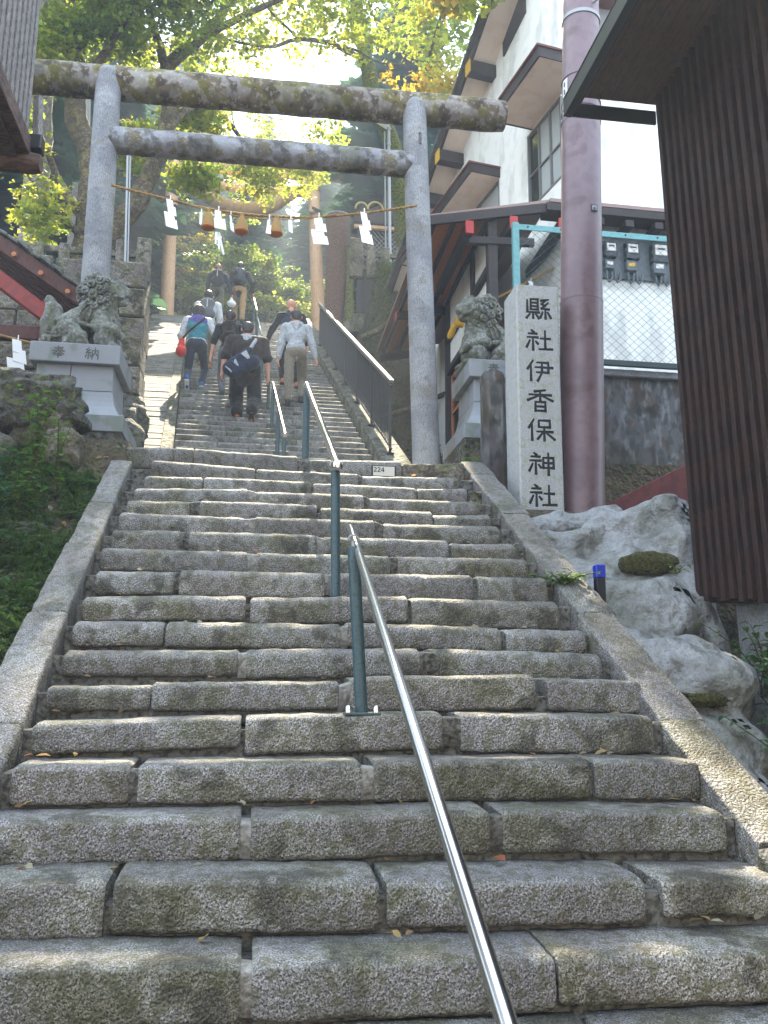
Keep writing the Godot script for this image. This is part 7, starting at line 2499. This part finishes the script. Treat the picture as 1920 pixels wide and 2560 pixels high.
func leafy_plant(o: Vector3, h: float, stems: int, leaves: int, L: float, col: Color, label: String, group := "", spread := 0.35, tips := Color(0, 0, 0, 0)) -> void:
	var t := thing("leafy_plant", label, "plant", o, group)
	var lm := MB.new()
	for k in stems:
		var a := rng.randf() * TAU
		var lean := V(cos(a), 0, sin(a)) * spread * rng.randf_range(0.2, 1.0) * h
		var pts := []
		for j in 7:
			var u := j / 6.0
			pts.append(o + V(cos(a * 3.0), 0, sin(a * 3.0)) * 0.03 + lean * u * u + V(0, h * rng.randf_range(0.97, 1.0) * u * (1.0 - 0.15 * u * spread), 0))
		var sb := MB.new()
		sb.tube(pts, [0.006, 0.0055, 0.005, 0.0045, 0.004, 0.003, 0.002], 5)
		part(t, "stem", sb, M.moss)
		for j in leaves:
			var u := lerpf(0.25, 1.0, j / maxf(1.0, leaves - 1.0))
			var i0 := int(minf(u * 6.0, 5.0))
			var p: Vector3 = (pts[i0] as Vector3).lerp(pts[i0 + 1], u * 6.0 - i0)
			var b := a + j * 2.4 + rng.randf_range(-0.4, 0.4)
			var g := rng.randf_range(0.7, 1.3)
			var c := col
			if tips.a > 0.0 and rng.randf() < 0.45: c = tips
			lm.col = Color(c.r * g, c.g * g, c.b * g)
			var s := L * rng.randf_range(0.7, 1.2) * lerpf(1.1, 0.75, u)
			leaf(lm, p, V(cos(b), rng.randf_range(0.0, 0.5), sin(b)).normalized(), s, s * 0.5, rng.randf_range(0.2, 0.9))
	var lp := part(t, "leaves", lm, leaf_mat)
	lp.set_meta("kind", "stuff")

func fern(o: Vector3, r: float, fronds: int, col: Color, label: String, group := "") -> void:
	var t := thing("fern", label, "fern", o, group)
	for k in fronds:
		var a := TAU * k / fronds + rng.randf_range(-0.3, 0.3)
		var d := V(cos(a), 0, sin(a))
		var L := r * rng.randf_range(0.7, 1.1)
		var lm := MB.new()
		var g := rng.randf_range(0.7, 1.25)
		lm.col = Color(col.r * g, col.g * g, col.b * g)
		var prev := o
		for j in range(1, 11):
			var u := j / 10.0
			var p := o + d * L * u + V(0, L * (0.75 * u - 0.8 * u * u), 0)
			var x := d.cross(Vector3.UP)
			var w := L * 0.30 * sin(PI * minf(u + 0.12, 1.0)) * (1.0 - 0.3 * u)
			for q: float in [-1.0, 1.0]:
				leaf(lm, p, (x * q + d * 0.45 - V(0, 0.12, 0)).normalized(), w, w * 0.32, 0.3)
			lm.tri(prev, prev + x * 0.006, p)
			prev = p
		part(t, "frond", lm, leaf_mat)

func build_plants() -> void:
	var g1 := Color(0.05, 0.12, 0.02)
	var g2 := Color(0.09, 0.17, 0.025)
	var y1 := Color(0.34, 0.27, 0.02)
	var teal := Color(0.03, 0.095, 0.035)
	leafy_plant(V(-1.82, 2.35, -4.15), 0.75, 7, 12, 0.10, g2, "upright shrub with fresh green leaves in front of the mossy flat boulder", "", 0.35)
	leafy_plant(V(-1.62, 2.20, -3.95), 0.55, 5, 10, 0.085, g2, "slender shrub with rounded yellow-green leaves beside the rounded boulder")
	leafy_plant(V(-2.05, 2.05, -3.9), 0.5, 9, 11, 0.085, g1, "dark bushy plant at the left edge under the boulders", "", 0.6)
	leafy_plant(V(-1.75, 1.85, -3.6), 0.32, 9, 9, 0.08, g1, "low leafy clump in the middle of the planted bank", "", 0.8)
	leafy_plant(V(-1.90, 1.75, -3.4), 0.42, 8, 9, 0.09, teal, "bluish green leafy clump near the left edge of the bank", "", 0.8)
	leafy_plant(V(-1.62, 1.48, -3.1), 0.26, 9, 8, 0.07, g1, "low broad-leaved clump close to the curb, half way up the bank", "", 0.9)
	leafy_plant(V(-1.80, 1.45, -3.0), 0.30, 8, 8, 0.08, teal, "spreading ground plant below the blue-green clump", "", 0.9)
	leafy_plant(V(-1.62, 1.18, -2.65), 0.22, 8, 8, 0.07, g1, "small green clump beside the bluish stone by the left curb", "", 0.9)
	leafy_plant(V(-1.42, 0.62, -2.0), 0.42, 4, 7, 0.17, g2, "yellowing broad-leaved plant at the left edge beside the lower curb", "", 0.55, y1)
	leafy_plant(V(-1.55, 0.80, -2.2), 0.36, 4, 6, 0.15, y1, "bright yellow-leaved stems leaning at the left edge", "", 0.7)
	leafy_plant(V(-1.45, 0.30, -1.6), 0.34, 5, 7, 0.11, g1, "dark stems with brown-green leaves at the left edge, lowest on the bank", "", 0.7, Color(0.12, 0.07, 0.02))
	for k in 18:
		var z := -4.3 + 0.17 * k
		var x := -1.72 - 0.42 * fmod(k * 0.618, 1.0)
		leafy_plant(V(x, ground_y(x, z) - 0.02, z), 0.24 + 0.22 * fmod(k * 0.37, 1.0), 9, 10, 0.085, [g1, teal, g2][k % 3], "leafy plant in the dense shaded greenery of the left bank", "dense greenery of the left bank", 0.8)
	fern(V(-1.50, 2.32, -4.25), 0.24, 9, Color(0.06, 0.13, 0.02), "small fern at the foot of the rounded boulder")
	fern(V(-1.50, 1.98, -3.75), 0.16, 8, Color(0.08, 0.13, 0.02), "tiny fern on the bank beside the sunlit patch of the left curb")
	fern(V(2.0, 2.98, -5.55), 0.22, 9, Color(0.08, 0.16, 0.03), "small bright fern at the foot of the right pedestal")
	fern(V(1.80, 2.60, -5.05), 0.14, 8, Color(0.08, 0.14, 0.02), "weedy tuft at the top of the right curb")
	# creeping plant over the right curb
	leafy_plant(V(1.82, 1.42, -2.62), 0.13, 10, 7, 0.085, Color(0.12, 0.20, 0.045), "creeping plant with pale green lobed leaves spilling over the right curb", "", 2.2)
	# shaded greenery at the right edge
	var k := 0
	for p in [[2.82, 0.45, -1.85, 0.62], [2.66, 0.20, -1.5, 0.52], [2.95, 0.75, -2.3, 0.5], [2.46, -0.10, -1.15, 0.42], [2.85, 0.20, -1.25, 0.6], [2.42, -0.25, -0.85, 0.34], [2.70, 0.05, -0.8, 0.4], [2.95, 0.55, -1.7, 0.4], [2.38, -0.40, -0.5, 0.3]]:
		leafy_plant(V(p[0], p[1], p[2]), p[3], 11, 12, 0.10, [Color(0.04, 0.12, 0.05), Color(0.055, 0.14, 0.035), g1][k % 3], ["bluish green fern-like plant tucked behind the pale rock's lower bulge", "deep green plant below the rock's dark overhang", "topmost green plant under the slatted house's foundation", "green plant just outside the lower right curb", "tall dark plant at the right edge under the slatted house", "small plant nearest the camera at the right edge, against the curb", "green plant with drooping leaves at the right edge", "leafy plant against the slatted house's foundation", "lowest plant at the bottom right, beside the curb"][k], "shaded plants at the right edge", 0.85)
		k += 1
	leafy_plant(V(2.36, -0.20, -0.95), 0.22, 4, 6, 0.11, Color(0.22, 0.24, 0.03), "yellow-green leaves showing over the lower right curb", "", 0.9)
	leafy_plant(V(2.66, 1.55, -2.75), 0.06, 3, 3, 0.075, Color(0.14, 0.22, 0.05), "three pale leaves sprouting under the mossy ledge of the rock", "", 0.9)
	# weeds on the mossy bank on the right
	for j in 9:
		var z := -12.1 - 0.32 * j
		var x := 1.95 + 0.28 * ((j * 5) % 7) + 0.1
		fern(V(x, ground_y(x, z) + 0.04, z), 0.26, 8, Color(0.10, 0.15, 0.03), "small fern on the mossy right-hand bank above the iron fence", "ferns on the right-hand bank")
	# ---- ground cover
	var xf := []
	var tint := []
	for j in 11000:
		var x := -1.30 - rng.randf() * 1.3
		var z := -0.4 - rng.randf() * 4.5
		if wob.get_noise_2d(x * 0.12, z * 0.12) < -0.08 and x > -1.7: continue
		xf.append(Transform3D(Basis.from_euler(V(rng.randfn() * 0.5, rng.randf() * TAU, rng.randfn() * 0.5)).scaled(Vector3.ONE * rng.randf_range(0.05, 0.16)), V(x, ground_y(x, z) + rng.randf() * 0.09, z)))
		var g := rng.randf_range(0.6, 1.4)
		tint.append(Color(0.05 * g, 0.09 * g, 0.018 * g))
	for j in 5200:
		var x := 2.15 + rng.randf() * 1.0
		var z := 0.4 - rng.randf() * 3.2
		if wob.get_noise_2d(x * 0.12, z * 0.12) < -0.05: continue
		xf.append(Transform3D(Basis.from_euler(V(rng.randfn() * 0.5, rng.randf() * TAU, rng.randfn() * 0.5)).scaled(Vector3.ONE * rng.randf_range(0.04, 0.12)), V(x, ground_y(x, z) + rng.randf() * 0.06, z)))
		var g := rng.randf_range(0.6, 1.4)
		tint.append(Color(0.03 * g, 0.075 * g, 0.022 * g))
	# grass and creepers on the right-hand bank and the block wall's top
	for j in 9000:
		var right := j % 3 > 0
		var x := 1.85 + rng.randf() * 2.4 if right else -1.8 - rng.randf() * 3.0
		var z := -11.6 - rng.randf() * 3.8 if right else -9.3 - rng.randf() * 3.0
		if wob.get_noise_2d(x * 0.09, z * 0.09) < 0.0: continue
		xf.append(Transform3D(Basis.from_euler(V(rng.randfn() * 0.6 + (0.7 if right else 0.0), rng.randf() * TAU, rng.randfn() * 0.5)).scaled(Vector3.ONE * rng.randf_range(0.06, 0.20)), V(x, ground_y(x, z) + 0.03, z)))
		var g := rng.randf_range(0.6, 1.4)
		tint.append(Color(0.085 * g, 0.105 * g, 0.022 * g))
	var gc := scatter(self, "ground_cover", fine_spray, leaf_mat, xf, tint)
	tag(gc, "low weeds and creepers covering the shaded earth banks", "ground cover", "", "stuff")
	# ---- fallen leaves
	var fl := MB.new()
	leaf(fl, V(0, 0, -0.5), V(0, 0, 1), 1.0, 0.55, 0.15)
	xf = []
	tint = []
	for j in 900:
		var x := rng.randf_range(-1.05, 1.75)
		var z := rng.randf_range(-4.9, 1.0)
		var y := 0.0
		if j < 140:
			# lie at the back of the treads
			var row: Array = LOWER[rng.randi() % 17]
			z = row[0] - rng.randf_range(0.16, 0.27)
			y = 0.5 * (row[1][2] + row[row.size() - 1][2]) + 0.018
			if rng.randf() < 0.5: x = rng.randf_range(-1.05, -0.8) if rng.randf() < 0.5 else rng.randf_range(1.4, 1.75)
		elif j < 620:
			x = -1.28 - rng.randf() * 0.9
			y = ground_y(x, z) + 0.03
		else:
			x = 2.05 + rng.randf() * 0.7
			z = rng.randf_range(-3.2, 0.4)
			y = ground_y(x, z) + 0.04
		xf.append(Transform3D(Basis.from_euler(V(rng.randfn() * 0.3, rng.randf() * TAU, rng.randfn() * 0.3)).scaled(Vector3.ONE * rng.randf_range(0.03, 0.065)), V(x, y, z)))
		tint.append([Color(0.26, 0.17, 0.09), Color(0.40, 0.28, 0.12), Color(0.30, 0.11, 0.05), Color(0.42, 0.38, 0.26)][j % 4])
	var fb := scatter(self, "fallen_leaves", fl.mesh(), leaf_mat, xf, tint)
	tag(fb, "dry brown and yellow leaves fallen on the steps and banks", "fallen leaves", "", "stuff")

func build_small_things() -> void:
	# numbered plate on the topmost riser
	var p := V(0.985, 2.70, -4.935)
	var t := thing("number_plate", "small white dark-framed plate with the number 224 on the topmost riser", "sign", p)
	var a := MB.new()
	a.box(p, V(0.225, 0.115, 0.012), 0.003)
	part(t, "frame", a, M.dark)
	var b := MB.new()
	b.box(p + V(0, 0, 0.005), V(0.195, 0.087, 0.008), 0.001)
	part(t, "plate", b, M.meter_face)
	var tm := TextMesh.new()
	var sf := SystemFont.new()
	sf.font_names = PackedStringArray(["Droid Sans"])
	sf.font_weight = 700
	tm.font = sf
	tm.text = "224"
	tm.font_size = 32
	tm.pixel_size = 0.0019
	tm.depth = 0.002
	var txt := MeshInstance3D.new()
	txt.name = "digits"
	txt.mesh = tm
	txt.position = V(-0.045, 0.012, 0.0105)
	txt.material_override = M.dark
	t.add_child(txt)

# unseen houses across the street, added to close off the low sky
func build_street() -> void:
	var specs := [[-6.6, 6.2, 6.4, "plain unseen two-storey wooden house added across the street, behind the left of the view", M.brown_wood], [0.4, 7.2, 7.0, "unseen plastered two-storey shop added across the street from the foot of the steps", M.plaster], [8.0, 7.2, 6.2, "unseen grey timber house added across the street, behind the right of the view", M.grey_wood]]
	for s in specs:
		var x: float = s[0]
		var w: float = s[1]
		var h: float = s[2]
		var z := 9.2
		var t := thing("added_street_house", s[3], "house", V(x, -0.85, z + 3.0), "added houses across the street")
		var wl := MB.new()
		wl.box(V(x, -0.85 + h * 0.5, z + 3.0), V(w, h, 6.0), 0.01)
		part(t, "wall", wl, s[4])
		var rf := MB.new()
		rf.prism(PackedVector2Array([Vector2(-3.9, 0.0), Vector2(0.0, 2.2), Vector2(3.9, 0.0), Vector2(3.9, 0.16), Vector2(0.0, 2.42), Vector2(-3.9, 0.16)]), -w * 0.5 - 0.25, w * 0.5 + 0.25, Transform3D(Basis(Vector3.UP, PI * 0.5), V(x, -0.85 + h - 0.25, z + 3.0)))
		part(t, "roof", rf, M.tile_roof)
		var gb := MB.new()
		gb.prism(PackedVector2Array([Vector2(-3.0, 0.0), Vector2(3.0, 0.0), Vector2(0.0, 1.7)]), -w * 0.5, w * 0.5, Transform3D(Basis(Vector3.UP, PI * 0.5), V(x, -0.85 + h, z + 3.0)))
		part(t, "gable", gb, s[4])
		for f in 2:
			for k in 3:
				var wx := x + (k - 1) * w * 0.3
				var y := 0.35 + f * 3.0
				if f == 0 and k == 1:
					var dr := MB.new()
					dr.box(V(wx, 0.2, z - 0.02), V(1.5, 2.1, 0.08), 0.01)
					part(t, "door", dr, M.dark_wood)
					continue
				var fr := MB.new()
				fr.box(V(wx, y, z - 0.02), V(1.3, 1.2, 0.08), 0.01)
				var fo := part(t, "window", fr, M.frame)
				for q in 2:
					var pn := MB.new()
					pn.box(V(wx - 0.3 + 0.6 * q, y, z - 0.063), V(0.54, 1.06, 0.012))
					part(fo, "pane", pn, M.glass)
